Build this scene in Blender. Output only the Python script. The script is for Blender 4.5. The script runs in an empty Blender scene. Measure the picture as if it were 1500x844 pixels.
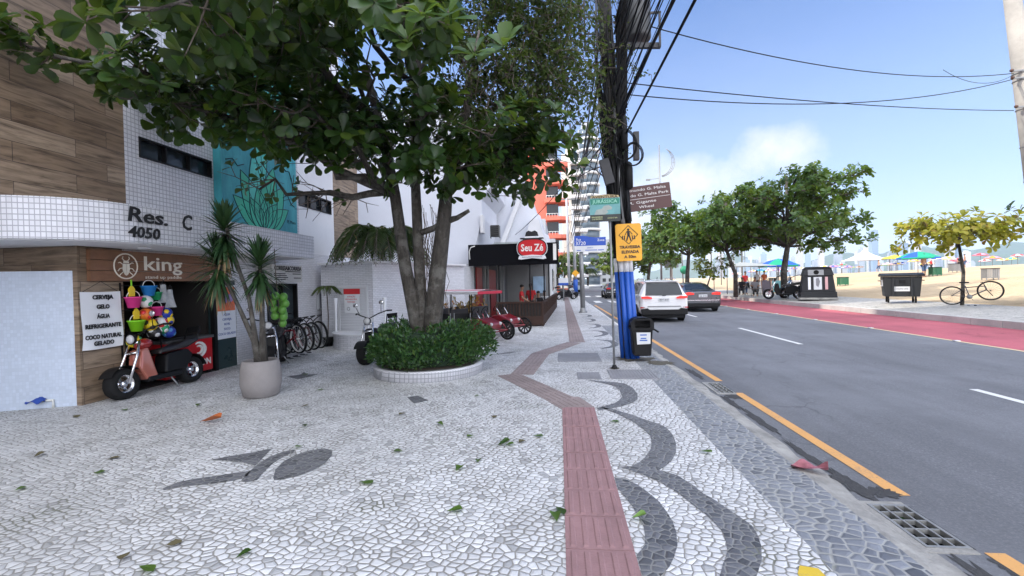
import bpy, math, random
from mathutils import Vector, Matrix, noise as mnoise
S = bpy.context.scene
COL = S.collection
R = math.radians
V = Vector
rnd = random.Random(7)

# ------------------------------------------------------------------ mesh builder
def frame(o, x, y):
    """matrix with origin o, local x and y axes (z = x cross y)"""
    x = V(x).normalized(); y = V(y); y = (y - x * y.dot(x)).normalized(); z = x.cross(y)
    m = Matrix((x, y, z)).transposed().to_4x4(); m.translation = V(o); return m
def rz(a): return Matrix.Rotation(a, 4, 'Z')
def tr(x, y, z): return Matrix.Translation((x, y, z))
FACE_CAM = lambda x, y, z: frame((x, y, z), (1, 0, 0), (0, 0, 1))      # faces -Y
FACE_ST = lambda x, y, z: frame((x, y, z), (0, 1, 0), (0, 0, 1))       # faces +X

class MB:
    def __init__(s): s.v = []; s.f = []; s.mi = []; s.sm = []
    def add(s, vs, fs, mi=0, sm=False, M=None):
        b = len(s.v)
        s.v += [tuple(M @ V(p)) if M else tuple(p) for p in vs]
        for f in fs: s.f.append([i + b for i in f]); s.mi.append(mi); s.sm.append(sm)
        return s
    def bx(s, x0, x1, y0, y1, z0, z1, mi=0, M=None):
        vs = [(x, y, z) for z in (z0, z1) for y in (y0, y1) for x in (x0, x1)]
        return s.add(vs, [(0, 2, 3, 1), (4, 5, 7, 6), (0, 1, 5, 4), (2, 6, 7, 3), (0, 4, 6, 2), (1, 3, 7, 5)], mi, False, M)
    def bar(s, a, b, w, h=None, mi=0, up=(0, 0, 1)):
        a = V(a); b = V(b); d = b - a; h = h or w
        u = V(up)
        if abs(d.normalized().dot(u)) > .95: u = V((0, 1, 0))
        x = d.cross(u).normalized(); y = x.cross(d).normalized()
        vs = [p + x * sx * w / 2 + y * sy * h / 2 for p in (a, b) for sx, sy in ((-1, -1), (1, -1), (1, 1), (-1, 1))]
        return s.add(vs, [(0, 1, 2, 3), (7, 6, 5, 4), (0, 4, 5, 1), (1, 5, 6, 2), (2, 6, 7, 3), (3, 7, 4, 0)], mi)
    def tube(s, pts, r, n=8, mi=0, cap=True, closed=False):
        pts = [V(p) for p in pts]; m = len(pts)
        rs = r if isinstance(r, (list, tuple)) else [r] * m
        T = []
        for i in range(m):
            if closed: t = pts[(i + 1) % m] - pts[i - 1]
            else: t = pts[min(i + 1, m - 1)] - pts[max(i - 1, 0)]
            T.append(t.normalized() if t.length > 1e-9 else V((0, 0, 1)))
        u = T[0].orthogonal().normalized(); vs = []
        for i in range(m):
            u = (u - T[i] * u.dot(T[i]))
            u = u.normalized() if u.length > 1e-6 else T[i].orthogonal().normalized()
            w = T[i].cross(u)
            vs += [pts[i] + (u * math.cos(2 * math.pi * k / n) + w * math.sin(2 * math.pi * k / n)) * rs[i] for k in range(n)]
        fs = []
        for i in range(m if closed else m - 1):
            j = (i + 1) % m
            fs += [(i * n + k, i * n + (k + 1) % n, j * n + (k + 1) % n, j * n + k) for k in range(n)]
        s.add(vs, fs, mi, True)
        if cap and not closed:
            b = len(s.v) - m * n
            s.f += [[b + k for k in range(n)][::-1], [b + (m - 1) * n + k for k in range(n)]]; s.mi += [mi, mi]; s.sm += [False, False]
        return s
    def lathe(s, prof, M=None, n=24, mi=0, sm=True, sx=1, sy=1, cap=True):
        vs = []
        for r, z in prof: vs += [(r * math.cos(2 * math.pi * k / n) * sx, r * math.sin(2 * math.pi * k / n) * sy, z) for k in range(n)]
        fs = [(i * n + k, i * n + (k + 1) % n, (i + 1) * n + (k + 1) % n, (i + 1) * n + k) for i in range(len(prof) - 1) for k in range(n)]
        if cap and prof[0][0] > 1e-6: fs.append([k for k in range(n)][::-1])
        if cap and prof[-1][0] > 1e-6: fs.append([(len(prof) - 1) * n + k for k in range(n)])
        return s.add(vs, fs, mi, sm, M)
    def prism(s, poly, z0, z1, M=None, mi=0):
        a = sum(poly[i][0] * poly[(i + 1) % len(poly)][1] - poly[(i + 1) % len(poly)][0] * poly[i][1] for i in range(len(poly)))
        if a < 0: poly = poly[::-1]
        n = len(poly)
        vs = [(x, y, z0) for x, y in poly] + [(x, y, z1) for x, y in poly]
        fs = [list(range(n))[::-1], [n + i for i in range(n)]] + [(i, (i + 1) % n, n + (i + 1) % n, n + i) for i in range(n)]
        return s.add(vs, fs, mi, False, M)
    def sheet(s, poly, z, mi=0):
        a = sum(poly[i][0] * poly[(i + 1) % len(poly)][1] - poly[(i + 1) % len(poly)][0] * poly[i][1] for i in range(len(poly)))
        if a < 0: poly = poly[::-1]
        return s.add([(x, y, z) for x, y in poly], [list(range(len(poly)))], mi)
    def ball(s, c, r, n=12, mi=0, M=None, sc=(1, 1, 1)):
        m = max(4, n // 2)
        prof = [(r * math.sin(math.pi * i / m), -r * math.cos(math.pi * i / m)) for i in range(m + 1)]
        prof[0] = (0, -r); prof[-1] = (0, r)
        L = Matrix.Translation(c) @ Matrix.Diagonal((*sc, 1))
        return s.lathe(prof, (M @ L) if M else L, n, mi)
    def disc(s, M, r, n=20, mi=0, t=.01): return s.lathe([(r, 0), (r, t)], M, n, mi, False)
    def grid(s, fn, nu, nv, mi=0, sm=True, wrapu=False):
        vs = [fn(i / (nu if wrapu else nu - 1), j / (nv - 1)) for j in range(nv) for i in range(nu)]
        fs = []
        for j in range(nv - 1):
            for i in range(nu if wrapu else nu - 1):
                k = (i + 1) % nu
                fs.append((j * nu + i, j * nu + k, (j + 1) * nu + k, (j + 1) * nu + i))
        return s.add(vs, fs, mi, sm)
    def build(s, name, mats, parent=None, world=False, bevel=0, M=None):
        me = bpy.data.meshes.new(name)
        off = parent.matrix_basis.translation if (parent and world) else V((0, 0, 0))
        vs = s.v
        if M: vs = [tuple(M @ V(p)) for p in vs]
        if world and parent: vs = [(x - off.x, y - off.y, z - off.z) for x, y, z in vs]
        me.from_pydata(vs, [], s.f)
        mats = mats if isinstance(mats, (list, tuple)) else [mats]
        for m in mats: me.materials.append(m)
        me.polygons.foreach_set('material_index', s.mi)
        me.polygons.foreach_set('use_smooth', s.sm)
        me.update()
        o = bpy.data.objects.new(name, me); COL.objects.link(o)
        if parent: o.parent = parent
        if bevel:
            b = o.modifiers.new('bevel', 'BEVEL'); b.width = bevel; b.segments = 2; b.limit_method = 'ANGLE'; b.angle_limit = R(40)
        return o

def tag(o, label=None, cat=None, group=None, kind=None):
    if label: o['label'] = label
    if cat: o['category'] = cat
    if group: o['group'] = group
    if kind: o['kind'] = kind
    return o
def thing(name, label, cat, loc=(0, 0, 0), a=0, group=None):
    o = bpy.data.objects.new(name, None); COL.objects.link(o)
    o.location = loc; o.rotation_euler = (0, 0, a); o.empty_display_size = .2
    return tag(o, label, cat, group)
def structure(name, mb, m): return tag(mb.build(name, m), kind='structure')
def dup(root, loc, a, label=None, group=None, scale=None):
    def cp(o, par):
        c = o.copy(); COL.objects.link(c)
        if par: c.parent = par
        for ch in list(o.children): cp(ch, c)
        return c
    r = cp(root, None); r.location = loc; r.rotation_euler = (0, 0, a)
    if label: r['label'] = label
    if group: r['group'] = group
    if scale: r.scale = (scale,) * 3
    return r

_dg = None
def lettering(body, h, M, m, parent, name='lettering', width=None, ext=.002, bold=0, world=False, shear=0, space=1.0, align='CENTER'):
    cu = bpy.data.curves.new('t', 'FONT'); cu.body = body; cu.size = h / .72; cu.extrude = ext
    cu.align_x = align; cu.align_y = 'CENTER'; cu.offset = bold; cu.shear = shear; cu.space_character = space; cu.space_line = 1.0; cu.resolution_u = 2
    o = bpy.data.objects.new('t', cu); COL.objects.link(o)
    me = bpy.data.meshes.new_from_object(o.evaluated_get(bpy.context.evaluated_depsgraph_get()))
    bpy.data.objects.remove(o); bpy.data.curves.remove(cu)
    xs = [v.co.x for v in me.vertices]
    k = width / (max(xs) - min(xs)) if width and xs else 1
    off = parent.matrix_basis.translation if (parent and world) else V((0, 0, 0))
    for v in me.vertices:
        p = M @ V((v.co.x * k, v.co.y, v.co.z + ext)); v.co = p - off
    me.materials.clear(); me.materials.append(m); me.name = name
    ob = bpy.data.objects.new(name, me); COL.objects.link(ob)
    if parent: ob.parent = parent
    return ob

# ------------------------------------------------------------------ materials
class NT:
    def __init__(s, m):
        m.use_nodes = True; s.t = m.node_tree; s.n = s.t.nodes; s.l = s.t.links
        s.p = s.n.get('Principled BSDF'); s.o = s.n.get('Material Output')
    def new(s, typ, **k):
        n = s.n.new(typ)
        for a, v in k.items():
            if a.startswith('i_'): n.inputs[a[2:].replace('_', ' ')].default_value = v
            else: setattr(n, a, v)
        return n
    def link(s, a, b): s.l.new(a, b)
    def co(s, kind='Object', scale=None):
        t = s.new('ShaderNodeTexCoord'); o = t.outputs[kind]
        if scale is not None:
            mp = s.new('ShaderNodeMapping'); mp.inputs['Scale'].default_value = scale if hasattr(scale, '__len__') else (scale,) * 3
            s.link(o, mp.inputs['Vector']); o = mp.outputs['Vector']
        return o
    def noise(s, vec, sc, det=3, rough=.5):
        n = s.new('ShaderNodeTexNoise'); n.inputs['Scale'].default_value = sc; n.inputs['Detail'].default_value = det; n.inputs['Roughness'].default_value = rough
        if vec: s.link(vec, n.inputs['Vector'])
        return n.outputs['Fac']
    def math(s, op, a, b=None, clamp=False):
        n = s.new('ShaderNodeMath', operation=op, use_clamp=clamp)
        for i, x in enumerate((a, b)):
            if x is None: continue
            if isinstance(x, (int, float)): n.inputs[i].default_value = x
            else: s.link(x, n.inputs[i])
        return n.outputs[0]
    def ramp(s, fac, *st):
        n = s.new('ShaderNodeValToRGB'); e = n.color_ramp.elements
        while len(e) < len(st): e.new(.5)
        for el, (p, c) in zip(e, st): el.position = p; el.color = (*c, 1) if hasattr(c, '__len__') else (c, c, c, 1)
        s.link(fac, n.inputs['Fac']); return n.outputs['Color']
    def mix(s, fac, a, b, typ='MIX'):
        n = s.new('ShaderNodeMix', data_type='RGBA', blend_type=typ); n.clamp_factor = True
        for i, x in ((0, fac), (6, a), (7, b)):
            if isinstance(x, (int, float)): n.inputs[i].default_value = x if i == 0 else (x, x, x, 1)
            elif isinstance(x, tuple): n.inputs[i].default_value = (*x, 1)
            else: s.link(x, n.inputs[i])
        return n.outputs[2]
    def bump(s, h, st=.3, d=.01):
        n = s.new('ShaderNodeBump'); n.inputs['Strength'].default_value = st; n.inputs['Distance'].default_value = d
        s.link(h, n.inputs['Height']); s.link(n.outputs['Normal'], s.p.inputs['Normal'])
    def wallvec(s, kx=1, ky=1):
        """(x+y, z) so that one texture serves walls along X and walls along Y"""
        g = s.new('ShaderNodeSeparateXYZ'); s.link(s.co(), g.inputs[0])
        c = s.new('ShaderNodeCombineXYZ'); s.link(s.math('ADD', g.outputs[0], g.outputs[1]), c.inputs[0]); s.link(g.outputs[2], c.inputs[1])
        return c.outputs[0]
_M = {}
def mat(name, col=(.5, .5, .5), rough=.6, metal=0, var=.12, sc=6, bump=0, bsc=None, spec=None, coat=0, emit=0, dirt=0):
    """plain material with a little mottling, roughness variation and optional bump / grime"""
    if name in _M: return _M[name]
    m = bpy.data.materials.new(name); t = NT(m); p = t.p
    v = t.co(); n = t.noise(v, sc, 4, .6)
    c = t.mix(n, tuple(x * (1 - var) for x in col), tuple(min(1, x * (1 + var)) for x in col))
    if dirt:
        d = t.ramp(t.noise(v, sc * .35, 6, .7), (.42, 0.), (.7, 1.))
        c = t.mix(t.math('MULTIPLY', d, dirt), c, tuple(x * .35 + .02 for x in col))
    t.link(c, p.inputs['Base Color'])
    t.link(t.ramp(n, (0, max(0, rough - .1)), (1, min(1, rough + .1))), p.inputs['Roughness'])
    p.inputs['Metallic'].default_value = metal
    if spec is not None: p.inputs['Specular IOR Level'].default_value = spec
    if coat: p.inputs['Coat Weight'].default_value = coat; p.inputs['Coat Roughness'].default_value = .06
    if emit: p.inputs['Emission Color'].default_value = (*col, 1); p.inputs['Emission Strength'].default_value = emit
    if bump: t.bump(t.noise(v, bsc or sc * 4, 5, .6), bump, .02)
    _M[name] = m; return m
def tiles(name, col, grout, w, h, gap=.006, rough=.25, var=.06, offset=0., bump=.25, dirt=.15):
    if name in _M: return _M[name]
    m = bpy.data.materials.new(name); t = NT(m)
    vec = t.wallvec()
    b = t.new('ShaderNodeTexBrick', offset=offset, squash=1.0); t.link(vec, b.inputs['Vector'])
    b.inputs['Scale'].default_value = 1; b.inputs['Brick Width'].default_value = w; b.inputs['Row Height'].default_value = h
    b.inputs['Mortar Size'].default_value = gap; b.inputs['Mortar Smooth'].default_value = .1
    b.inputs['Color1'].default_value = (*[c * (1 - var) for c in col], 1); b.inputs['Color2'].default_value = (*[min(1, c * (1 + var)) for c in col], 1)
    b.inputs['Mortar'].default_value = (*grout, 1)
    d = t.ramp(t.noise(t.co(), 1.3, 6, .7), (.45, 0.), (.75, 1.))
    c = t.mix(t.math('MULTIPLY', d, dirt), b.outputs['Color'], tuple(x * .6 for x in col))
    t.link(c, t.p.inputs['Base Color'])
    t.link(t.ramp(b.outputs['Fac'], (0, rough), (1, .8)), t.p.inputs['Roughness'])
    t.bump(t.math('SUBTRACT', 1., b.outputs['Fac']), bump, .004)
    _M[name] = m; return m
def glassy(name, col=(.02, .025, .03), rough=.06):
    if name in _M: return _M[name]
    m = mat(name, col, rough, 0, .2, 3); m.node_tree.nodes['Principled BSDF'].inputs['Specular IOR Level'].default_value = .35
    return m
def leafmat(name, a, b, c=None, trans=.35, rough=.4):
    """leaf: colour varies leaf by leaf, some light passes through"""
    if name in _M: return _M[name]
    m = bpy.data.materials.new(name); t = NT(m); g = t.new('ShaderNodeNewGeometry')
    col = t.ramp(g.outputs['Random Per Island'], (0, a), (.6, b), *([(.93, b), (1, c)] if c else []))
    n = t.noise(t.co(), 9, 2)
    col = t.mix(t.math('MULTIPLY', n, .5), col, tuple(x * .55 for x in a))
    t.link(col, t.p.inputs['Base Color']); t.p.inputs['Roughness'].default_value = rough
    tl = t.new('ShaderNodeBsdfTranslucent'); t.link(t.mix(.55, col, (.30, .42, .04)), tl.inputs['Color'])
    ms = t.new('ShaderNodeMixShader'); ms.inputs[0].default_value = trans
    t.link(t.p.outputs[0], ms.inputs[1]); t.link(tl.outputs[0], ms.inputs[2]); t.link(ms.outputs[0], t.o.inputs['Surface'])
    _M[name] = m; return m
# ------------------------------------------------------------------ camera, sun, sky, air
cam = bpy.data.objects.new('camera', bpy.data.cameras.new('camera')); COL.objects.link(cam); S.camera = cam
cam.data.sensor_width = 36; cam.data.lens = 670 / 1500 * 36; cam.data.clip_start = .05; cam.data.clip_end = 30000
def _cam():
    y, p, r = R(5.9), R(.75), R(1.3)
    fw = V((-math.sin(y) * math.cos(p), math.cos(y) * math.cos(p), -math.sin(p)))
    rt = V((math.cos(y), math.sin(y), 0)); up = rt.cross(fw)
    r2 = rt * math.cos(r) - up * math.sin(r); u2 = up * math.cos(r) + rt * math.sin(r)
    m = Matrix((r2, u2, -fw)).transposed().to_4x4(); m.translation = V((0, 0, 1.67)); return m
cam.matrix_world = _cam()
SUN_EL, SUN_AZ = R(43), R(12)       # sun stands to the left (west), a little behind the camera
sd = V((-math.cos(SUN_AZ) * math.cos(SUN_EL), -math.sin(SUN_AZ) * math.cos(SUN_EL), math.sin(SUN_EL)))
sun = bpy.data.objects.new('sun', bpy.data.lights.new('sun', 'SUN')); COL.objects.link(sun)
sun.data.energy = 4.2; sun.data.angle = R(.6); sun.data.color = (1, .93, .82)
sun.rotation_euler = sd.to_track_quat('Z', 'Y').to_euler()
W = bpy.data.worlds.new('World'); S.world = W; W.use_nodes = True
def _sky():
    t = NT.__new__(NT); t.t = W.node_tree; t.n = t.t.nodes; t.l = t.t.links
    bg = t.n['Background']
    sk = t.new('ShaderNodeTexSky', sky_type='NISHITA', sun_disc=False, sun_elevation=SUN_EL, sun_rotation=math.atan2(sd.x, sd.y),
               altitude=0, air_density=1.0, dust_density=.6, ozone_density=2.5)
    g = t.new('ShaderNodeTexCoord'); sp = t.new('ShaderNodeSeparateXYZ'); t.link(g.outputs['Generated'], sp.inputs[0])
    x, y, z = sp.outputs
    # cloud layer: direction projected on a flat layer overhead
    k = t.math('ADD', t.math('MAXIMUM', z, 0.), .16)
    cv = t.new('ShaderNodeCombineXYZ'); t.link(t.math('DIVIDE', x, k), cv.inputs[0]); t.link(t.math('DIVIDE', y, k), cv.inputs[1])
    n = t.noise(cv.outputs[0], .95, 9, .56)
    # broad bright cloud deck added unseen overhead and behind to lift shade; scattered puffs low ahead
    fill = t.math('SUBTRACT', t.math('ADD', t.math('MULTIPLY', y, -1.0), t.math('MULTIPLY', z, .95)), .28)
    fill = t.math('MULTIPLY', fill, .42)
    # a bank of cloud low above the trees ahead on the right
    def blob(az, el, wa, we):
        d = V((math.sin(R(az)) * math.cos(R(el)), math.cos(R(az)) * math.cos(R(el)), math.sin(R(el))))
        ha = t.math('DIVIDE', t.math('SUBTRACT', t.math('ARCTAN2', x, y), R(az)), R(wa))
        ve = t.math('DIVIDE', t.math('SUBTRACT', t.math('ARCSINE', z), R(el)), R(we))
        q = t.math('ADD', t.math('MULTIPLY', ha, ha), t.math('MULTIPLY', ve, ve))
        return t.math('SUBTRACT', 1., q, True)
    bank = t.math('MAXIMUM', t.math('MULTIPLY', blob(15, 11, 12, 4.2), .40), t.math('MULTIPLY', blob(24, 13, 7, 4.0), .40))
    bank = t.math('MAXIMUM', bank, t.math('MULTIPLY', blob(6, 8, 14, 6), .40))
    fine = t.noise(g.outputs['Generated'], 11., 8, .6)
    m1 = t.ramp(t.math('ADD', n, fill), (.56, 0.), (.74, 1.))
    m2 = t.ramp(t.math('ADD', t.math('MULTIPLY', fine, .65), bank), (.49, 0.), (.86, 1.))
    veil = t.ramp(t.noise(cv.outputs[0], .5, 6, .6), (.5, 0.), (.95, .22))
    blue = t.mix(1., sk.outputs[0], (1.35, 1.78, 2.45), 'MULTIPLY')
    hz = t.ramp(z, (0., 1.), (.18, .5), (.55, 0.))
    blue = t.mix(t.math('MULTIPLY', hz, .95), blue, (7.6, 8.6, 10.3))
    blue = t.mix(veil, blue, (9.5, 10.2, 11.))
    c = t.mix(m2, blue, (10.8, 10.9, 11.2))
    c = t.mix(m1, c, SKYFILL)
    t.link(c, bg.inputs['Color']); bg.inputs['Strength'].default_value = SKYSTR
SKYSTR = .085; SKYFILL = (33., 34., 37.2)
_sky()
S.view_settings.view_transform = 'Standard'; S.view_settings.look = 'None'; S.view_settings.exposure = .22; S.view_settings.gamma = 1
S.render.engine = 'CYCLES'
S.cycles.use_denoising = True; S.cycles.max_bounces = 6; S.cycles.diffuse_bounces = 3; S.cycles.glossy_bounces = 3; S.cycles.transmission_bounces = 4; S.cycles.transparent_max_bounces = 8; S.cycles.volume_bounces = 1
S.cycles.sample_clamp_indirect = 6; S.cycles.use_adaptive_sampling = True; S.cycles.adaptive_threshold = .02
S.render.use_persistent_data = False

# air: one even volume round the whole place
_hz = bpy.data.materials.new('haze_air'); _hz.use_nodes = True
_hn = _hz.node_tree; _hn.nodes.clear(); _ho = _hn.nodes.new('ShaderNodeOutputMaterial'); _hv = _hn.nodes.new('ShaderNodeVolumePrincipled')
_hv.inputs['Color'].default_value = (.70, .82, 1, 1); _hv.inputs['Density'].default_value = .00008
_hn.links.new(_hv.outputs[0], _ho.inputs['Volume'])
tag(MB().bx(-1600, 6800, -700, 7300, -3.2, 460).build('haze', _hz), kind='stuff')
# ------------------------------------------------------------------ ground
def stone_mat(name, light, dark, mortar, scale=13.5, mw=.085, rough=.55, tint=None):
    m = bpy.data.materials.new(name); t = NT(m)
    c = t.co()
    wn = t.new('ShaderNodeTexNoise'); wn.inputs['Scale'].default_value = 1.7; wn.inputs['Detail'].default_value = 2; t.link(c, wn.inputs['Vector'])
    ad = t.new('ShaderNodeVectorMath', operation='MULTIPLY_ADD'); t.link(wn.outputs['Color'], ad.inputs[0]); ad.inputs[1].default_value = (.10, .10, 0); t.link(c, ad.inputs[2])
    mp = t.new('ShaderNodeMapping'); mp.inputs['Scale'].default_value = (1.0, 1.18, 1); mp.inputs['Rotation'].default_value = (0, 0, .35); t.link(ad.outputs[0], mp.inputs['Vector'])
    def vor(f, sc=scale):
        v = t.new('ShaderNodeTexVoronoi', voronoi_dimensions='2D', feature=f); v.inputs['Scale'].default_value = sc; v.inputs['Randomness'].default_value = .74
        t.link(mp.outputs[0], v.inputs['Vector']); return v
    e = vor('DISTANCE_TO_EDGE'); f1 = vor('F1')
    sx = t.new('ShaderNodeSeparateXYZ'); t.link(f1.outputs['Color'], sx.inputs[0])
    stone = t.mix(sx.outputs[0], dark, light)
    stone = t.mix(t.ramp(sx.outputs[1], (.90, 0.), (.93, 1.)), stone, tuple(x * .62 for x in dark))       # odd darker stone
    if tint: stone = t.mix(t.ramp(sx.outputs[2], (.75, 0.), (.8, .7)), stone, tint)
    stone = t.mix(t.math('MULTIPLY', t.noise(c, 40, 4, .6), .5), stone, tuple(x * .8 for x in dark))
    # joint width wanders, so some stones nearly touch and some sit in wide sandy joints
    jw = t.math('MULTIPLY', t.ramp(t.noise(c, 2.2, 4, .6), (.3, .55), (.75, 1.7)), mw)
    edge = t.math('SUBTRACT', e.outputs['Distance'], jw)
    fac = t.ramp(t.math('ADD', t.math('MULTIPLY', edge, 9.), .5), (.35, 0.), (.65, 1.))
    grime = t.ramp(t.noise(c, .55, 7, .7), (.40, 0.), (.72, 1.))
    stone = t.mix(t.math('MULTIPLY', grime, .34), stone, tuple(x * .7 for x in mortar))
    old = t.ramp(t.noise(c, .16, 5, .6), (.46, 0.), (.62, 1.))
    stone = t.mix(t.math('MULTIPLY', old, .30), stone, tuple(x * 1.05 for x in mortar))
    spots = t.ramp(t.noise(c, 3.3, 6, .72), (.60, 0.), (.70, 1.))
    stone = t.mix(t.math('MULTIPLY', spots, .45), stone, (.13, .125, .11))
    mort = t.mix(t.noise(c, 9, 4), tuple(x * .55 for x in mortar), tuple(x * 1.25 for x in mortar))
    mort = t.mix(t.ramp(t.noise(c, 1.1, 5, .65), (.58, 0.), (.68, .6)), mort, (.10, .11, .06))
    t.link(t.mix(fac, mort, stone), t.p.inputs['Base Color'])
    t.link(t.ramp(t.noise(c, 30, 3), (0, rough - .15), (1, rough + .2)), t.p.inputs['Roughness'])
    h = t.math('ADD', t.math('MULTIPLY', t.ramp(t.math('MULTIPLY', e.outputs['Distance'], 4.), (.2, 0.), (1., 1.)), .8), t.math('MULTIPLY', sx.outputs[1], .4))
    h = t.math('ADD', h, t.math('MULTIPLY', t.noise(c, 50, 3), .12))
    t.bump(h, .55, .012)
    return m
M_white = stone_mat('white_mosaic_stone', (.86, .86, .87), (.60, .605, .62), (.29, .28, .26), scale=16.)
M_dark = stone_mat('dark_mosaic_stone', (.17, .175, .195), (.075, .078, .09), (.24, .24, .235), scale=15., mw=.07)
M_grey = stone_mat('grey_cobble_stone', (.27, .285, .32), (.13, .14, .165), (.36, .36, .35), scale=11., mw=.09)

def asphalt_mat(name, base, spk, red=False):
    m = bpy.data.materials.new(name); t = NT(m); c = t.co()
    n = t.noise(c, 55, 5, .75); big = t.noise(c, .35, 6, .65)
    col = t.ramp(n, (.30, tuple(x * .62 for x in base)), (.55, base), (.74, spk))
    # tyre tracks and worn patches run along the road
    st = t.noise(t.co('Object', (1.3, .05, 1)), 1.5, 4, .6)
    col = t.mix(t.math('MULTIPLY', t.ramp(st, (.4, 0.), (.64, 1.)), .6), col, tuple(x * .66 for x in base))
    col = t.mix(t.math('MULTIPLY', t.ramp(big, (.42, 0.), (.66, 1.)), .6), col, tuple(min(1, x * 1.4) for x in base))
    v = t.new('ShaderNodeTexVoronoi', feature='DISTANCE_TO_EDGE'); v.inputs['Scale'].default_value = .55
    wn = t.new('ShaderNodeTexNoise'); wn.inputs['Scale'].default_value = 2.5; wn.inputs['Detail'].default_value = 5; t.link(c, wn.inputs['Vector'])
    ad = t.new('ShaderNodeVectorMath', operation='MULTIPLY_ADD'); t.link(wn.outputs['Color'], ad.inputs[0]); ad.inputs[1].default_value = (.5, .5, 0); t.link(c, ad.inputs[2]); t.link(ad.outputs[0], v.inputs['Vector'])
    cr = t.math('MULTIPLY', t.ramp(v.outputs['Distance'], (0., 1.), (.008, 0.)), t.ramp(t.noise(c, .5, 3), (.48, 0.), (.62, .55)))
    col = t.mix(cr, col, tuple(x * .35 for x in base))
    oil = t.math('MULTIPLY', t.ramp(t.noise(t.co('Object', (1, .45, 1)), 1.1, 7, .72), (.60, 0.), (.68, 1.)), .45)
    col = t.mix(oil, col, tuple(x * .5 for x in base))
    t.link(col, t.p.inputs['Base Color']); t.p.inputs['Roughness'].default_value = .85
    t.bump(t.noise(c, 90, 4, .7), .5, .006)
    return m
M_asph = asphalt_mat('asphalt', (.155, .16, .175), (.285, .29, .305))
M_red = asphalt_mat('red_cycle_lane_coating', (.40, .10, .125), (.55, .22, .245))
M_conc = mat('worn_concrete', (.36, .35, .33), .85, 0, .3, 7, .5, 45, dirt=.8)
M_kerb = mat('kerb_stone', (.50, .49, .46), .8, 0, .15, 3, .3, 30, dirt=.4)
M_prom = stone_mat('promenade_stone', (.60, .57, .52), (.44, .42, .39), (.36, .34, .30), scale=6)
def paint(name, col, wear=.5):
    m = bpy.data.materials.new(name); t = NT(m); c = t.co()
    w = t.ramp(t.math('ADD', t.math('MULTIPLY', t.noise(c, 45, 4, .7), .6), t.math('MULTIPLY', t.noise(c, 3, 5, .6), .4)), (.50, 0.), (.72, wear))
    t.link(t.mix(w, t.mix(t.noise(c, 6, 3), tuple(x * .85 for x in col), col), (.16, .16, .17)), t.p.inputs['Base Color']); t.p.inputs['Roughness'].default_value = .75
    t.bump(t.noise(c, 90, 4, .7), .35, .005)
    return m
M_orange = paint('orange_line_paint', (.74, .39, .13), .75); M_wpaint = paint('white_line_paint', (.74, .74, .72)); M_ypaint = paint('yellow_paint', (.72, .50, .04), .95)

structure('ground', MB().sheet([(-1500, -600), (6700, -600), (6700, 7200), (-1500, 7200)], -1.6), mat('earth', (.16, .17, .11), .95, 0, .3, .02))
structure('block_ground', MB().sheet([(-400, -80), (-11.9, -80), (-11.9, 60), (14, 60), (14, 700), (-400, 700)], -.06), M_conc)
structure('sidewalk', MB().sheet([(-12, -8), (1.5, -8), (1.5, 17.), (2.1, 17.), (2.1, 62), (-12, 62)], 0), M_white)
structure('cobble_band', MB().sheet([(1.5, -8), (2.02, -8), (2.02, 8.4), (2.1, 17), (1.5, 17)], 0), M_grey)
def rough_edge(x, y0, y1, amp, n, seed):
    r = random.Random(seed); return [(x + r.uniform(-amp, amp), y0 + (y1 - y0) * i / n) for i in range(n + 1)]
e1 = rough_edge(2.02, -8, 17, .0, 2, 1); e2 = rough_edge(2.2, -8, 17, .035, 90, 2)
g = MB()
b = [(x, y) for x, y in e2]
g.add([(2.02, -8, 0), (2.02, 8.4, 0), (2.1, 17, 0)] + [(x, y, -.02) for x, y in b[::-1]], [list(range(3 + len(b)))])
structure('gutter', g, M_conc)
GR = [(2.21, 2.47, 3.03, 3.58), (2.3, 2.52, 6.92, 7.58)]
a = MB()
ys = [-8, 3.03, 3.58, 6.92, 7.58, 17]
for i, (y0, y1) in enumerate(zip(ys, ys[1:])):
    if i % 2 == 0: a.sheet([(2.14, y0), (2.56, y0), (2.56, y1), (2.14, y1)], -.024)
    else:
        q = GR[i // 2]
        a.sheet([(2.14, y0), (q[0], y0), (q[0], y1), (2.14, y1)], -.024); a.sheet([(q[1], y0), (2.56, y0), (2.56, y1), (q[1], y1)], -.024)
a.sheet([(2.56, -8), (9.66, -8), (9.66, 17), (2.56, 17)], -.024); a.sheet([(2.1, 17), (9.66, 17), (9.66, 75), (24, 160), (14, 160), (2.1, 75)], -.024)
a.sheet([(-12, -80), (9.66, -80), (9.66, -8), (-12, -8)], -.024)
structure('road', a, M_asph)
cl = MB(); n = 30
cl.add([(9.66, -80, -.024), (12.2, -80, .09), (12.2, 75, .09), (9.66, 75, -.024), (22, 160, .09), (24.8, 160, .09)], [(0, 1, 2, 3), (3, 2, 5, 4)])
structure('cycle_lane', cl, M_red)
k = MB()
yy = -20.
while yy < 75:
    k.bx(12.2, 12.46, yy, yy + .985, -.1, .29); yy += 1.0
structure('kerb', k, M_kerb)
pr = MB(); pr.add([(12.46, -80, .285), (15.9, -80, .42), (15.9, 75, .42), (12.46, 75, .285), (30, 160, .42), (25, 160, .285)], [(0, 1, 2, 3), (3, 2, 4, 5)])
structure('promenade', pr, M_prom)

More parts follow.
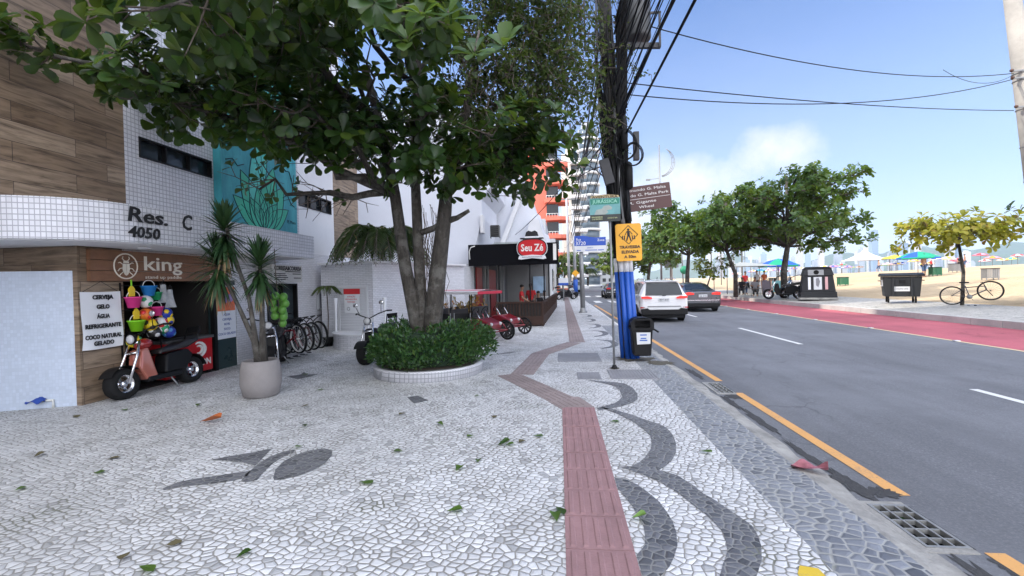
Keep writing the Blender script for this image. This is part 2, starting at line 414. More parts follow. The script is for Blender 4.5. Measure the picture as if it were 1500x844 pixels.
# beach: rises to a crest and falls to the sea
def sand_mat():
    m = bpy.data.materials.new('beach_sand'); t = NT(m); c = t.co()
    n = t.noise(c, .35, 6, .65); f = t.noise(c, 4, 5, .65)
    col = t.ramp(n, (.3, (.46, .345, .21)), (.7, (.57, .44, .285)))
    col = t.mix(t.math('MULTIPLY', t.ramp(f, (.4, 0.), (.65, 1.)), .3), col, (.36, .25, .14))
    t.link(col, t.p.inputs['Base Color']); t.p.inputs['Roughness'].default_value = .95
    t.bump(f, .9, .12); return m
def sandz(x, y):
    p = [(15.9, .40), (19, .55), (25, 1.15), (34, 1.9), (44, 2.35), (80, 2.45), (120, 1.4), (150, -.8), (170, -1.5)]
    sh = max(0, y - 75) * .2
    x = x - sh; k = 1 - .75 * min(1, max(0, (y - 45) / 90))
    for (a, za), (b, zb) in zip(p, p[1:]):
        if x <= b: return .40 + k * (za + (zb - za) * max(0, (x - a)) / (b - a) - .40) + (.06 * mnoise.noise((x * .35, y * .35, 1)) if a > 16 else 0)
    return -1.5
sb = MB(); xs = [15.9, 17, 19, 21, 23, 25, 28, 31, 34, 38, 42, 47, 54, 65, 80, 100, 120, 150, 170]; yv = [-60, -30, -10] + [i * 2.5 for i in range(31)] + [90 + i * 25 for i in range(30)]
sb.add([(x + max(0, y - 75) * .2, y, sandz(x + max(0, y - 75) * .2, y)) for y in yv for x in xs], [(j * len(xs) + i, j * len(xs) + i + 1, (j + 1) * len(xs) + i + 1, (j + 1) * len(xs) + i) for j in range(len(yv) - 1) for i in range(len(xs) - 1)], 0, True)
structure('beach', sb, sand_mat())
wm = mat('sea_water', (.03, .10, .13), .12, 0, .2, .05, .3, .6)
structure('water', MB().sheet([(140, -600), (6700, -600), (6700, 3300), (1200, 3300), (330, 900)], -1.05), wm)

# painted lines
ol = MB()
for y0, y1 in ((-8, 3.0), (3.74, 6.95), (7.74, 31.5)):
    x = lambda y: 2.56 if y < 8 else 2.56 - (y - 8) * .008
    ol.add([(x(y0) - .055, y0, -.02), (x(y0) + .06, y0, -.02), (x(y1) + .06, y1, -.02), (x(y1) - .055, y1, -.02)], [(0, 1, 2, 3)])
structure('orange_edge_line', ol, M_orange)
wl = MB()
wl.add([(2.1, 17, -.02), (2.2, 17, -.02), (2.16, 32.5, -.02), (2.06, 32.5, -.02)], [(0, 1, 2, 3)])
structure('white_edge_line', wl, M_wpaint)
d = MB(); y = -5.3
while y < 34: d.sheet([(5.83, y), (5.95, y), (5.95, y + 3.9), (5.83, y + 3.9)], -.02); y += 8.6
structure('lane_dashes', d, M_wpaint)
rl = MB(); rl.sheet([(9.57, -20), (9.68, -20), (9.68, 75), (9.57, 75)], -.018); structure('cycle_lane_line', rl, paint('cream_line_paint', (.72, .58, .36)))
cw = MB()
for y0 in (34.5, 47):
    x = 2.7
    while x < 9.2: cw.sheet([(x, y0), (x + .5, y0), (x + .5, y0 + 3), (x, y0 + 3)], -.019); x += 1.1
structure('zebra_crossing', cw, M_wpaint)
yp = MB(); yp.sheet([(1.28, 2.3), (1.45, 2.3), (1.43, 2.74), (1.34, 2.76), (1.29, 2.68)], .004); structure('yellow_paint_mark', yp, M_ypaint)

# dark stone figures set in the white paving
WAVES = [
 [(0.43,3.90),(0.51,3.88),(0.60,3.77),(0.66,3.63),(0.71,3.49),(0.73,3.34),(0.74,3.21),(0.73,3.07),(0.70,2.92),(0.65,2.80),(0.60,2.70),(0.54,2.62),(0.43,2.53),(0.43,2.80),(0.50,2.91),(0.52,3.02),(0.53,3.12),(0.52,3.26),(0.50,3.40),(0.46,3.58),(0.43,3.7)],
 [(0.48,6.09),(0.67,5.96),(0.86,5.73),(1.01,5.48),(1.11,5.38),(1.16,5.24),(1.17,4.99),(1.14,4.74),(1.08,4.50),(1.00,4.31),(0.92,4.18),(0.83,4.07),(0.96,3.97),(1.03,3.81),(1.07,3.65),(1.13,3.53),(1.17,3.41),(1.21,3.31),(1.25,3.19),(1.24,3.08),(1.21,2.95),(1.15,2.80),(1.06,2.65),(0.9,2.4),(0.6,2.1),(.6,2.3),(0.79,2.50),(0.86,2.64),(0.92,2.76),(0.98,2.87),(1.01,2.97),(1.03,3.08),(1.02,3.18),(1.00,3.30),(0.95,3.43),(0.89,3.63),(0.80,3.81),(0.67,3.98),(0.51,4.12),(0.61,4.15),(0.70,4.25),(0.77,4.37),(0.86,4.58),(0.91,4.79),(0.93,4.98),(0.90,5.16),(0.84,5.40),(0.69,5.75)],
 [(0.43,7.72),(0.69,7.61),(0.86,7.56),(1.01,7.46),(1.09,7.18),(1.10,6.79),(1.05,6.48),(0.94,6.27),(0.73,6.06),(0.47,5.90),(0.45,6.02),(0.59,6.16),(0.71,6.26),(0.80,6.44),(0.86,6.63),(0.87,7.00),(0.83,7.27),(0.68,7.46)],
 [(-2.53,3.75),(-2.62,3.92),(-2.66,4.10),(-2.64,4.27),(-2.56,4.40),(-2.44,4.46),(-2.33,4.41),(-2.26,4.27),(-2.23,4.08),(-2.26,3.91),(-2.33,3.79),(-2.42,3.72),(-2.49,3.70)],
 [(-2.77,3.66),(-2.83,3.82),(-2.87,4.04),(-2.87,4.22),(-2.82,4.35),(-2.73,4.41),(-2.70,4.34),(-2.74,4.19),(-2.73,4.03),(-2.69,3.85),(-2.64,3.69),(-2.71,3.65)],
 [(-3.42,4.11),(-3.28,4.22),(-3.12,4.32),(-2.99,4.44),(-2.96,4.31),(-2.91,4.14),(-2.87,3.99),(-3.10,4.08),(-3.26,4.10)],
 [(-3.35,3.50),(-3.32,3.62),(-3.23,3.69),(-3.10,3.75),(-2.97,3.82),(-2.83,3.88),(-2.79,3.77),(-2.83,3.68),(-2.96,3.62),(-3.10,3.57),(-3.23,3.53),(-3.31,3.46)],
 [(-2.28,6.55),(-2.14,6.63),(-1.89,6.36),(-2.06,6.21)],
 [(-5.09,8.02),(-4.93,8.21),(-5.01,8.47),(-4.79,8.21),(-4.61,8.27),(-4.62,8.02),(-4.73,7.79)],
 [(-1.6,10.4),(-1.2,10.6),(-0.95,10.9),(-1.3,10.75)],
]
wv = MB()
for q in WAVES: wv.sheet(q, .004)
C = WAVES[2]
for dy in (11.2, 13.6, 16, 18.4, 20.8):     # the same scallop repeats up the street
    wv.sheet([(x * .8 + .62, y - 5.9 + dy) for x, y in C], .004)
structure('dark_stone_pattern', wv, M_dark)

# tactile guide strip: 40 cm tiles with raised bars
M_tact = mat('tactile_tile_red', (.31, .18, .185), .8, 0, .22, 5, .35, 60, dirt=.35)
M_tact2 = mat('tactile_tile_worn', (.28, .225, .22), .85, 0, .18, 5, .35, 60, dirt=.4)
t1 = MB(); t2 = MB()
def tact(mb, p, d, n, w=.42, L=.395, j=.006):
    p = V((p[0], p[1], 0)); d = V((d[0], d[1], 0)).normalized(); x = V((d.y, -d.x, 0))
    for i in range(n):
        o = p + d * (i * (L + j)); h = rnd.uniform(.004, .009)
        M = frame(o, x, d)
        mb.bx(-w / 2, w / 2, 0, L, -.02, h, 0, M)
        for q in range(5):
            c = (q - 2) * w / 5.2
            mb.add([(c - .02, .02, h), (c + .02, .02, h), (c + .02, L - .02, h), (c - .02, L - .02, h), (c - .012, .035, h + .006), (c + .012, .035, h + .006), (c + .012, L - .035, h + .006), (c - .012, L - .035, h + .006)],
                   [(4, 5, 6, 7), (0, 1, 5, 4), (1, 2, 6, 5), (2, 3, 7, 6), (3, 0, 4, 7)], 0, False, M)
y = 6.05
tact(t1, (.215, 6.05 - .4 * 24.06), (0, 1), 24)
tact(t2, (.18, 6.06), (-.45, .95), 1); 
tact(t2, (.02, 6.42), (-.55, 1.), 5)
tact(t2, (-.70, 8.2), (.10, 1.), 6); tact(t2, (-.45, 10.55), (.55, 1.25), 5); tact(t2, (.45, 12.45), (.006, 1), 85)
for mb in (t2,): mb.sheet([(.43, 6.06), (.0, 6.06), (-.2, 6.6), (.25, 6.6)], .003)
structure('tactile_strip', t1, M_tact); structure('tactile_strip_worn', t2, M_tact2)

M_broken = mat('broken_asphalt', (.055, .055, .058), .95, 0, .5, 14, .8, 40); M_soil2 = mat('gutter_soil', (.10, .09, .07), .95, 0, .5, 12, .6, 40)
def blobpoly(cx, cy, rx, ry, seed, n=26, a=0):
    r = random.Random(seed); q = []
    for i in range(n):
        t = 2 * math.pi * i / n; k = 1 + r.uniform(-.32, .32); x, y = rx * k * math.cos(t), ry * k * math.sin(t); q.append((cx + x * math.cos(a) - y * math.sin(a), cy + x * math.sin(a) + y * math.cos(a)))
    return q
bk = MB()
for i, (x, y, rx, ry) in enumerate(((2.30, 3.95, .07, .26), (2.46, 3.78, .10, .09), (2.27, 4.5, .045, .4), (2.30, 5.6, .05, .5), (2.44, 6.72, .12, .12), (2.28, 6.4, .05, .35), (2.52, 2.86, .05, .12), (2.3, 2.5, .08, .4), (2.35, 8.3, .06, .5))): bk.sheet(blobpoly(x, y, rx, ry, 50 + i), -.0185 - .0004 * i)
structure('broken_asphalt_edge', bk, M_broken)
so = MB()
for i, (x, y, rx, ry) in enumerate(((1.55, 9.72, .42, .26), (1.95, 9.3, .28, .2), (1.0, 8.72, .1, .1))): so.sheet(blobpoly(x, y, rx, ry, 80 + i), .0045 + .0006 * i)
structure('soil_at_pole_foot', so, M_soil2)
# ------------------------------------------------------------------ the apartment block with the kiosk at its foot
M_tile = tiles('small_white_tile', (.66, .66, .70), (.34, .35, .38), .072, .072, .007)
M_tile2 = tiles('white_wall_tile', (.70, .70, .74), (.46, .47, .50), .15, .05, .005, offset=.5)
M_tileb = tiles('pale_blue_tile', (.50, .56, .66), (.42, .48, .58), .05, .05, .003, bump=.12, dirt=.3)
M_white = M_white
M_plaster = mat('white_plaster', (.72, .72, .74), .8, 0, .05, 1.5, .12, 20, dirt=.18)
M_black = mat('black_plastic', (.009, .009, .010), .5, 0, .3, 12, spec=.22)
M_rubber = mat('tyre_rubber', (.012, .012, .0125), .85, 0, .3, 20, .2, 60, spec=.2)
M_chrome = mat('chrome', (.75, .75, .77), .18, 1, .05, 10)
M_steel = mat('galvanised_steel', (.25, .255, .26), .5, .4, .15, 8, .1, 40, dirt=.3)
M_glass = glassy('dark_window_glass'); M_glass2 = glassy('smoked_glass', (.035, .045, .05), .04)
M_dark = M_dark
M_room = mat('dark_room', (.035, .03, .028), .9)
M_ink = mat('black_lettering', (.012, .012, .014), .6); M_wink = mat('white_lettering', (.80, .79, .76), .6); M_rink = mat('red_print', (.62, .03, .035), .5)
M_paper = mat('white_banner_cloth', (.76, .77, .80), .75, 0, .04, 4, .3, 5)
def wood_clad():
    m = bpy.data.materials.new('wood_look_planks'); t = NT(m)
    vec = t.wallvec()
    b = t.new('ShaderNodeTexBrick', offset=.37); t.link(vec, b.inputs['Vector']); b.inputs['Scale'].default_value = 1
    b.inputs['Brick Width'].default_value = 1.25; b.inputs['Row Height'].default_value = .26; b.inputs['Mortar Size'].default_value = .004
    b.inputs['Color1'].default_value = (.19, .135, .09, 1); b.inputs['Color2'].default_value = (.32, .25, .185, 1); b.inputs['Mortar'].default_value = (.07, .05, .04, 1)
    mp = t.new('ShaderNodeMapping'); mp.inputs['Scale'].default_value = (1.0, 9, 1); t.link(vec, mp.inputs['Vector'])
    # every plank gets its own piece of grain
    ad = t.new('ShaderNodeVectorMath', operation='MULTIPLY_ADD'); t.link(b.outputs['Color'], ad.inputs[0]); ad.inputs[1].default_value = (40, 60, 0); t.link(mp.outputs[0], ad.inputs[2])
    g = t.new('ShaderNodeTexNoise'); g.inputs['Scale'].default_value = 1.6; g.inputs['Detail'].default_value = 7; g.inputs['Roughness'].default_value = .62; g.inputs['Distortion'].default_value = .6; t.link(ad.outputs[0], g.inputs['Vector'])
    f = t.ramp(g.outputs['Fac'], (.30, (.30, .27, .24)), (.48, (.85, .82, .78)), (.60, (1.15, 1.12, 1.08)), (.72, (.62, .56, .50)))
    t.link(t.mix(1., b.outputs['Color'], f, 'MULTIPLY'), t.p.inputs['Base Color']); t.p.inputs['Roughness'].default_value = .55
    t.bump(t.math('SUBTRACT', t.math('MULTIPLY', g.outputs['Fac'], .25), b.outputs['Fac']), .35, .006)
    return m
M_wood = wood_clad()

A = thing('apartment_building', 'white tiled apartment block with wood look planks, tropical mural and rounded marquee', 'building', (-9.5, 9, 0))
def PA(mb, name, m, par=None, **k):
    if par is None: return mb.build(name, m, A, world=True, **k)
    o = mb.build(name, m, par)                       # sub-part: same offset as the building
    o.data.transform(Matrix.Translation(-A.location)); return o
# walls at street level
w = MB().bx(-7.2, -7, 9.28, 10.33, -.1, 2.4).bx(-7.2, -7, 10.33, 11.62, 1.76, 2.4).bx(-7.2, -7, 11.62, 15.5, -.1, 2.6).bx(-7.2, -7, 6.7, 9.28, 1.84, 2.4)
PA(w, 'wall', M_tile2)
u = MB()
# upper storey wall pieces round the two strip windows
u.bx(-7.2, -7, 6.8, 7.06, 2.8, 7); u.bx(-7.2, -7, 7.06, 8.68, 2.8, 3.92); u.bx(-7.2, -7, 7.06, 8.68, 4.27, 7); u.bx(-7.2, -7, 8.68, 11.8, 2.8, 7)
PA(u, 'upper_wall', M_tile)
u = MB().bx(-7.2, -7, 11.8, 13.6, 2.6, 3.88).bx(-7.2, -7, 11.8, 13.6, 4.3, 7).bx(-7.2, -7, 13.6, 13.75, 2.6, 7).bx(-12, -7.2, 13.9, 15.5, -.1, 7)
PA(u, 'rear_upper_wall', M_plaster)
c = MB().bx(-7.2, -7, -9, 6.8, 2.5, 9.5).bx(-7.2, -7, 6.0, 6.7, -.1, 2.4).bx(-7.2, -6.99, 13.75, 15.5, 2.6, 7).bx(-12, -7.2, 6.0, 6.2, -.1, 2.45)
PA(c, 'wood_cladding', M_wood)
PA(MB().bx(-11.6, -7.2, -9, 13.9, 7, 7.3).bx(-11.6, -7.2, 6.2, 13.9, 2.6, 2.8).bx(-11.6, -11.4, -9, 13.9, 0, 7), 'floor_slab', M_plaster)
# set-back tower on top: the shade over the pavement comes from here
tw = PA(MB().bx(-30, -11.7, -16, 11.2, -.1, 36), 'tower', M_plaster)
for fl in range(11):
    PA(MB().bx(-11.7, -11.66, -14, 10, 8.2 + fl * 2.6, 9.6 + fl * 2.6), 'window', M_glass, tw)
# end panel with the water tap
PA(MB().prism([(-7.08, 6.0), (-7.08, 6.02), (-12, 6.02), (-12, 4.4), (-10.5, 4.66), (-7.92, 5.67)], -.1, 1.98), 'end_panel', M_tileb)
# rounded marquee
mq = [(-7, 10.75), (-6, 10.75), (-6, 6.9), (-6.01, 6.4), (-6.04, 6.0), (-6.12, 5.7), (-6.28, 5.42), (-6.5, 5.22), (-6.8, 5.06), (-7.2, 4.92), (-9.5, 4.12), (-11, 3.6), (-11, 6), (-7, 6)]
def marq():
    p = mq[::-1]; b = MB(); b.prism(p, 2.36, 2.9); return b
mo = PA(marq(), 'marquee', [M_tile])
PA(MB().prism([(x * .999 - .006 if i else x, y) for i, (x, y) in enumerate([(-6.99, 10.73), (-6.03, 10.73), (-6.03, 6.9), (-6.07, 6.0), (-6.31, 5.45), (-6.83, 5.1), (-9.5, 4.17), (-10.9, 3.7), (-10.9, 6), (-6.99, 6)])], 2.345, 2.358), 'marquee_soffit', M_plaster)
lm = lambda s, h, y, z, wd: lettering(s, h, FACE_ST(-5.995, y, z), M_ink, None, width=wd, bold=.006, shear=.12, ext=.004)
for s, h, y, z, wd in (('Res.', .21, 6.16, 2.745, .66), ('C', .25, 6.86, 2.74, .2), ('4050', .16, 6.09, 2.50, .52)):
    o = lm(s, h, y, z, wd); o.parent = A; o.data.transform(Matrix.Translation(-A.location))
# soffit lamps
for y in (6.6, 9.0): PA(MB().lathe([(.09, 0), (.09, -.015), (.07, -.02)], tr(-6.5, y, 2.345), 16), 'soffit_lamp', M_paper)
PA(MB().ball((-7.55, 5.35, 2.28), .06, 12).bx(-7.60, -7.5, 5.3, 5.4, 2.30, 2.36), 'security_camera', M_paper)
# strip windows
for y0, y1, z0, z1, n in ((7.06, 8.68, 3.92, 4.27, 3), (11.8, 13.6, 3.88, 4.3, 3)):
    f = MB(); f.bx(-7.12, -6.985, y0, y1, z0, z0 + .03); f.bx(-7.12, -6.985, y0, y1, z1 - .03, z1); f.bx(-7.12, -6.985, y0, y0 + .03, z0 + .03, z1 - .03); f.bx(-7.12, -6.985, y1 - .03, y1, z0 + .03, z1 - .03)
    for i in range(1, n): yy = y0 + (y1 - y0) * i / n; f.bx(-7.11, -6.99, yy - .015, yy + .015, z0 + .03, z1 - .03)
    fo = PA(f, 'window', M_black)
    for i in range(n): PA(MB().bx(-7.09, -7.07, y0 + (y1 - y0) * i / n + .02, y0 + (y1 - y0) * (i + 1) / n - .02, z0 + .03, z1 - .03), 'pane', M_glass, fo)
# mural
def mural_mat():
    m = bpy.data.materials.new('mural_background'); t = NT(m); c = t.co()
    n = t.noise(t.co('Object', (1, 1.6, .5)), 1.4, 6, .65)
    col = t.ramp(n, (.3, (.02, .16, .21)), (.48, (.035, .25, .31)), (.62, (.06, .36, .42)), (.75, (.03, .20, .30)))
    t.link(t.mix(t.math('MULTIPLY', t.noise(c, 9, 5, .7), .35), col, (.03, .30, .30)), t.p.inputs['Base Color']); t.p.inputs['Roughness'].default_value = .6; return m
mu = PA(MB().bx(-6.99, -6.82, 8.72, 11.42, 2.93, 7.2), 'mural_panel', mural_mat())
M_mleaf = mat('mural_green', (.045, .40, .27), .6, 0, .3, 2.2); M_mleaf2 = mat('mural_pale_green', (.09, .50, .44), .6, 0, .3, 2.2); M_mink = mat('mural_outline', (.008, .05, .06), .6)
def petal(cx, cy, ang, ln, wd, dep, m1):
    n = 12; pts = []
    prof = [math.sin(math.pi * (i / n) ** .8) ** .9 for i in range(n + 1)]
    L = [(wd * p, ln * i / n) for i, p in enumerate(prof)]; q = L + [(-x, y) for x, y in L[-2:0:-1]]
    ca, sa = math.cos(ang), math.sin(ang)
    q = [(cx + x * ca - y * sa, cy + x * sa + y * ca) for x, y in q]
    M = FACE_ST(-6.82, 0, 0)
    b = MB().prism(q, 0, dep, M)
    o = PA(b, 'painted_leaf', [m1], mu)
    ln_ = MB(); P3 = [M @ V((x, y, dep)) for x, y in q]; ln_.tube(P3, .011, 5, 0, closed=True)
    mid = [M @ V((cx - y * sa, cy + y * ca, dep)) for y in [ln * (.15 + .6 * i / 5) for i in range(6)]]; ln_.tube(mid, .007, 5)
    PA(ln_, 'painted_outline', M_mink, mu)
by = 10.05
for a_, l_, w_, d_, m_ in ((1.0, 1.2, .24, .004, M_mleaf), (-1.0, 1.15, .24, .0042, M_mleaf), (.55, 1.45, .33, .006, M_mleaf), (-.6, 1.4, .33, .0062, M_mleaf), (.2, 1.75, .34, .008, M_mleaf2), (-.25, 1.6, .33, .0083, M_mleaf),
                          (.62, .85, .23, .0105, M_mleaf), (-.62, .85, .23, .0107, M_mleaf), (.22, 1.0, .25, .0125, M_mleaf), (-.2, .92, .24, .0128, M_mleaf)):
    petal(by, 3.0, a_, l_, w_, d_, m_)
petal(10.05, 4.1, .08, 1.5, .2, .005, M_mleaf2); petal(10.3, 5.3, -.25, 1.5, .33, .0055, M_mleaf2); petal(9.8, 5.1, .5, 1.4, .3, .006, M_mleaf2)
for p in ([(8.85, 4.35), (9.05, 4.42), (9.2, 4.3), (9.4, 4.38)], [(10.75, 4.75), (10.95, 4.6), (11.1, 4.62), (11.25, 4.3)], [(10.8, 3.9), (11.0, 4.0), (11.15, 3.8), (11.3, 3.75)], [(10.5, 5.9), (10.75, 5.5), (10.72, 5.1), (10.95, 4.9)], [(9.0, 5.6), (9.3, 5.8), (9.45, 5.5), (9.7, 5.5)], [(9.2, 6.3), (9.5, 6.0), (9.9, 6.2), (10.2, 5.9)]):
    PA(MB().tube([(-6.815, y, z) for y, z in p], .012, 5), 'painted_swirl', M_mink, mu)
o = lettering('M. Moro', .09, FACE_ST(-6.818, 11.15, 3.33), M_mink, None, width=.36); o.parent = mu; o.data.transform(Matrix.Translation(-A.location))
# kiosk opening and the panel beside it
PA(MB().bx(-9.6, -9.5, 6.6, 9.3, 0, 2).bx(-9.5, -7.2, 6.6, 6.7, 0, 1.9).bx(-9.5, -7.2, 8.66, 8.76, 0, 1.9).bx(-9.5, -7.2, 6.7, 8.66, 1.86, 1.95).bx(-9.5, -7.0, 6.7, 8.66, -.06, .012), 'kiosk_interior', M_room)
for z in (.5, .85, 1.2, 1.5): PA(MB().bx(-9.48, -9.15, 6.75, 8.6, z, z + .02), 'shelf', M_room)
M_teal = mat('dark_teal_panel', (.03, .055, .06), .3, 0, .2, 3)
PA(MB().bx(-7.15, -7.02, 8.66, 9.28, 0, 1.84), 'side_door', M_teal)
PA(MB().bx(-7.06, -6.97, 8.6, 8.68, 0, 1.84), 'door_post', M_black)
# glass door
gd = PA(MB().bx(-7.15, -6.985, 10.33, 10.38, 0, 1.76).bx(-7.15, -6.985, 11.57, 11.62, 0, 1.76).bx(-7.15, -6.985, 10.38, 11.57, 1.71, 1.76).bx(-7.15, -6.985, 10.95, 10.99, 0, 1.71), 'glass_door', M_black)
for y0 in (10.38, 10.99): PA(MB().bx(-7.1, -7.09, y0, y0 + .575, .0, 1.71), 'pane', M_glass2, gd)
PA(MB().tube([(-7.02, 10.92, .75), (-6.95, 10.92, .78), (-6.95, 10.92, 1.1), (-7.02, 10.92, 1.13)], .012, 8), 'handle', M_chrome, gd)
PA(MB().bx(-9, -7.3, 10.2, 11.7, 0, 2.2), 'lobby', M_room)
# meter cabinet
mc = PA(MB().bx(-6.995, -6.93, 12.58, 13.66, 1.0, 1.5), 'meter_cabinet', mat('grey_enamel', (.42, .43, .45), .35, 0, .06, 5))
for i in range(2): PA(MB().bx(-6.93, -6.922, 12.63 + i * .53, 13.1 + i * .51, 1.04, 1.46), 'cabinet_window', glassy('meter_glass', (.25, .25, .28), .05), mc)
PA(MB().bx(-6.995, -6.9, 13.5, 13.62, .4, .52), 'junction_box', M_black)
# louvre-door bay with the planter on top, and the low wall beside
bay = MB().prism([(-6.85, 12.6), (-5.15, 12.24), (-3.35, 16.0), (-3.35, 17.9), (-6.85, 17.9)], -.1, 2.28)
PA(bay, 'planter_bay', M_tile2)
PA(MB().prism([(-6.9, 12.5), (-5.1, 12.14), (-5.02, 12.29), (-6.85, 12.68)], 2.28, 2.34).prism([(-5.15, 12.16), (-5.05, 12.14), (-3.25, 15.95), (-3.4, 16)], 2.28, 2.34), 'coping', M_plaster)
LM = frame((-5.78, 12.373, .0), (1.7, -.36, 0), (0, 0, 1))
ld = PA(MB().bx(-.5, .5, .36, 1.62, .012, .03, 0, LM).bx(-.5, -.43, .36, 1.68, .03, .055, 0, LM).bx(.43, .5, .36, 1.68, .03, .055, 0, LM).bx(-.43, .43, 1.61, 1.68, .03, .055, 0, LM), 'louvre_door', mat('white_enamel', (.68, .69, .72), .4, 0, .04, 4))
sl = MB()
for i in range(27): z = .40 + i * .045; sl.add([(-.43, z, .03), (.43, z, .03), (.43, z + .036, .046), (-.43, z + .036, .046), (-.43, z + .042, .03), (.43, z + .042, .03)], [(0, 1, 2, 3), (3, 2, 5, 4)], 0, False, LM)
PA(sl, 'slat', M_['white_enamel'] if False else _M['white_enamel'], ld)
# curved platform in front
pf = [(-5.1 + 1.15 * math.cos(a), 12.35 + 1.15 * math.sin(a)) for a in [R(180 + 12 * i) for i in range(16)]]
PA(MB().prism(pf + [(-3.95, 13.3), (-6.4, 13.3)], -.1, .38), 'curved_platform', M_tile2)
PA(MB().prism([((x + 5.1) * 1.03 - 5.1, (y - 12.35) * 1.03 + 12.35) for x, y in pf] + [(-3.9, 13.3), (-6.4, 13.3)], .38, .41), 'platform_edge', M_plaster)

def single(mb, name, m, label, cat, group=None, **k): return tag(mb.build(name, m, **k), label, cat, group)
# signs
sg = thing('shop_sign', 'long brown wooden kiosk sign with pale beetle emblem and the word king', 'sign', (-6.96, 7.55, 1.82))
M_signw = mat('varnished_sign_wood', (.20, .095, .05), .5, 0, .35, 5, .2, 20)
pl = MB()
for i in range(3): pl.bx(-.035, .03, -1.42, 1.42, .005 + i * .165, .16 + i * .165)
pl.build('board', M_signw, sg)
SGM = lambda y, z: FACE_ST(.032, y, z)
M_cream = mat('cream_lettering', (.78, .72, .62), .6)
e = MB(); e.tube([SGM(-.86, .245) @ V((.2 * math.cos(a), .2 * math.sin(a), 0)) for a in [i * math.pi / 14 for i in range(28)]], .011, 6, closed=True)
e.build('emblem_ring', M_cream, sg)
e = MB(); Mx = SGM(-.86, .235)
e.prism([(-.055, .05), (-.06, -.05), (-.03, -.12), (-.004, -.14), (-.004, .05)], 0, .008, Mx); e.prism([(.055, .05), (.06, -.05), (.03, -.12), (.004, -.14), (.004, .05)], 0, .008, Mx)
e.prism([(-.05, .06), (.05, .06), (.035, .10), (-.035, .10)], 0, .008, Mx)
for s in (-1, 1):
    for p in ([(.03, .1), (.06, .13), (.05, .165)], [(.06, .04), (.1, .07), (.13, .06)], [(.06, -.02), (.11, -.03), (.14, -.07)], [(.05, -.08), (.1, -.12), (.12, -.15)]): e.tube([Mx @ V((s * x, y, .004)) for x, y in p], .007, 5)
e.build('emblem_beetle', M_cream, sg)
lettering('king', .24, SGM(-.16, .29), M_cream, sg, width=.78, bold=.004)
lettering('stand up paddle', .055, SGM(-.15, .07), M_cream, sg, width=.74)
lettering('750 457', .06, SGM(1.12, .09), M_cream, sg, width=.44)
bn = thing('drinks_banner', 'white cloth banner listing CERVEJA, GELO, AGUA and REFRIGERANTE beside the kiosk', 'banner', (-6.93, 6.28, .8))
def cloth(u, v): return (.012 * math.sin(u * 7 + v * 3) * (1 - v) + .006 * math.sin(v * 9), -.31 + .62 * u + .012 * math.sin(v * 5), .03 * (u - .5) ** 2 + v * .86)
bn2 = MB().grid(cloth, 14, 16); bn2.build('cloth', M_paper, bn)
for s, z, wd in (('CERVEJA', .78, .32), ('GELO', .635, .2), ('ÁGUA', .49, .2), ('REFRIGERANTE', .345, .55), ('COCO NATURAL', .185, .56), ('GELADO', .085, .31)):
    lettering(s, .062, FACE_ST(.022, 0, z), M_ink, bn, width=wd, bold=.004)
MB().tube([(-.01, -.28, .86), (-.005, 0, 1.02), (-.01, .28, .86)], .004, 5).build('cord', M_ink, bn)
cs = thing('office_sign', 'pale office sign reading CORREIA&CORREIA above the glass door', 'sign', (-6.75, 10.5, 1.78))
MB().bx(-.2, .2, -.62, .62, 0, .42).build('sign_box', mat('sign_grey', (.50, .49, .47), .5, 0, .05, 3), cs)
lettering('CORREIA&CORREIA', .10, FACE_ST(.202, .02, .34), M_ink, cs, width=1.12, bold=.004)
ln = MB()
for z, y0, y1 in ((.255, -.1, .55), (.20, -.55, -.1), (.155, -.55, -.05), (.11, -.55, .0), (.065, -.55, -.1), (.20, .2, .55), (.10, .25, .55)): ln.bx(.2, .204, y0, y1, z, z + .022)
ln.build('small_print', M_ink, cs)
ps = thing('kiosk_poster', 'orange and white drinks poster hung on the dark side door', 'poster', (-7.0, 8.97, .62))
MB().bx(0, .012, -.27, .27, 0, 1.12).build('sheet', M_paper, ps)
MB().bx(.012, .016, -.25, .25, .58, 1.08).build('picture', mat('poster_orange', (.70, .16, .07), .5, 0, .5, 9), ps)
b = MB(); b.bx(.016, .019, -.15, .02, .75, 1.0); b.ball((.017, .12, .85), .09, 12, 0, None, (.03, 1, 1)); b.build('picture_glasses', mat('poster_violet', (.30, .22, .45), .5, 0, .4, 9), ps)
for i, s in enumerate(('ÁGUA', 'CERVEJA', 'REFRI', 'SUCO', 'COCO GELADO')): lettering(s, .05, FACE_ST(.013, 0, .5 - i * .1), mat('blue_print', (.06, .10, .32), .6), ps)
nt = thing('red_notice', 'white notice with a red header fixed to the louvred door', 'notice', LM @ V((.0, .9, .06)))
NM = frame((0, 0, 0), (1.7, -.36, 0), (0, 0, 1))
MB().bx(-.25, .25, 0, .66, 0, .012, 0, NM).build('sheet', M_paper, nt)
MB().bx(-.27, .27, .53, .68, .012, .018, 0, NM).build('header', M_rink, nt)
for i, s in enumerate(('ATENÇÃO', 'ENTRADA PELA', 'PORTARIA')): lettering(s, .04, NM @ tr(-.02, .46 - i * .075, .013), M_rink, nt)
MB().tube([NM @ V((-.12 + .045 * math.cos(a * .5236), .12 + .045 * math.sin(a * .5236), .013)) for a in range(12)], .006, 5, closed=True).build('stamp', M_ink, nt)
for i, x in enumerate((-6.1, -4.55)):
    t = thing('steel_post', ('slim white steel post on the left end of the curved platform', 'slim white steel post on the right end of the curved platform')[i], 'post', (x, 11.95 if i == 0 else 11.55, .41))
    MB().lathe([(.05, 0), (.05, .02), (.025, .02), (.03, .5), (.055, .92), (.05, .93)], None, 12).build('shaft', M_paper, t)
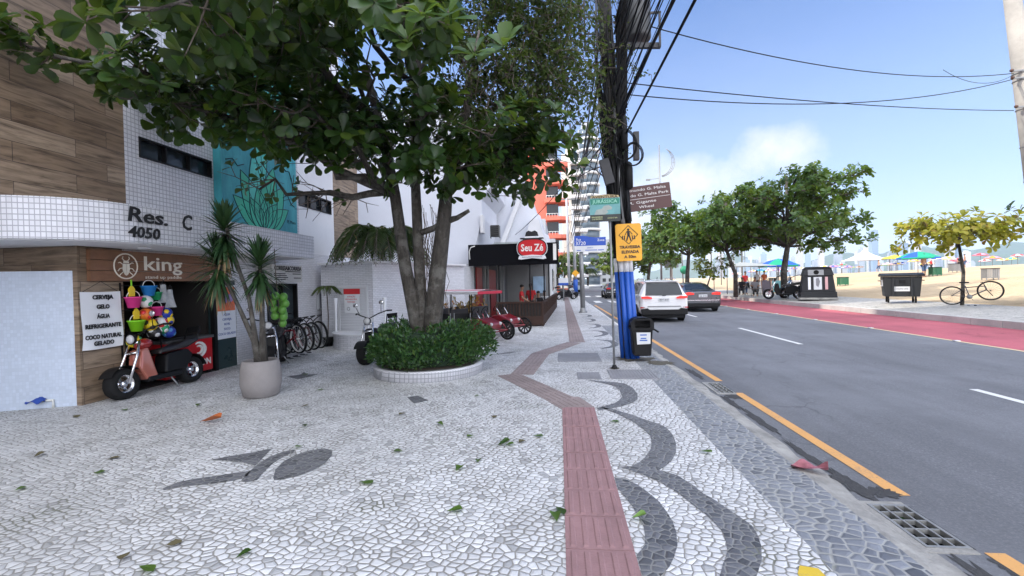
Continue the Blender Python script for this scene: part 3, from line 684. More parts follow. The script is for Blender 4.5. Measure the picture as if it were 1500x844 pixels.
tp = thing('water_tap', 'white pipe loop and blue cloth at the foot of the pale tiled wall', 'tap', (-7.52, 5.78, 0))
MB().tube([(-.2, 0, 0), (-.2, 0, .11), (.2, .1, .11), (.2, .1, 0)], .018, 8).build('pipe', mat('pvc_pipe', (.62, .62, .58), .5), tp)
MB().grid(lambda u, v: (-.13 + .26 * u, .04 + .05 * math.sin(v * 5), .155 + .02 * math.sin(u * 9 + v * 4) - .12 * abs(v - .5)), 9, 7).build('cloth', mat('blue_cloth', (.02, .06, .30), .8), tp)
# ------------------------------------------------------------------ trees and plants
def bark(name, a, b, pale):
    m = bpy.data.materials.new(name); t = NT(m); c = t.co('Object', (1, 1, .35))
    n = t.noise(c, 14, 6, .7); col = t.ramp(n, (.3, a), (.62, b))
    col = t.mix(t.ramp(t.noise(t.co(), 3.2, 6, .7), (.5, 0.), (.62, .7)), col, pale)
    t.link(col, t.p.inputs['Base Color']); t.p.inputs['Roughness'].default_value = .9; t.bump(n, .8, .03); return m
M_bark = bark('grey_brown_bark', (.022, .019, .016), (.075, .066, .056), (.15, .145, .13))
M_twig = bark('twig_bark', (.055, .042, .034), (.15, .12, .10), (.16, .14, .12))
L_dark = leafmat('broad_leaf_dark', (.007, .026, .008), (.034, .088, .018), (.16, .23, .03), .28, .33)
L_mid = leafmat('broad_leaf_green', (.028, .072, .016), (.08, .16, .028), (.26, .31, .045), .35, .38)
L_yel = leafmat('broad_leaf_yellow', (.24, .25, .02), (.50, .44, .045), (.42, .16, .05), .42, .45)
L_vine = leafmat('vine_leaf', (.020, .045, .014), (.06, .095, .028), (.12, .12, .05), .3, .45)
L_hedge = leafmat('hedge_leaf', (.012, .05, .016), (.055, .14, .04), (.20, .28, .06), .25, .35)
L_palm = leafmat('palm_leaf', (.025, .055, .02), (.07, .105, .035), (.22, .16, .07), .22, .4)

def leaf(mb, p, d, up, ln, wd, mi=0, fold=.18, droop=.2):
    """obovate leaf folded on its midrib"""
    d = d.normalized(); s = d.cross(up)
    if s.length < 1e-3: s = d.orthogonal()
    s.normalize(); n = s.cross(d)
    def q(t, w, f): return p + d * (ln * t) + s * (wd * w) + n * (ln * (fold * abs(w) - droop * t * t) + f)
    vs = [q(.0, 0, 0)]
    for t, w in ((.3, .22), (.55, .40), (.78, .5), (.93, .37)): vs += [q(t, -w, 0), q(t, 0, 0), q(t, w, 0)]
    vs.append(q(1.01, 0, 0)); fs = [(0, 2, 1), (0, 3, 2)]
    for k in (1, 4, 7): fs += [(k, k + 1, k + 4, k + 3), (k + 1, k + 2, k + 5, k + 4)]
    mb.add(vs, fs + [(10, 11, 13), (11, 12, 13)], mi, True)
def sleaf(mb, p, d, up, ln, wd, mi=0):
    d = d.normalized(); s = d.cross(up)
    if s.length < 1e-3: s = d.orthogonal()
    s.normalize(); n = s.cross(d)
    mb.add([p, p + d * ln * .5 - s * wd * .5 + n * ln * .1, p + d * ln, p + d * ln * .5 + s * wd * .5 + n * ln * .1], [(0, 3, 2), (0, 2, 1)], mi)
def rv(r, k=1): return V((r.gauss(0, k), r.gauss(0, k), r.gauss(0, k)))
def rosette(mb, r, p, d, n, ln, mi=0):
    d = d.normalized(); a = d.orthogonal().normalized(); b = d.cross(a); ph = r.random() * 6.28
    for i in range(n):
        f = ph + i * 2.4; el = r.uniform(.05, .9)
        q = (a * math.cos(f) + b * math.sin(f)) * math.cos(el) + d * math.sin(el) + rv(r, .12)
        l = ln * r.uniform(.65, 1.15)
        leaf(mb, p - d * r.uniform(0, .06), q, d + V((0, 0, .35)), l, l * r.uniform(.52, .66), mi, r.uniform(.05, .25), r.uniform(.05, .4))
def arc(a, b, lift, r, n=8, wob=.06):
    a = V(a); b = V(b); o = []
    for i in range(n + 1):
        t = i / n; p = a.lerp(b, t) + V((0, 0, lift * math.sin(math.pi * t)))
        if 0 < i < n: p += rv(r, wob)
        o.append(p)
    return o
def limb_tree(name, label, cat, base, stems, limbs, seed, leafm, nrings=7, tw=9, ln=.24, twl=(.5, 1.1), group=None, r0=.15, flat=.5, leaves=8, bm=None, inner=.35, second=None):
    """stems: list of (points, r_start, r_end); limbs: (start, end, lift, radius). Everything in coordinates relative to base."""
    r = random.Random(seed); T = thing(name, label, cat, base, 0, group)
    for i, (pts, ra, rb) in enumerate(stems):
        m = len(pts); MB().tube(pts, [ra + (rb - ra) * k / (m - 1) for k in range(m)], 12).build('trunk', bm or M_bark, T)
    tb = MB(); lv = MB()
    for st, en, lift, rad in limbs:
        pts = arc(st, en, lift, r, 9, .05 + rad * .4)
        lb = MB().tube(pts, [rad * (1 - .8 * k / 9) for k in range(10)], 7); lb.build('branch', bm or M_bark, T)
        L = (V(en) - V(st)).length
        ax = (V(en) - V(st)).normalized()
        nt = int(tw * max(1, L / 1.6))
        for k in range(nt):
            t = inner + (1 - inner) * (k + r.random()) / nt
            i = min(8, int(t * 9)); p = pts[i].lerp(pts[i + 1], t * 9 - i)
            q = rv(r); q.z *= flat; q = (q.normalized() + ax * .35 + V((0, 0, .12))).normalized()
            l = r.uniform(*twl) * (1.1 - .45 * t)
            e = p + q * l; mid = p.lerp(e, .5) + rv(r, .06)
            tb.tube([p, mid, e], [max(.008, rad * .22), .008, .005], 4, cap=False)
            rosette(lv, r, e, q + V((0, 0, .45)), leaves + r.randint(-2, 2), ln, 0)
            if l > .45:
                rosette(lv, r, mid, q + V((0, 0, .6)), leaves - 3, ln * .9, 0)
            for _ in range(r.randint(0, 2)):
                e2 = mid + (q + rv(r, .7)).normalized() * l * .5; tb.tube([mid, e2], [.007, .004], 4, cap=False); rosette(lv, r, e2, e2 - mid + V((0, 0, .3)), leaves - 2, ln * .9, 0)
    tb.build('twig', M_twig, T); tag(T.children[-1], kind='stuff')
    cr = lv.build('crown', leafm, T)
    return T
bx0, by0 = -2.5, 8.5
st = [([(-.12, 0, .1), (-.22, 0, .8), (-.42, 0, 1.9), (-.58, -.03, 3.3), (-.75, -.1, 4.4), (-1.0, -.3, 5.6)], .15, .07),
      ([(-.06, .03, .1), (-.12, .03, .9), (-.17, .05, 2.2), (-.2, .06, 3.6), (-.15, .1, 5.2), (-.05, .1, 6.6)], .13, .06),
      ([(.05, -.02, .1), (.1, 0, .9), (.22, -.02, 1.8), (.36, 0, 2.8), (.42, .03, 3.4), (.75, .15, 4.6), (1.0, .2, 5.8)], .2, .07)]
A0 = (-.6, -.03, 3.3); B0 = (-.2, .06, 3.9); C0 = (.42, .03, 3.35); A1 = (-.78, -.12, 4.6); B1 = (-.15, .1, 5.4); C1 = (.8, .15, 4.7)
lm_ = [(A0, (-3.3, -2.9, 4.3), .25, .075), (A0, (-4.3, -3.4, 4.75), .35, .08), (A1, (-4.4, -1.0, 4.75), .3, .07), (A1, (-3.0, -1.9, 5.8), .3, .06),
       (A0, (-.55, -1.3, 5.2), -.25, .075), (A1, (-1.9, -3.9, 4.7), .5, .07), (B1, (-.1, -4.4, 4.35), .9, .06), (B1, (.85, -4.2, 4.25), .9, .06), (B1, (-1.2, -4.6, 4.15), .9, .06),
       (B1, (.35, -2.6, 5.6), .4, .05), (C0, (1.9, -.4, 3.85), .25, .07), (C0, (2.75, -.5, 4.1), .35, .07), (C0, (2.2, .7, 4.1), .3, .06), (C0, (1.5, -1.3, 3.9), .25, .05), (C0, (1.9, .2, 3.3), .25, .05), (B0, (-1.2, -.9, 3.9), .2, .05), (B0, (.6, -1.6, 4.4), .2, .05), (A0, (-1.6, -2.6, 4.2), .3, .05), (A1, (-2.6, -3.3, 5.3), .4, .05), (B1, (.9, -3.2, 4.9), .5, .05), (C0, (2.5, .1, 3.7), .25, .06),
       (C0, (1.1, 2.6, 4.6), .4, .06), (B1, (-1.2, 3.4, 5.2), .5, .06), (A1, (-3.0, 2.0, 5.0), .4, .06), (B1, (-.4, -.8, 7.0), .2, .05), (A1, (-1.8, -1.9, 6.5), .3, .05),
       (B1, (.4, 1.2, 7.0), .2, .05), (A1, (-3.4, .3, 6.1), .3, .05), (A0, (-1.4, -1.6, 4.1), .2, .05), (C0, (.9, -.9, 3.5), .1, .045), (B0, (.1, -1.0, 3.5), .15, .045), (A0, (-2.0, -1.6, 4.0), .15, .05)]
near_tree = limb_tree('beach_almond_tree', 'large three-stemmed broad-leaved shade tree growing from the hedge planter on the pavement', 'tree', (bx0, by0, .1), st, lm_, 5, [L_dark], tw=12, ln=.235, leaves=8, twl=(.45, 1.15))
MB().tube([(.40, .0, 2.75), (.62, -.03, 2.80), (.85, -.02, 2.93)], [.07, .05, .035], 8).build('branch', M_bark, near_tree)
MB().tube([(-.1, .02, 2.55), (.15, 0, 2.62), (.36, 0, 2.72)], [.06, .06, .07], 8).build('branch', M_bark, near_tree)
r = random.Random(8)
pts = arc(A0, (-3.0, -.5, 3.4), -.05, r, 9, .07); MB().tube(pts, [.085 - .007 * k for k in range(10)], 7).build('branch', M_bark, near_tree)
bw = MB(); bl = MB()
for k in range(26):
    p = pts[r.randint(3, 9)]; q = (rv(r) * .6 + V((-.5, -.1, .1))).normalized(); e = p + q * r.uniform(.3, .8); m_ = p.lerp(e, .5) + rv(r, .06); bw.tube([p, m_, e], [.012, .009, .005], 4, cap=False); bw.tube([m_, m_ + (q + rv(r, .6)).normalized() * .3], [.007, .004], 4, cap=False)
    if k % 3 == 0: rosette(bl, r, e, q + V((0, 0, .4)), 5, .17)
o = bw.build('twig', M_twig, near_tree); tag(o, kind='stuff'); bl.build('crown', [L_dark], near_tree)
# bright young shoots hanging towards the viewer
r = random.Random(11); ys_ = MB(); ysb = MB()
for (x, y, z) in [(-1.15, 3.9, 4.02), (-.95, 4.1, 4.12), (-1.35, 4.15, 3.95), (-.75, 4.3, 3.86), (-1.6, 4.3, 4.2), (-.5, 4.5, 4.0), (-4.7, 4.9, 4.85), (-5.3, 5.1, 4.6), (-.1, 7.6, 3.95), (.25, 7.9, 4.1)]:
    ysb.tube([V((x, y + .3, z + .35)), V((x, y, z))], [.015, .008], 5); rosette(ys_, r, V((x, y, z)), V((0, -.5, .4)), 8, .26)
o = ys_.build('crown', [L_mid], near_tree, world=True); o = ysb.build('twig', M_twig, near_tree, world=True); tag(o, kind='stuff')

# climbing vine in the tree and over to the pole
def vine(name, label, strands, seed, ln=.075, dens=26, base=(0, 0, 0)):
    r = random.Random(seed); T = thing(name, label, 'vine', base); sb_ = MB(); lv = MB()
    for pts in strands:
        pts = [V(p) for p in pts]; sb_.tube(pts, .006, 4, cap=False)
        for a, b in zip(pts, pts[1:]):
            n = max(2, int((b - a).length * dens))
            for k in range(n):
                p = a.lerp(b, r.random()) + rv(r, .045)
                d = rv(r) + V((0, 0, -.5)); sleaf(lv, p, d, V((0, 0, 1)) + rv(r, .5), ln * r.uniform(.6, 1.3), ln * r.uniform(.45, .8))
    o = sb_.build('stem', M_twig, T, world=True); tag(o, kind='stuff'); lv.build('foliage', [L_vine], T, world=True); return T
r = random.Random(3); strands = []
for i in range(430):
    x = r.uniform(-1.9, .35); y = r.uniform(7.7, 9.6); z = r.uniform(5.0, 8.2) if x < -.3 else r.uniform(5.2, 7.9) - .4 * max(0, x)
    p = V((x, y, z)); q = [p]
    for k in range(r.randint(3, 6)): p = p + V((r.gauss(.04, .2), r.gauss(0, .16), r.gauss(-.11, .15))); q.append(p)
    strands.append(q)
for i in range(9):       # stray runners reaching for the pole
    z = r.uniform(4.7, 7.4); q = [V((.0, 8.6, z))]; L = r.uniform(.5, 1.15)
    for k in range(5): q.append(q[-1] + V((L / 5, .25, r.gauss(-.02, .08))))
    strands.append(q)
vine('climbing_vine', 'small-leaved creeper smothering the right side of the big shade tree', strands, 4, .10, 26, (-1.0, 8.6, 4.5))
dt = MB()
for i in range(90):
    p = V((r.uniform(-2.6, -.6), r.uniform(7.6, 9.2), r.uniform(4.2, 6.2))); q = [p]
    for k in range(4): q.append(q[-1] + V((r.gauss(.05, .16), r.gauss(0, .12), -r.uniform(.1, .3))))
    dt.tube(q, .007, 4, cap=False)
for i in range(26):
    p = V((r.uniform(-2.6, -2.3), 8.55, r.uniform(2.5, 3.2))); q = [p]
    for k in range(5): q.append(q[-1] + V((r.gauss(.0, .05), r.gauss(0, .03), -r.uniform(.2, .4))))
    dt.tube(q, .006, 4, cap=False)
o = dt.build('hanging_root', M_twig, near_tree, world=True); tag(o, kind='stuff')

# planter with hedge round the tree
P = thing('tree_planter', 'round white-tiled planter kerb filled with a clipped green hedge around the tree', 'planter', (-2.5, 8.5, 0))
MB().lathe([(1.02, 0), (1.03, .16), (1.04, .17), (.86, .18), (.86, .12), (0, .12)], None, 48).build('kerb_ring', M_tile, P)
MB().lathe([(.855, .17), (0, .22)], None, 32).build('soil', mat('soil', (.05, .04, .03), .95), P)
r = random.Random(9); hb = MB()
for i in range(6500):
    a = r.uniform(0, 6.283); z = r.uniform(.05, 1); rad = (1.0 + .10 * math.sin(3 * a + 1) + .06 * math.sin(7 * a)) * (1 - .28 * max(0, z - .55) ** 1.0) * (.80 + .25 * r.random() ** .5)
    hz_ = .2 + z * (.66 + .07 * math.sin(2 * a + 2) + .05 * math.sin(5 * a)); rr = rad * (r.random() ** .5 if z > .82 else 1) 
    if z < .2: rr *= .86
    p = V((rr * math.cos(a) * 1.06, rr * math.sin(a), hz_ + r.gauss(0, .025)))
    d = V((math.cos(a), math.sin(a), .6 + z)).normalized() + rv(r, .55)
    sleaf(hb, p, d, V((0, 0, 1)) + rv(r, .5), r.uniform(.06, .11), r.uniform(.035, .06))
hb.build('hedge', [L_hedge], P)
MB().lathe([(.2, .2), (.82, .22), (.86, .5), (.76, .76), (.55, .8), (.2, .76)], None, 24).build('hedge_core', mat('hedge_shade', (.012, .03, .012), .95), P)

# potted yucca
Y = thing('potted_yucca', 'three-headed yucca palm in a large grey rounded pot before the kiosk', 'potted plant', (-4.62, 6.62, 0))
MB().lathe([(.20, 0), (.25, .02), (.29, .2), (.285, .40), (.26, .54), (.235, .56), (.225, .54), (.24, .5), (0, .49)], None, 32).build('pot', mat('grey_pot_clay', (.25, .23, .225), .8, 0, .12, 3, .25, 30, dirt=.3), Y)
MB().lathe([(.235, .50), (0, .52)], None, 20).build('soil', _M['soil'], Y)
stems = [([(0, 0, .45), (-.08, -.02, .85), (-.28, -.05, 1.35), (-.52, -.08, 1.9), (-.60, -.08, 2.2)], 2.2), ([(-.02, 0, .45), (-.07, 0, .85), (-.14, -.02, 1.5), (-.32, -.05, 2.1), (-.48, -.06, 2.72)], 2.72), ([(.03, .02, .45), (.03, .03, 1.0), (.02, .04, 1.6), (.0, .05, 2.15)], 2.25)]
r = random.Random(21)
for pts, _ in stems:
    MB().tube(pts, [.075, .042, .03, .026, .025][:len(pts)], 9).build('trunk', M_bark, Y)
    hd = MB(); c = V(pts[-1])
    for i in range(190):
        t = i / 190; el = R(88 - 165 * t) + r.gauss(0, .12); a = i * 2.4 + r.gauss(0, .2); ln = r.uniform(.34, .52) * (1 if t > .1 else .85)
        d = V((math.cos(a) * math.cos(el), math.sin(a) * math.cos(el), math.sin(el))); s = d.cross(V((0, 0, 1))).normalized() if abs(d.z) < .99 else V((1, 0, 0))
        b0 = c - V((0, 0, t * .38)); g = V((0, 0, -1)) * (.05 + .22 * t); w_ = .021
        ps_ = [b0, b0 + d * ln * .35, b0 + d * ln * .7 + g * ln * .35, b0 + d * ln + g * ln]
        hd.add([ps_[0] - s * w_ * .6, ps_[0] + s * w_ * .6, ps_[1] - s * w_, ps_[1] + s * w_, ps_[2] - s * w_ * .8, ps_[2] + s * w_ * .8, ps_[3]], [(0, 1, 3, 2), (2, 3, 5, 4), (4, 5, 6)], 1 if t > .93 else 0)
    hd.build('leaf_head', [leafmat('yucca_leaf', (.012, .045, .018), (.035, .085, .03), (.07, .12, .04), .12, .4), mat('dry_leaf', (.22, .16, .08), .8)], Y)
CO = thing('coconut_bunch', 'bunch of green coconuts hanging beside the yucca', 'coconuts', (-4.95, 7.55, 1.0))
M_coco = mat('green_coconut_husk', (.10, .27, .04), .45, 0, .35, 6)
for i, (x, z) in enumerate([(0, .52), (.11, .50), (.05, .42), (-.06, .40), (.14, .38), (.03, .30), (.12, .27), (-.07, .28), (.06, .19), (-.02, .17), (.1, .15), (.04, .03)]):
    MB().ball((x, (i % 3) * .06, z), .068, 12, 0, None, (1, 1, 1.12)).build('coconut', M_coco, CO)
MB().tube([(.03, .05, 0), (.02, .05, .4), (0, .02, .9), (.0, .0, 1.35)], .008, 5).build('rope', M_twig, CO)

# feather palm on the planter bay, croton bed, small palm by the meter cabinet
def frond_plant(name, label, cat, base, n, ln, leafm, seed, lift=.5, sp=.5, lw=.025, pot=None, grp=None):
    r = random.Random(seed); T = thing(name, label, cat, base, 0, grp); fb = MB(); rb = MB()
    for i in range(n):
        a = i * 2.4 + r.gauss(0, .2); L = ln * r.uniform(.8, 1.15); up = lift * r.uniform(.4, 1.5); h = V((math.cos(a), math.sin(a), 0)); pts = []
        for k in range(9):
            t = k / 8; pts.append(h * (L * t) + V((0, 0, L * (up * t - (up + sp) * t * t))))
        rb.tube(pts, .008, 4, cap=False); s = V((-h.y, h.x, 0))
        for k in range(26):
            t = .12 + .88 * k / 26; q = min(7, int(t * 8)); p = pts[q].lerp(pts[q + 1], t * 8 - q); tg = (pts[q + 1] - pts[q]).normalized()
            for sg_ in (-1, 1):
                d = (s * sg_ * .8 + tg * .7 + V((0, 0, -.25))).normalized(); l = L * .26 * math.sin(math.pi * (.15 + .8 * t)); sleaf(fb, p, d, V((0, 0, 1)), l, lw)
    rb.build('stem', M_twig, T); fb.build('fronds', [leafm], T); return T
frond_plant('feather_palm', 'bushy feather palm with browning fronds on top of the tiled planter bay', 'palm', (-5.15, 12.85, 2.72), 64, 1.45, leafmat('cycad_leaf', (.02, .045, .02), (.05, .085, .03), (.25, .17, .08), .2, .4), 5, 1.35, .35, .04)
tp2 = frond_plant('small_palm', 'small potted palm with a thin stem beside the meter cabinet', 'palm', (-6.45, 12.15, 0), 14, .38, L_mid, 6, .8, .5)
for o in tp2.children: o.data.transform(tr(0, 0, 1.62))
MB().tube([(0, 0, .2), (.03, 0, .8), (0, 0, 1.62)], .015, 6).build('trunk', M_twig, tp2); MB().lathe([(.12, 0), (.16, .25), (.13, .25), (0, .22)], None, 16).build('pot', M_black, tp2)
r = random.Random(31)
for i, (x, y) in enumerate([(-4.0, 14.6), (-3.55, 14.3), (-3.0, 14.7), (-2.75, 15.4), (-3.3, 15.5)]):
    T = thing('croton_shrub', ['red and orange croton shrub nearest the three-stemmed trunk', 'low orange croton shrub behind the hedge', 'croton shrub with yellow-green leaves under the cart canopy', 'tall rusty croton shrub beside the red cart', 'dark red croton shrub in front of the white wall'][i], 'shrub', (x, y, 0), 0, 'croton bed behind the planter')
    fb = MB(); sb_ = MB()
    for k in range(9):
        a = r.uniform(0, 6.28); tp_ = V((.28 * math.cos(a), .28 * math.sin(a), r.uniform(.5, 1.15))); sb_.tube([(0, 0, 0), tp_], .012, 5)
        for q in range(16): sleaf(fb, V((0, 0, 0)).lerp(tp_, r.uniform(.45, 1)), rv(r) + V((0, 0, .4)), V((0, 0, 1)), r.uniform(.16, .28), r.uniform(.05, .08))
    sb_.build('stem', M_twig, T); fb.build('foliage', [leafmat('croton_leaf', (.32, .05, .015), (.42, .16, .02), (.20, .22, .03), .3) if i in (0, 1, 3) else leafmat('croton_leaf_dark', (.14, .02, .015), (.28, .18, .03), (.1, .16, .03), .3)], T)

# right-hand side trees along the promenade
def almond(name, label, base, h, rad, seed, leafm, n=11, tw=8, ln=.27, tr_=.17, layers=3, group='trees along the beach promenade', trunkbend=.2, leaves=7, htk=.36, sprd=(.02, .2)):
    r = random.Random(seed); ht = h * htk
    tp_ = [(0, 0, -.1), (r.gauss(0, .05), r.gauss(0, .05), ht * .5), (trunkbend, 0, ht), (trunkbend * 1.2, .05, h * .65), (trunkbend, 0, h * .92)]
    limbs = []
    for L in range(layers):
        z0 = ht + (h * .88 - ht) * L / layers; rr = rad * (1 - .28 * L / max(1, layers - 1)) if layers > 1 else rad
        for k in range(n - 2 * L):
            a = k * 6.283 / (n - 2 * L) + r.gauss(0, .25) + L; q = rr * r.uniform(.6, 1.08); z1 = z0 + r.uniform(*sprd) * h
            limbs.append(((trunkbend, 0, z0), (trunkbend + q * math.cos(a), q * math.sin(a), z1), r.uniform(.0, .12) * h, tr_ * .36))
    return limb_tree(name, label, 'tree', base, [(tp_, tr_, tr_ * .35)], limbs, seed, [leafm], tw=tw, ln=ln, twl=(.5, 1.2), leaves=leaves, group=group, inner=.30, flat=.45)
almond('beach_almond_tree', 'tallest spreading almond tree standing behind the black recycling bin', (13.6, 29.3, .44), 7.9, 5.0, 41, L_mid, 12, 9, .30, .21, 3, htk=.38)
almond('beach_almond_tree', 'dense almond tree with a leaning trunk beside the beach kiosk', (11.6, 31.6, .44), 6.9, 3.8, 42, L_mid, 11, 8, .30, .15, 3, trunkbend=-.5, htk=.42)
almond('beach_almond_tree', 'dark almond tree above the grey saloon, third from the right', (11.0, 41, .44), 7.6, 4.6, 43, L_mid, 10, 7, .36, .2, 3, htk=.42)
almond('beach_almond_tree', 'almond tree whose crown rises behind the yellow warning sign', (9.9, 52, .3), 7.4, 4.6, 44, L_mid, 9, 6, .42, .2, 3, htk=.42)
almond('beach_almond_tree', 'farthest dark almond tree beside the white car roof', (9.6, 66, .3), 7.4, 5, 45, L_mid, 9, 5, .5, .2, 3)
almond('young_almond_tree', 'young yellow-leaved almond tree with a bicycle leaning against it', (15.3, 19.15, .41), 3.3, 1.75, 46, L_yel, 13, 8, .25, .065, 1, 'young trees on the beach side', -.12, htk=.76, sprd=(.02, .16))
almond('beach_almond_tree', 'almond tree mostly beyond the right edge, its dark leaves crossing the concrete pole', (17.9, 16.6, .5), 4.3, 3.0, 48, L_dark, 9, 7, .26, .14, 1, htk=.68, sprd=(.0, .16))
almond('young_almond_tree', 'slim young tree with a few yellowish leaves in front of the kiosk awning', (10.3, 33, .40), 4.2, 1.5, 47, leafmat('broad_leaf_lime', (.08, .12, .02), (.17, .20, .03), None, .4), 6, 4, .28, .06, 1, 'young trees on the beach side')
# ------------------------------------------------------------------ vehicles
def wheel(T, c, r, w, spokes=5, ax=(1, 0, 0), rimm=None, name='wheel', tyre=.22, thin=False, hubr=.18):
    """rim and spokes with the tyre as a sub-part; ax is the axle direction"""
    ax = V(ax).normalized(); M = frame(c, (0, 0, 1) if abs(ax.z) < .9 else (1, 0, 0), ax.cross(V((0, 0, 1))).normalized() if abs(ax.z) < .9 else (0, 1, 0))
    # M z axis = axle
    ri = r * (1 - tyre); b = MB(); rimm = rimm or M_chrome
    if thin:
        b.tube([M @ V((ri * math.cos(a), ri * math.sin(a), 0)) for a in [i * math.pi / 16 for i in range(32)]], w * .45, 6, closed=True)
        for i in range(spokes):
            a = 2 * math.pi * i / spokes; b.tube([M @ V((r * .05 * math.cos(a + .5), r * .05 * math.sin(a + .5), (i % 2 - .5) * .04)), M @ V((ri * math.cos(a), ri * math.sin(a), 0))], .0022 if r < .5 else .004, 3, cap=False)
        b.lathe([(.018, -.04), (.018, .04)], M, 8)
    else:
        b.lathe([(ri * .92, -w * .3), (ri, -w * .42), (ri, w * .42), (ri * .92, w * .3), (ri * .9, w * .3), (ri * .9, -w * .3), (ri * .92, -w * .3)], M, 28, cap=False)
        b.lathe([(r * hubr, -w * .32), (r * hubr, w * .36), (0, w * .38)], M, 12)
        for i in range(spokes):
            a = 2 * math.pi * i / spokes; b.bar(M @ V((r * .1 * math.cos(a), r * .1 * math.sin(a), w * .22)), M @ V((ri * .94 * math.cos(a), ri * .94 * math.sin(a), w * .2)), r * .16, w * .2, 0, ax)
    o = b.build(name, rimm, T)
    t = MB(); k = (r - ri) / 2; mid = (r + ri) / 2
    t.lathe([(ri, -w * .45), (mid, -w * .52), (r - k * .3, -w * .45), (r, -w * .25), (r, w * .25), (r - k * .3, w * .45), (mid, w * .52), (ri, w * .45), (ri, -w * .45)], M, 32, cap=False)
    t.build('tyre', M_rubber, o)
    return o
def paintm(name, col, rough=.3, metal=.2, coat=1.): return mat(name, col, rough, metal, .05, 2, coat=coat)
M_lamp_red = glassy('tail_lamp_red', (.45, .01, .012), .15); M_lamp_clear = glassy('lamp_clear', (.55, .55, .56), .1)
M_platew = mat('number_plate_white', (.60, .61, .63), .4, 0, .05, 5)
def car(name, label, st, paint, loc, a=0, suv=True, plate='BEE4R21', rimm=None, lit=False):
    T = thing(name, label, 'car', loc, a)
    def sec(y):
        for s0, s1 in zip(st, st[1:]):
            if y <= s1[0]: break
        t = min(1, max(0, (y - s0[0]) / (s1[0] - s0[0]))); q = [p + (w - p) * t for p, w in zip(s0, s1)]
        _, hw, zb, hb, zt, hr, zr = q
        return [(0, zb), (hw * .88, zb), (hw * .985, zb + .10), (hw, zb + (zt - zb) * .45), (hw * .995, zt - .12), (hb, zt), (hb * .6 + hr * .4, zt + (zr - zt) * .42), (hr + .02, zr - min(.07, (zr - zt) * .3)), (hr - .07, zr - .005), (hr * .5, zr + .01), (0, zr + .015)]
    def sp(y, t, side, e=0.):
        s = sec(y); i = min(9, int(t)); f = t - i; x = s[i][0] * (1 - f) + s[i + 1][0] * f; z = s[i][1] * (1 - f) + s[i + 1][1] * f
        nx, nz = s[i + 1][1] - s[i][1], -(s[i + 1][0] - s[i][0]); L = math.hypot(nx, nz) or 1
        return V(((x + e * nx / L) * side, y, z + e * nz / L))
    ys = sorted(set([s[0] for s in st] + [st[0][0] + (st[-1][0] - st[0][0]) * i / 36 for i in range(37)]))
    b = MB(); ts = [i * .5 for i in range(21)]; ring = [(t, 1) for t in ts] + [(t, -1) for t in ts[-2:0:-1]]
    n = len(ring); b.add([sp(y, t, s) for y in ys for t, s in ring], [(j * n + i, j * n + (i + 1) % n, (j + 1) * n + (i + 1) % n, (j + 1) * n + i) for j in range(len(ys) - 1) for i in range(n)], 0, True)
    b.add([sp(ys[0], t, s) for t, s in ring], [list(range(n))[::-1]]); b.add([sp(ys[-1], t, s) for t, s in ring], [list(range(n))])
    b.build('body', paint, T)
    def patch(nm, m, y0, y1, t0, t1, sides=(1, -1), e=.006, ny=6, nt=4, skew=0):
        for s in sides:
            MB().grid(lambda u, v: sp(y0 + (y1 - y0) * u + skew * v, t0 + (t1 - t0) * v, s, e), ny, nt).build(nm, m, T)
    L0 = st[0][0]; r_ = .345 if suv else .33
    if suv:
        rw = MB(); rw.grid(lambda u, v: V(((2 * u - 1) * (.70 - .1 * v), -2.20 + .33 * v - .02 * (1 - (2 * u - 1) ** 2), 1.06 + .46 * v)), 9, 5); rw.build('rear_window', M_glass, T)
        MB().prism([(-.66, -1.83), (.66, -1.83), (.62, -1.62), (-.62, -1.62)], 1.555, 1.615).build('spoiler', paint, T) if False else None
        sp_ = MB().bx(-.64, .64, -1.92, -1.62, 1.565, 1.60); sp_.build('spoiler', paint, T, bevel=.015)
        patch('side_window', M_glass, -1.7, -1.05, 5.25, 6.9); patch('side_window', M_glass, -.98, -.05, 5.2, 6.9); patch('side_window', M_glass, .02, .95, 5.2, 6.9, skew=-.3)
        patch('windscreen', M_glass, .56, 1.2, 7.2, 10, e=.008)
        for s in (-1, 1):
            rl_ = MB().tube([(s * .60, -1.5, 1.62), (s * .60, -1.35, 1.69), (s * .60, .2, 1.70), (s * .60, .4, 1.66)], .018, 6); rl_.build('roof_rail', M_chrome, T)
            lb = MB().prism([(s * .46, .915), (s * .84, .93), (s * .87, 1.01), (s * .62, 1.02), (s * .46, .975)], 0, .05, frame((0, -2.22, 0), (1, 0, 0), (0, 0, 1))); lb.build('tail_lamp', M_lamp_red if not lit else mat('tail_lamp_lit', (.9, .03, .02), .3, emit=.35), T, bevel=.008)
            MB().bx(s * .80 - .09, s * .80 + .09, -2.2, -2.17, .56, .60).build('reflector', M_lamp_red, T)
        MB().prism([(-.86, .30), (.86, .30), (.87, .52), (.62, .56), (.55, .50), (-.55, .50), (-.62, .56), (-.87, .52)], 0, .12, frame((0, -2.14, 0), (1, 0, 0), (0, 0, 1))).build('rear_bumper', M_black, T, bevel=.02)
        MB().prism([(-.64, .60), (.64, .60), (.60, .64), (-.60, .64)], 0, .012, frame((0, -2.203, 0), (1, 0, 0), (0, 0, 1))).build('tailgate_crease', M_steel, T)
        pz, py = .88, -2.215
        MB().tube([(0, -.9, 1.66), (0, -.98, 1.76)], .012, 6).build('aerial', M_black, T)
        wy = (1.32, -1.30)
        MB().prism([(-.07, 1.03), (.07, 1.03), (.07, 1.05), (-.07, 1.05)], 0, .01, frame((0, -2.215, 0), (1, 0, 0), (0, 0, 1))).build('badge', M_black, T)
    else:
        patch('rear_window', M_glass, -1.65, -1.05, 7.1, 10, e=.008)
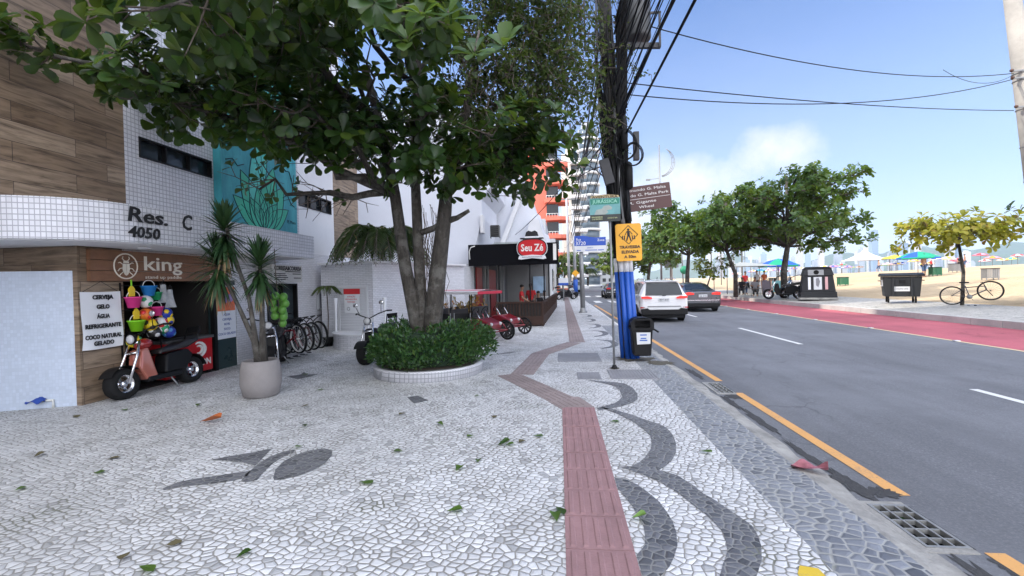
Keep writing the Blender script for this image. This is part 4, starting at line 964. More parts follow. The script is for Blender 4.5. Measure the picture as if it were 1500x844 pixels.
        patch('side_window', M_glass, -1.1, -.1, 5.3, 6.9); patch('side_window', M_glass, -.03, .9, 5.3, 6.9, skew=-.25); patch('windscreen', M_glass, .42, 1.1, 7.2, 10, e=.008)
        for s in (-1, 1):
            lb = MB().prism([(s * .42, .86), (s * .80, .84), (s * .84, .95), (s * .66, .99), (s * .42, .94)], 0, .06, frame((0, -2.27, 0), (1, 0, 0), (0, 0, 1))); lb.build('tail_lamp', M_lamp_red if not lit else mat('tail_lamp_lit', (.9, .03, .02), .3, emit=.35), T, bevel=.008)
        MB().prism([(-.78, .26), (.78, .26), (.82, .42), (-.82, .42)], 0, .08, frame((0, -2.25, 0), (1, 0, 0), (0, 0, 1))).build('rear_bumper', M_black, T, bevel=.02)
        MB().bx(-.78, .78, -2.31, -2.29, .57, .60).build('chrome_strip', M_chrome, T)
        pz, py = .80, -2.31; wy = (1.38, -1.34)
    p_ = MB().bx(-.20, .20, py - .012, py, pz - .065, pz + .065).build('number_plate', M_platew, T)
    lettering(plate, .07, FACE_CAM(0, py - .013, pz - .01), M_ink, p_, width=.34)
    for y in wy:
        for s in (-1, 1):
            MB().lathe([(r_ * 1.16, 0), (r_ * 1.16, .02)], frame((s * .89, y, r_), (0, 0, 1), (0, s, 0)), 24).build('wheel_arch', M_black, T)
            wheel(T, (s * .83, y, r_), r_, .22, 5, (s, 0, 0), rimm or M_chrome)
    MB().bx(-.78, .78, -2.0, 2.0, .16, .32).build('underbody', M_black, T)
    for s in (-1, 1): MB().ball((s * 1.0, .78, 1.05), .1, 10, 0, None, (1, .6, .75)).build('wing_mirror', paint, T)
    return T
SUV = [(-2.20, .80, .50, .78, .95, .70, .97), (-2.16, .88, .38, .86, 1.02, .76, 1.06), (-2.00, .91, .33, .88, 1.04, .70, 1.28), (-1.78, .91, .30, .89, 1.04, .65, 1.56), (-1.2, .91, .28, .89, 1.03, .64, 1.63), (0, .91, .26, .89, 1.0, .65, 1.65), (.5, .91, .26, .89, .99, .64, 1.61), (1.25, .91, .26, .88, .98, .60, 1.05), (1.9, .88, .28, .82, .90, .5, .95), (2.15, .78, .35, .7, .75, .4, .78)]
SED = [(-2.28, .76, .45, .74, .92, .62, .96), (-2.22, .86, .30, .84, .99, .72, 1.02), (-1.72, .89, .26, .86, 1.0, .66, 1.06), (-1.0, .90, .23, .87, .96, .56, 1.38), (-.3, .90, .22, .87, .95, .57, 1.44), (.35, .90, .22, .87, .94, .56, 1.41), (1.15, .90, .22, .86, .92, .58, .98), (1.95, .86, .25, .8, .82, .5, .86), (2.2, .74, .32, .66, .66, .4, .7)]
car('suv_car', 'white sport utility car seen from behind on the road beside the blue pole', SUV, paintm('white_car_paint', (.74, .74, .75), .25, 0), (4.02, 20.3, -.02), R(-.5), True, 'BDT 2E47', lit=True)
car('saloon_car', 'dark grey saloon car seen from behind, just beyond the white car', SED, paintm('grey_car_paint', (.10, .105, .115), .3, .5), (7.05, 25.6, -.02), R(-1), False, 'QJK 8F30', lit=True)
car('saloon_car', 'small black car far up the left lane behind the striped pole', SED, paintm('black_car_paint', (.015, .015, .017), .25, .1), (5.0, 43.5, -.02), 0, False, 'MLA 4C12')
car('suv_car', 'pale blue van-like car parked far up the pavement edge by the second blue pole', SUV, paintm('pale_blue_car_paint', (.35, .45, .55), .25, 0), (2.2, 62, -.02), R(2), True, 'RXA 0B19')
car('saloon_car', 'distant white car far up the right lane beyond the zebra crossing', SED, _M['white_car_paint'], (8.1, 60, -.02), 0, False, 'IQD 5H71')

# ---- bicycles
def bicycle(name, label, loc, a, fcol, r=.33, basket=False, balloon=False, group=None, steer=0., lean=0, bars='cruiser'):
    T = thing(name, label, 'bicycle', loc, a, group); T.rotation_euler = (0, lean, a)
    fm = paintm('bicycle_paint_%s' % fcol[0], fcol[1], .3, .2); w = .05 if balloon else .04; wb = .54
    rimm = mat('pale_rim', (.62, .62, .60), .4) if balloon else mat('black_rim', (.03, .03, .032), .4)
    wheel(T, (0, -wb, r), r, w, 20, (1, 0, 0), rimm, tyre=.10, thin=True)
    hs = V((0, wb - .20, r + .36)); hs2 = V((0, wb - .16, r + .22)); bb = V((0, -.06, r - .04)); stp = V((0, -.18, r + .36)); ra = V((0, -wb, r)); fa = V((0, wb, r))
    wheel(T, fa, r, w, 20, (math.cos(steer), math.sin(steer), 0), rimm, tyre=.10, thin=True)
    f = MB()
    if bars == 'cruiser': f.tube([hs, V((0, .1, r + .34)), V((0, -.1, r + .2)), ra], .017, 7)
    f.tube([hs2, bb], .02, 7); f.tube([hs, stp - V((0, .01, .06))], .018, 7); f.tube([bb, stp], .017, 7); f.tube([hs, hs2], .024, 8)
    for s in (-1, 1): f.tube([bb + V((s * .03, 0, 0)), ra + V((s * .06, 0, 0))], .01, 5); f.tube([stp - V((s * .02, 0, .06)), ra + V((s * .06, 0, 0))], .009, 5)
    f.build('frame', fm, T)
    k = MB()
    for s in (-1, 1): k.tube([hs2 + V((s * .055, .02, -.02)), fa + V((s * .055, 0, 0))], .012, 6)
    k.tube([hs2 + V((-.055, .02, -.02)), hs2 + V((.055, .02, -.02))], .016, 6); k.build('fork', fm if balloon else M_black, T)
    h = MB(); t_ = hs + V((0, -.05, .12))
    if bars == 'cruiser': h.tube([hs, t_, t_ + V((.08, .03, .08)), t_ + V((.26, .0, .13)), t_ + V((.31, -.22, .10))], .012, 6); h.tube([t_, t_ + V((-.08, .03, .08)), t_ + V((-.26, .0, .13)), t_ + V((-.31, -.22, .10))], .012, 6)
    else: h.tube([hs, t_], .013, 6); h.tube([t_ + V((-.33, -.04, .0)), t_ + V((-.1, .02, .01)), t_ + V((.1, .02, .01)), t_ + V((.33, -.04, .0))], .012, 6)
    h.build('handlebar', M_black, T)
    s_ = MB(); s_.tube([stp - V((0, 0, .05)), stp + V((0, -.02, .12))], .013, 6); s_.build('seat_post', M_steel, T)
    MB().prism([(-.09, -.13), (.09, -.13), (.05, 0), (.025, .14), (-.025, .14), (-.05, 0)], 0, .05, tr(0, stp.y - .03, stp.z + .11)).build('saddle', M_black, T, bevel=.02)
    c = MB(); c.lathe([(.085, 0), (.085, .01)], frame(bb + V((.045, 0, 0)), (0, 0, 1), (0, 1, 0)), 18); c.tube([bb + V((.07, 0, 0)), bb + V((.08, .1, -.13))], .01, 5); c.tube([bb + V((-.07, 0, 0)), bb + V((-.08, -.1, .13))], .01, 5); c.build('crankset', M_steel, T)
    for s in (-1, 1): MB().bx(s * .13 - .045, s * .13 + .045, s * .1 - .035, s * .1 + .035, -.012, .012).build('pedal', M_black, T); T.children[-1].location = bb + V((0, 0, -s * .13)) if False else bb + V((0, 0, -.13 * s))
    if basket:
        bk = MB(); z0 = hs.z + .02; y0 = hs.y + .08
        for i in range(9):
            for yy_ in (y0, y0 + .26): bk.tube([(-.16 + .04 * i, yy_, z0), (-.18 + .045 * i, yy_ + (.03 if yy_ > y0 else 0), z0 + .24)], .005, 4)
        for i in range(7):
            for xx in (-.16, .16): bk.tube([(xx, y0 + .26 * i / 6, z0), (xx * 1.12, y0 + .29 * i / 6, z0 + .24)], .005, 4)
        for z in (0, .08, .16, .24):
            e_ = .02 * z / .24; bk.tube([(-.16 - e_, y0, z0 + z), (.16 + e_, y0, z0 + z), (.16 + e_, y0 + .26 + e_, z0 + z), (-.16 - e_, y0 + .26 + e_, z0 + z)], .006, 4, closed=True)
        bk.bx(-.16, .16, y0, y0 + .26, z0 - .005, z0 + .003); bk.build('basket', M_steel, T)
    return T
fd = lambda x, y: math.atan2(-x, y)
for i, (lab, col) in enumerate([('nearest red cruiser bicycle of the row with a pale-rimmed front wheel', ('red', (.20, .012, .02))), ('second bicycle of the row, its wheel just behind the nearest red one', ('black', (.02, .02, .022))),
                              ('third bicycle of the row, with a dark red frame', ('dark_red', (.08, .01, .012))), ('farthest bicycle of the row, beside the white wall', ('black', (.02, .02, .022)))]):
    bicycle('cruiser_bicycle', lab, (-6.32 + .02 * i, 9.95 + .27 * i, 0), fd(.93, -.36), col, .335, False, True, 'hire bicycles parked in a row', -.12, R(3))
bicycle('mountain_bicycle', 'dark mountain bicycle leaning on the young yellow tree', (15.32, 18.75, .41), fd(.72, -.69), ('graphite', (.05, .05, .06)),   .36, False, False, None, .2, R(-4), 'flat')

# ---- fat-tyred electric scooters
def scooter(label, loc, a, front, group='fat-tyred electric scooters', lean=0):
    T = thing('electric_scooter', label, 'scooter', loc, a, group); T.rotation_euler = (0, R(lean), a)
    wheel(T, (0, .62, .235), .235, .2, 5, (1, 0, 0), M_chrome, tyre=.42); wheel(T, (0, -.58, .235), .235, .2, 5, (1, 0, 0), M_chrome, tyre=.42)
    k = MB()
    for s in (-1, 1): k.tube([(s * .13, .62, .235), (s * .12, .43, .62), (s * .09, .33, .86)], .02, 8)
    k.tube([(-.1, .4, .68), (.1, .4, .68)], .022, 8); k.tube([(-.09, .34, .84), (.09, .34, .84)], .02, 8); k.build('fork', M_chrome, T)
    MB().grid(lambda u, v: V(((u - .5) * .24, .62 + .27 * math.cos(.5 + 1.9 * v), .235 + .275 * math.sin(.5 + 1.9 * v))), 5, 10).build('mudguard', M_black, T)
    h = MB(); h.tube([(0, .33, .86), (0, .29, .95)], .02, 8); h.tube([(-.36, .14, 1.08), (-.2, .26, 1.03), (0, .29, .95), (.2, .26, 1.03), (.36, .14, 1.08)], .013, 7); h.build('handlebar', M_black, T)
    for s in (-1, 1): MB().tube([(s * .36, .14, 1.08), (s * .44, .06, 1.07)], .018, 7).build('grip', M_black, T)
    hl = MB().lathe([(.02, -.08), (.075, -.05), (.085, 0)], frame((0, .40, .90), (1, 0, 0), (0, 0, 1)) @ Matrix.Rotation(math.pi, 4, 'Y') @ Matrix.Diagonal((1, 1, 1, 1)), 18).build('headlight', M_black, T)
    MB().lathe([(.078, 0), (.05, .02), (0, .028)], frame((0, .40, .90), (-1, 0, 0), (0, 0, 1)), 18).build('headlight_lens', M_lamp_clear, hl)
    b = MB(); b.prism([(.34, .72), (.40, .42), (.30, .22), (.10, .20), (.14, .38), (.22, .74)], -.13, .13, frame((0, 0, 0), (0, 1, 0), (0, 0, 1))); b.build('front_shield', front, T, bevel=.03)
    MB().prism([(.3, .19), (-.30, .19), (-.34, .27), (.3, .27)], -.15, .15, frame((0, 0, 0), (0, 1, 0), (0, 0, 1))).build('footboard', M_black, T, bevel=.02)
    MB().prism([(-.02, .27), (-.08, .58), (-.50, .62), (-.60, .50), (-.42, .27)], -.13, .13, frame((0, 0, 0), (0, 1, 0), (0, 0, 1))).build('battery_case', M_black, T, bevel=.03)
    MB().prism([(.06, .60), (.02, .68), (-.25, .70), (-.45, .76), (-.72, .79), (-.74, .73), (-.5, .64)], -.15, .15, frame((0, 0, 0), (0, 1, 0), (0, 0, 1))).build('seat', mat('black_vinyl', (.022, .02, .02), .4, 0, .2, 8, .2, 40), T, bevel=.035)
    MB().tube([(-.13, -.70, .76), (-.13, -.80, .98), (.13, -.80, .98), (.13, -.70, .76)], .014, 7).bx(-.12, .12, -.83, -.79, .88, .99).build('backrest', M_black, T)
    MB().grid(lambda u, v: V(((u - .5) * .24, -.58 + .27 * math.cos(1.0 + 2.0 * v), .235 + .275 * math.sin(1.0 + 2.0 * v))), 5, 10).build('rear_mudguard', M_black, T)
    MB().tube([(-.12, -.1, .2), (-.2, -.16, .0)], .012, 6).build('side_stand', M_steel, T)
    for s in (-1, 1):
        m_ = MB().tube([(s * .26, .22, 1.06), (s * .30, .26, 1.22)], .007, 5).build('mirror', M_black, T); MB().ball((s * .31, .26, 1.27), .055, 10, 0, None, (1.1, .25, .9)).build('mirror_glass', M_chrome, m_)
    return T
sc1 = scooter('pink-fronted black electric scooter parked at the kiosk opening', (-6.66, 6.98, 0), fd(-.06, -1), paintm('pink_copper_panel', (.44, .14, .10), .25, .3), lean=7)
MB().ball((0, .20, .80), .115, 16, 0, None, (1, 1.25, .85)).build('red_tank', paintm('red_tank_paint', (.28, .015, .015), .2, .1), sc1)
scooter('all-black electric scooter facing out between the potted yucca and the bicycles', (-5.98, 9.12, 0), fd(.42, -.9), M_black, lean=6)
scooter('black electric scooter half hidden behind the hedge planter', (-4.0, 9.85, 0), fd(-.10, -1), M_black, lean=6)

# ---- pedal carts
M_cart = paintm('cart_red', (.22, .012, .02), .3, .1)
def cart(label, loc, a, canopy):
    T = thing('pedal_cart', label, 'pedal cart', loc, a, 'red pedal carts by the restaurant')
    wr = mat('black_spoke_wheel', (.03, .03, .03), .4)
    for x in (-.5, .5): wheel(T, (x, .95, .27), .27, .05, 10, (1, 0, 0), wr, tyre=.14, hubr=.12); wheel(T, (x, -.85, .27), .27, .05, 10, (1, 0, 0), wr, tyre=.14, hubr=.12)
    MB().prism([(.95, .52), (.90, .34), (.25, .30), (.15, .62), (.55, .66)], -.30, .30, frame((0, 0, 0), (0, 1, 0), (0, 0, 1))).build('nose', M_cart, T, bevel=.04)
    f = MB()
    for s in (-1, 1): f.tube([(s * .45, 1.0, .3), (s * .42, .4, .28), (s * .42, -1.0, .30), (s * .42, -1.15, .55)], .022, 7); f.tube([(s * .4, .1, .3), (s * .38, -.05, .7)], .018, 6); f.tube([(s * .5, .95, .27), (s * .32, .9, .52)], .016, 6)
    for y in (.95, .0, -.85): f.tube([(-.5, y, .28), (.5, y, .28)], .02, 7)
    f.build('frame', M_cart, T)
    for y in (-.25, -.95):
        MB().bx(-.42, .42, y - .2, y + .2, .48, .55).build('seat', _M['black_vinyl'], T, bevel=.025); MB().bx(-.42, .42, y - .26, y - .2, .55, .9).build('backrest', _M['black_vinyl'], T, bevel=.02)
    for x in (-.2, .2):
        s_ = MB().tube([(x, .55, .6), (x, .38, .86)], .014, 6).build('steering_column', M_chrome, T); MB().tube([V((x, .37, .87)) + V((.12 * math.cos(t), .06 * math.sin(t), .10 * math.sin(t))) for t in [i * .4488 for i in range(14)]], .012, 6, closed=True).build('steering_wheel', M_black, s_)
    for s in (-1, 1): MB().ball((s * .2, .93, .50), .05, 10).build('headlight', M_lamp_clear, T)
    if canopy:
        for i, (x, y) in enumerate([(-.42, .42), (.42, .42), (-.42, -.4), (.42, -.4), (-.42, -1.15), (.42, -1.15)]): MB().tube([(x, y, .35), (x, y, 1.43)], .016, 6).build('canopy_post', M_black, T)
        c = MB()
        for k in range(9): c.grid(lambda u, v: V((-.55 + (k + u) * 1.1 / 9, -1.35 + 2.1 * v, 1.43 + .05 * math.sin(math.pi * (k + u) / 9))), 3, 4, k % 2)
        for s in (-1, 1): c.bx(s * .55 - .008, s * .55 + .008, -1.35, .75, 1.35, 1.43, 0)
        c.bx(-.55, .55, .74, .756, 1.35, 1.43, 1); c.bx(-.55, .55, -1.356, -1.34, 1.35, 1.43, 1); c.build('canopy', [mat('canopy_white', (.72, .70, .72), .7), mat('canopy_red', (.50, .03, .06), .7)], T)
    return T
cart('red pedal cart with a red and white canopy behind the hedge', (-2.6, 13.2, 0), fd(.86, -.5), True)
cart('open red pedal cart parked behind the canopied one, by the restaurant fence', (-2.2, 14.6, 0), fd(.86, -.5), False)
# ------------------------------------------------------------------ restaurant, white house, towers up the street
M_wall_w = mat('white_render_wall', (.66, .68, .74), .85, 0, .05, .8, .12, 12, dirt=.15)
B = thing('white_building', 'big blank white building with sloping and stepped gable behind the shade tree', 'building', (-8, 21, 0))
def PB(mb, name, m, par=None, own=B, **k):
    if par is None: return mb.build(name, m, own, world=True, **k)
    o = mb.build(name, m, par, **k); o.data.transform(Matrix.Translation(-own.location)); return o
XZ = lambda y: frame((0, y, 0), (1, 0, 0), (0, 0, 1))      # prism extrudes towards -Y
PB(MB().prism([(-16, 0), (-3.42, 0), (-3.42, 2.5), (-3.0, 4.25), (-3.0, 5.0), (-2.6, 5.5), (-2.6, 8.6), (-16, 9.2)], -4.5, 0, XZ(18.0)), 'wall', M_wall_w)
PB(MB().prism([(-10, 3.1), (-.35, 3.1), (-.45, 3.9), (-.75, 4.1), (-.85, 4.9), (-1.1, 5.1), (-1.2, 5.7), (-1.55, 5.9), (-1.6, 6.9), (-10, 7.4)], -9, 0, XZ(22.6)), 'stepped_gable', M_wall_w)
PB(MB().prism([(-3.0, 3.25), (-1.75, 6.2), (-1.55, 6.2), (-2.75, 3.25)], 0, .25, XZ(22.55)), 'sloping_rib', M_plaster)
PB(MB().prism([(-1.75, 3.2), (-.5, 3.2), (-.95, 4.7), (-1.3, 4.7)], 0, .5, XZ(22.55)), 'sloping_buttress', M_plaster)
PB(MB().prism([(-3.38, 3.02), (-1.2, 3.02), (-1.3, 3.5), (-2.9, 3.5)], 0, 1.6, XZ(22.4)), 'canopy_hood', mat('pale_grey_render', (.46, .50, .50), .85, 0, .08, 1.5, dirt=.3))
PB(MB().bx(-3.06, -2.94, 17.9, 18.35, 3.65, 4.35), 'wall_box', M_plaster)
PB(MB().prism([(-5.2, 0), (-3.38, 0), (-3.38, 2.42), (-5.2, 2.45)], 0, .12, XZ(17.98)), 'brick_facing', tiles('pale_brick', (.56, .56, .60), (.42, .42, .44), .22, .075, .008, rough=.8, var=.1, offset=.5))
ac = thing('ventilation_box', 'dark air-conditioning box on the sloping white roof above the black awning', 'air conditioner', (-2.56, 18.6, 3.48))
MB().bx(-.17, .17, -.15, .15, .06, .52).build('casing', mat('dark_grille', (.08, .08, .08), .6), ac); MB().bx(-.2, -.17, -.1, .1, 0, .5).bx(.17, .2, -.1, .1, 0, .5).build('bracket', M_steel, ac)
for i in range(5): MB().bx(-.15, .15, -.158, -.15, .1 + i * .08, .14 + i * .08).build('louvre', M_black, ac)

Rr = thing('restaurant', 'street restaurant with a black awning, red doors and a dark wooden terrace', 'restaurant', (-1.8, 20, 0))
PR = lambda mb, n, m, par=None, **k: PB(mb, n, m, par, Rr, **k)
M_awn = mat('black_awning_cloth', (.005, .005, .007), .8, 0, .25, 3, .2, 30, spec=.12)
PR(MB().bx(-3.38, -.02, 16.98, 17.02, 2.3, 3.1).bx(-.06, -.02, 17.02, 24.5, 2.35, 3.0), 'awning_valance', M_awn)
PR(MB().add([(-3.38, 17.02, 3.09), (-.06, 17.02, 3.09), (-.06, 24.5, 3.0), (-3.38, 24.5, 3.2)], [(0, 1, 2, 3)]).add([(-3.38, 17.02, 3.03), (-3.38, 24.5, 3.12), (-.06, 24.5, 2.95), (-.06, 17.02, 3.03)], [(0, 1, 2, 3)]), 'awning_roof', M_awn)
PR(MB().tube([XZ(16.975) @ V(p) for p in [(-3.32, 2.55, .004), (-3.34, 2.85, .004), (-3.28, 3.0, .004), (-3.12, 3.05, .004)]], .018, 5), 'awning_trim', M_wink)
PR(MB().bx(-.2, -.08, 16.965, 16.978, 2.45, 3.05), 'awning_stripe', M_wink)
for i in range(8): PR(MB().tube([(-3.3, 17.4 + i * .95, 3.0), (-.08, 17.4 + i * .95, 2.9)], .02, 5), 'awning_rafter', M_black)
for x, y in ((-1.08, 17.06), (-.68, 21), (-.55, 24.4), (-2.25, 17.06)): PR(MB().tube([(x, y, 0), (x, y, 3)], .03, 7), 'awning_post', M_black)
PR(MB().bx(-3.6, -3.4, 18.1, 30, 0, 3.2), 'wall', mat('dark_grey_wall', (.10, .10, .105), .8, 0, .2, 2))
M_rdoor = mat('red_door', (.40, .012, .012), .45, 0, .12, 3)
for y0, y1 in ((18.5, 19.9), (21.9, 24.2)): PR(MB().bx(-3.4, -3.36, y0, y1, 0, 2.3), 'door', M_rdoor)
for y in (20.4, 21.3, 24.9, 26.0, 27.4): PR(MB().bx(-3.42, -3.3, y, y + .18, 0, 2.6), 'door_pillar', mat('grey_pillar', (.40, .40, .40), .7))
PR(MB().bx(-3.4, -3.37, 20.6, 21.3, .1, 2.3), 'door_glass', M_glass2); PR(MB().bx(-3.4, -3.37, 25.1, 26, .1, 2.3), 'door_glass', M_glass2)
PR(MB().bx(-3.4, -.6, 30, 30.2, 0, 3), 'end_wall', mat('pale_wall', (.22, .22, .22), .8))
PR(MB().bx(-1.7, -.9, 29.9, 29.98, .9, 2.0), 'blue_poster', mat('pale_blue_poster', (.35, .50, .68), .6, 0, .5, 2.5))
PR(MB().sheet([(-3.4, 17.1), (-.66, 17.1), (-.3, 30), (-3.4, 30)], .012), 'terrace_floor', mat('brown_floor', (.12, .08, .06), .7))
F = thing('terrace_fence', 'dark brown slatted wooden fence round the restaurant terrace', 'fence', (-.63, 17.0, 0))
M_fw = mat('dark_stained_timber', (.040, .019, .013), .6, 0, .3, 6, .25, 30, spec=.3)
def fence_run(p, q):
    p = V((*p, 0)); q = V((*q, 0)); L = (q - p).length; M = frame(p - V((-.63, 17, 0)), q - p, (0, 0, 1))
    for z0, z1 in ((.86, .93), (.06, .38)): MB().bx(0, L, z0, z1, -.025, .025, 0, M).build('rail', M_fw, F)
    n = int(L / .62)
    for i in range(n + 1): MB().bx(L * i / n - .035, L * i / n + .035, 0, .92, -.035, .035, 0, M).build('post', M_fw, F)
    b = MB(); k = int(L / .11)
    for i in range(k): x = (i + .5) * L / k; b.bx(x - .018, x + .018, .38, .86, -.012, .012, 0, M)
    b.build('slat_panel', M_fw, F)
    MB().bx(0, L, .06, .86, -.032, -.028, 0, M).build('backing', mat('dark_mesh', (.02, .018, .017), .8), F)
fence_run((-2.35, 17.0), (-.63, 17.0)); fence_run((-.63, 17.0), (-.2, 29.5))
G = thing('restaurant_sign', 'round red restaurant sign reading Seu Zé with a black hat on the awning', 'sign', (-.97, 16.93, 2.49))
SG = lambda d: frame((0, -d, 0), (1, 0, 0), (0, 0, 1))
def ov(rx, rz_, cy, p=2.6, n=36): return [(rx * math.copysign(abs(math.cos(a)) ** (2 / p), math.cos(a)), cy + rz_ * math.copysign(abs(math.sin(a)) ** (2 / p), math.sin(a))) for a in [2 * math.pi * i / n for i in range(n)]]
MB().prism(ov(.57, .37, .42), 0, .04, SG(0)).build('white_rim', M_paper, G); MB().prism(ov(.545, .345, .42), .04, .05, SG(0)).build('black_rim', M_ink, G)
MB().prism(ov(.51, .31, .42), .05, .06, SG(0)).build('red_disc', mat('sign_red', (.58, .012, .02), .4, 0, .05, 3), G)
lettering('Seu Zé', .26, SG(.061) @ tr(0, .42, 0), M_wink, G, width=.82, bold=.008)
MB().prism([(-.52, .02), (-.4, .0), (0, .045), (.4, .0), (.52, .02), (.48, .13), (0, .17), (-.48, .13)], .06, .07, SG(0)).build('ribbon', M_paper, G)
lettering('BAR & RESTAURANTE', .045, SG(.071) @ tr(0, .085, 0), M_ink, G, width=.74)
MB().prism([(-.45, .76), (-.30, .73), (.30, .73), (.45, .76), (.42, .80), (-.42, .80)], .0, .07, SG(0)).build('hat_brim', M_ink, G)
MB().prism([(-.27, .79), (.27, .79), (.25, .85), (-.25, .85)], .0, .075, SG(0)).build('hat_band', M_paper, G)
MB().prism([(-.25, .85), (.25, .85), (.21, 1.0), (.12, 1.06), (0, 1.02), (-.12, 1.06), (-.21, 1.0)], .0, .07, SG(0)).build('hat_crown', M_ink, G)
# terrace tables and chairs
def tchair(x, y, a, lab, grp='dark chairs on the restaurant terrace', z=.012):
    T = thing('terrace_chair', lab, 'chair', (x, y, z), a, grp)
    MB().bx(-.21, .21, -.2, .2, .43, .46).build('seat', M_black, T); MB().grid(lambda u, v: V(((u - .5) * .42, -.2 - .07 * v - .03 * math.sin(math.pi * u), .5 + .38 * v)), 6, 5).build('backrest', M_black, T)
    for sx in (-1, 1):
        for sy in (-1, 1): MB().tube([(sx * .2, sy * .19, 0), (sx * .18, sy * .18, .44)], .013, 6).build('leg', M_steel, T)
        MB().tube([(sx * .2, -.2, .44), (sx * .21, -.27, .9)], .013, 6).tube([(sx * .22, -.24, .66), (sx * .23, .15, .66), (sx * .2, .17, .44)], .012, 6).build('armrest', M_steel, T)
    return T
for i, (x, y) in enumerate([(-3.05, 11.3), (-2.5, 11.35), (-3.45, 12.1)]):
    tchair(x, y, R(170 + 12 * i), ['black mesh armchair nearest the curved platform, behind the hedge', 'black mesh armchair just left of the tree trunks', 'black mesh armchair farther back against the white wall'][i], 'armchairs behind the hedge', 0)
def ttable(x, y, lab):
    T = thing('terrace_table', lab, 'table', (x, y, .012), 0, 'tables on the restaurant terrace'); MB().bx(-.35, .35, -.35, .35, .71, .74).build('tabletop', M_fw, T); MB().tube([(0, 0, .02), (0, 0, .71)], .03, 8).build('pedestal', M_black, T); MB().bx(-.25, .25, -.25, .25, 0, .02).build('base', M_black, T)
for i, (x, y) in enumerate([(-1.9, 18.0), (-1.0, 20.6), (-.95, 22.4)]): ttable(x, y, ['restaurant table just inside the front fence', 'restaurant table where the nearer seated guests are', 'restaurant table of the guests farther along the fence'][i])

# ---- towers
def tower(name, label, x0, x1, y0, y1, h, fl, wall, slab, style, glass=M_glass, setback=1.2):
    T = thing(name, label, 'building', ((x0 + x1) / 2, (y0 + y1) / 2, 0)); P_ = lambda mb, n, m, par=None, **k: PB(mb, n, m, par, T, **k)
    P_(MB().bx(x0, x1, y0, y1, 0, h), 'wall', wall); fh = h / fl
    for i in range(fl):
        z = i * fh
        if style == 'balcony':       # balconies on the right-hand corner facing the street and the viewer
            b = P_(MB().prism([(x1 - 2.0, y0 - .1), (x1 - 1.8, y0 - 1.1), (x1 + .3, y0 - 1.4), (x1 + 1.5, y0 - .6), (x1 + 1.6, y0 + 3), (x1 - .1, y0 + 3), (x1 - .1, y0 + .1)], z + .02, z + .55), 'balcony', slab)
            P_(MB().bx(x1 - 1.7, x1 + .02, y0 - .05, y0 + 3.02, z + .9, z + fh - .1), 'window', glass)
            r_ = MB()
            for q in range(6): r_.tube([(x1 - 1.7 + q * .4, y0 - 1.1, z + .55), (x1 - 1.7 + q * .4, y0 - 1.1, z + 1.0)], .035, 4)
            r_.tube([(x1 - 1.7, y0 - 1.1, z + 1.0), (x1 + .3, y0 - 1.1, z + 1.0)], .03, 4)
            P_(r_, 'railing', M_wink, b)
        elif style == 'bands':
            P_(MB().bx(x0 + .6, x1 + .04, y0 - .06, y1 - 1, z + fh * .38, z + fh * .9), 'window', glass)
            P_(MB().bx(x0 + .3, x1 + .8, y0 - .9, y0 + 4, z + fh * .02, z + fh * .12), 'balcony', slab)
        elif style == 'round':
            cx, cy, rr = (x0 + x1) / 2, y0 + 1, (x1 - x0) / 2
            P_(MB().lathe([(rr, z + .3), (rr, z + fh - .15)], tr(cx, cy, 0), 24), 'window', glass); P_(MB().lathe([(rr + .4, z), (rr + .4, z + .5)], tr(cx, cy, 0), 24), 'balcony', slab)
        else:
            k = max(2, int((x1 - x0) / 2.4))
            for q in range(k):
                a = x0 + (x1 - x0) * (q + .22) / k; P_(MB().bx(a, a + (x1 - x0) / k * .55, y0 - .05, y0 + .05, z + fh * .3, z + fh * .82), 'window', glass)
            P_(MB().bx(x1 - .05, x1 + .05, y0 + 1, y1 - 1, z + fh * .3, z + fh * .8), 'window', glass)
    P_(MB().bx(x0 + 1, x1 - 1, y0 + 1, y1 - 1, h, h + 2.2), 'roof_house', wall)
    return T
M_coral = mat('coral_render', (.66, .17, .11), .8, 0, .07, .3, dirt=.12); M_cream2 = mat('cream_render', (.68, .64, .56), .8, 0, .06, .3, dirt=.15); M_conc2 = mat('tower_grey', (.42, .43, .45), .75, 0, .08, .3)
M_tw = mat('tower_white', (.66, .67, .68), .75, 0, .05, .3, dirt=.12); M_tg = glassy('tower_blue_glass', (.10, .13, .16), .08)
PB(MB().bx(-32, -16.6, 12.5, 34, 0, 27), 'rear_block', M_wall_w); PB(MB().bx(-32, -17, 16.6, 22, 27, 37), 'rear_block_top', M_wall_w)
tower('apartment_tower', 'coral red apartment tower with balconies rising behind the white building', -17, .1, 68, 84, 21, 8, M_coral, M_coral, 'balcony')
tower('apartment_tower', 'narrow cream tower with white balcony edges right beside the coral tower', 1.0, 4.6, 96, 110, 28, 12, M_cream2, M_tw, 'balcony')
tower('apartment_tower', 'tall grey tower with rounded glass balconies behind the leaning sign posts', 5.6, 10.6, 118, 130, 40, 14, M_conc2, M_tw, 'round', M_tg)
tower('apartment_tower', 'white slab tower at the far end of the street, left of the utility pole', 9, 14, 185, 200, 34, 12, M_tw, M_tw, 'plain')
tower('apartment_tower', 'beige low block at the far end of the street under the tall towers', 3, 10, 140, 150, 11, 4, M_cream2, M_cream2, 'plain')
tower('apartment_tower', 'grey-white block rising beyond the trees at the street end', 18, 26, 200, 214, 17, 6, M_conc2, M_tw, 'plain')
tower('low_shop_building', 'white single-storey shopfront beyond the restaurant terrace', -9, -.5, 33, 46, 3.2, 1, M_tw, M_tw, 'plain')
tower('low_shop_building', 'grey two-storey shop building past the white shopfront', -12, -.3, 47, 64, 6, 2, M_conc2, M_tw, 'plain')
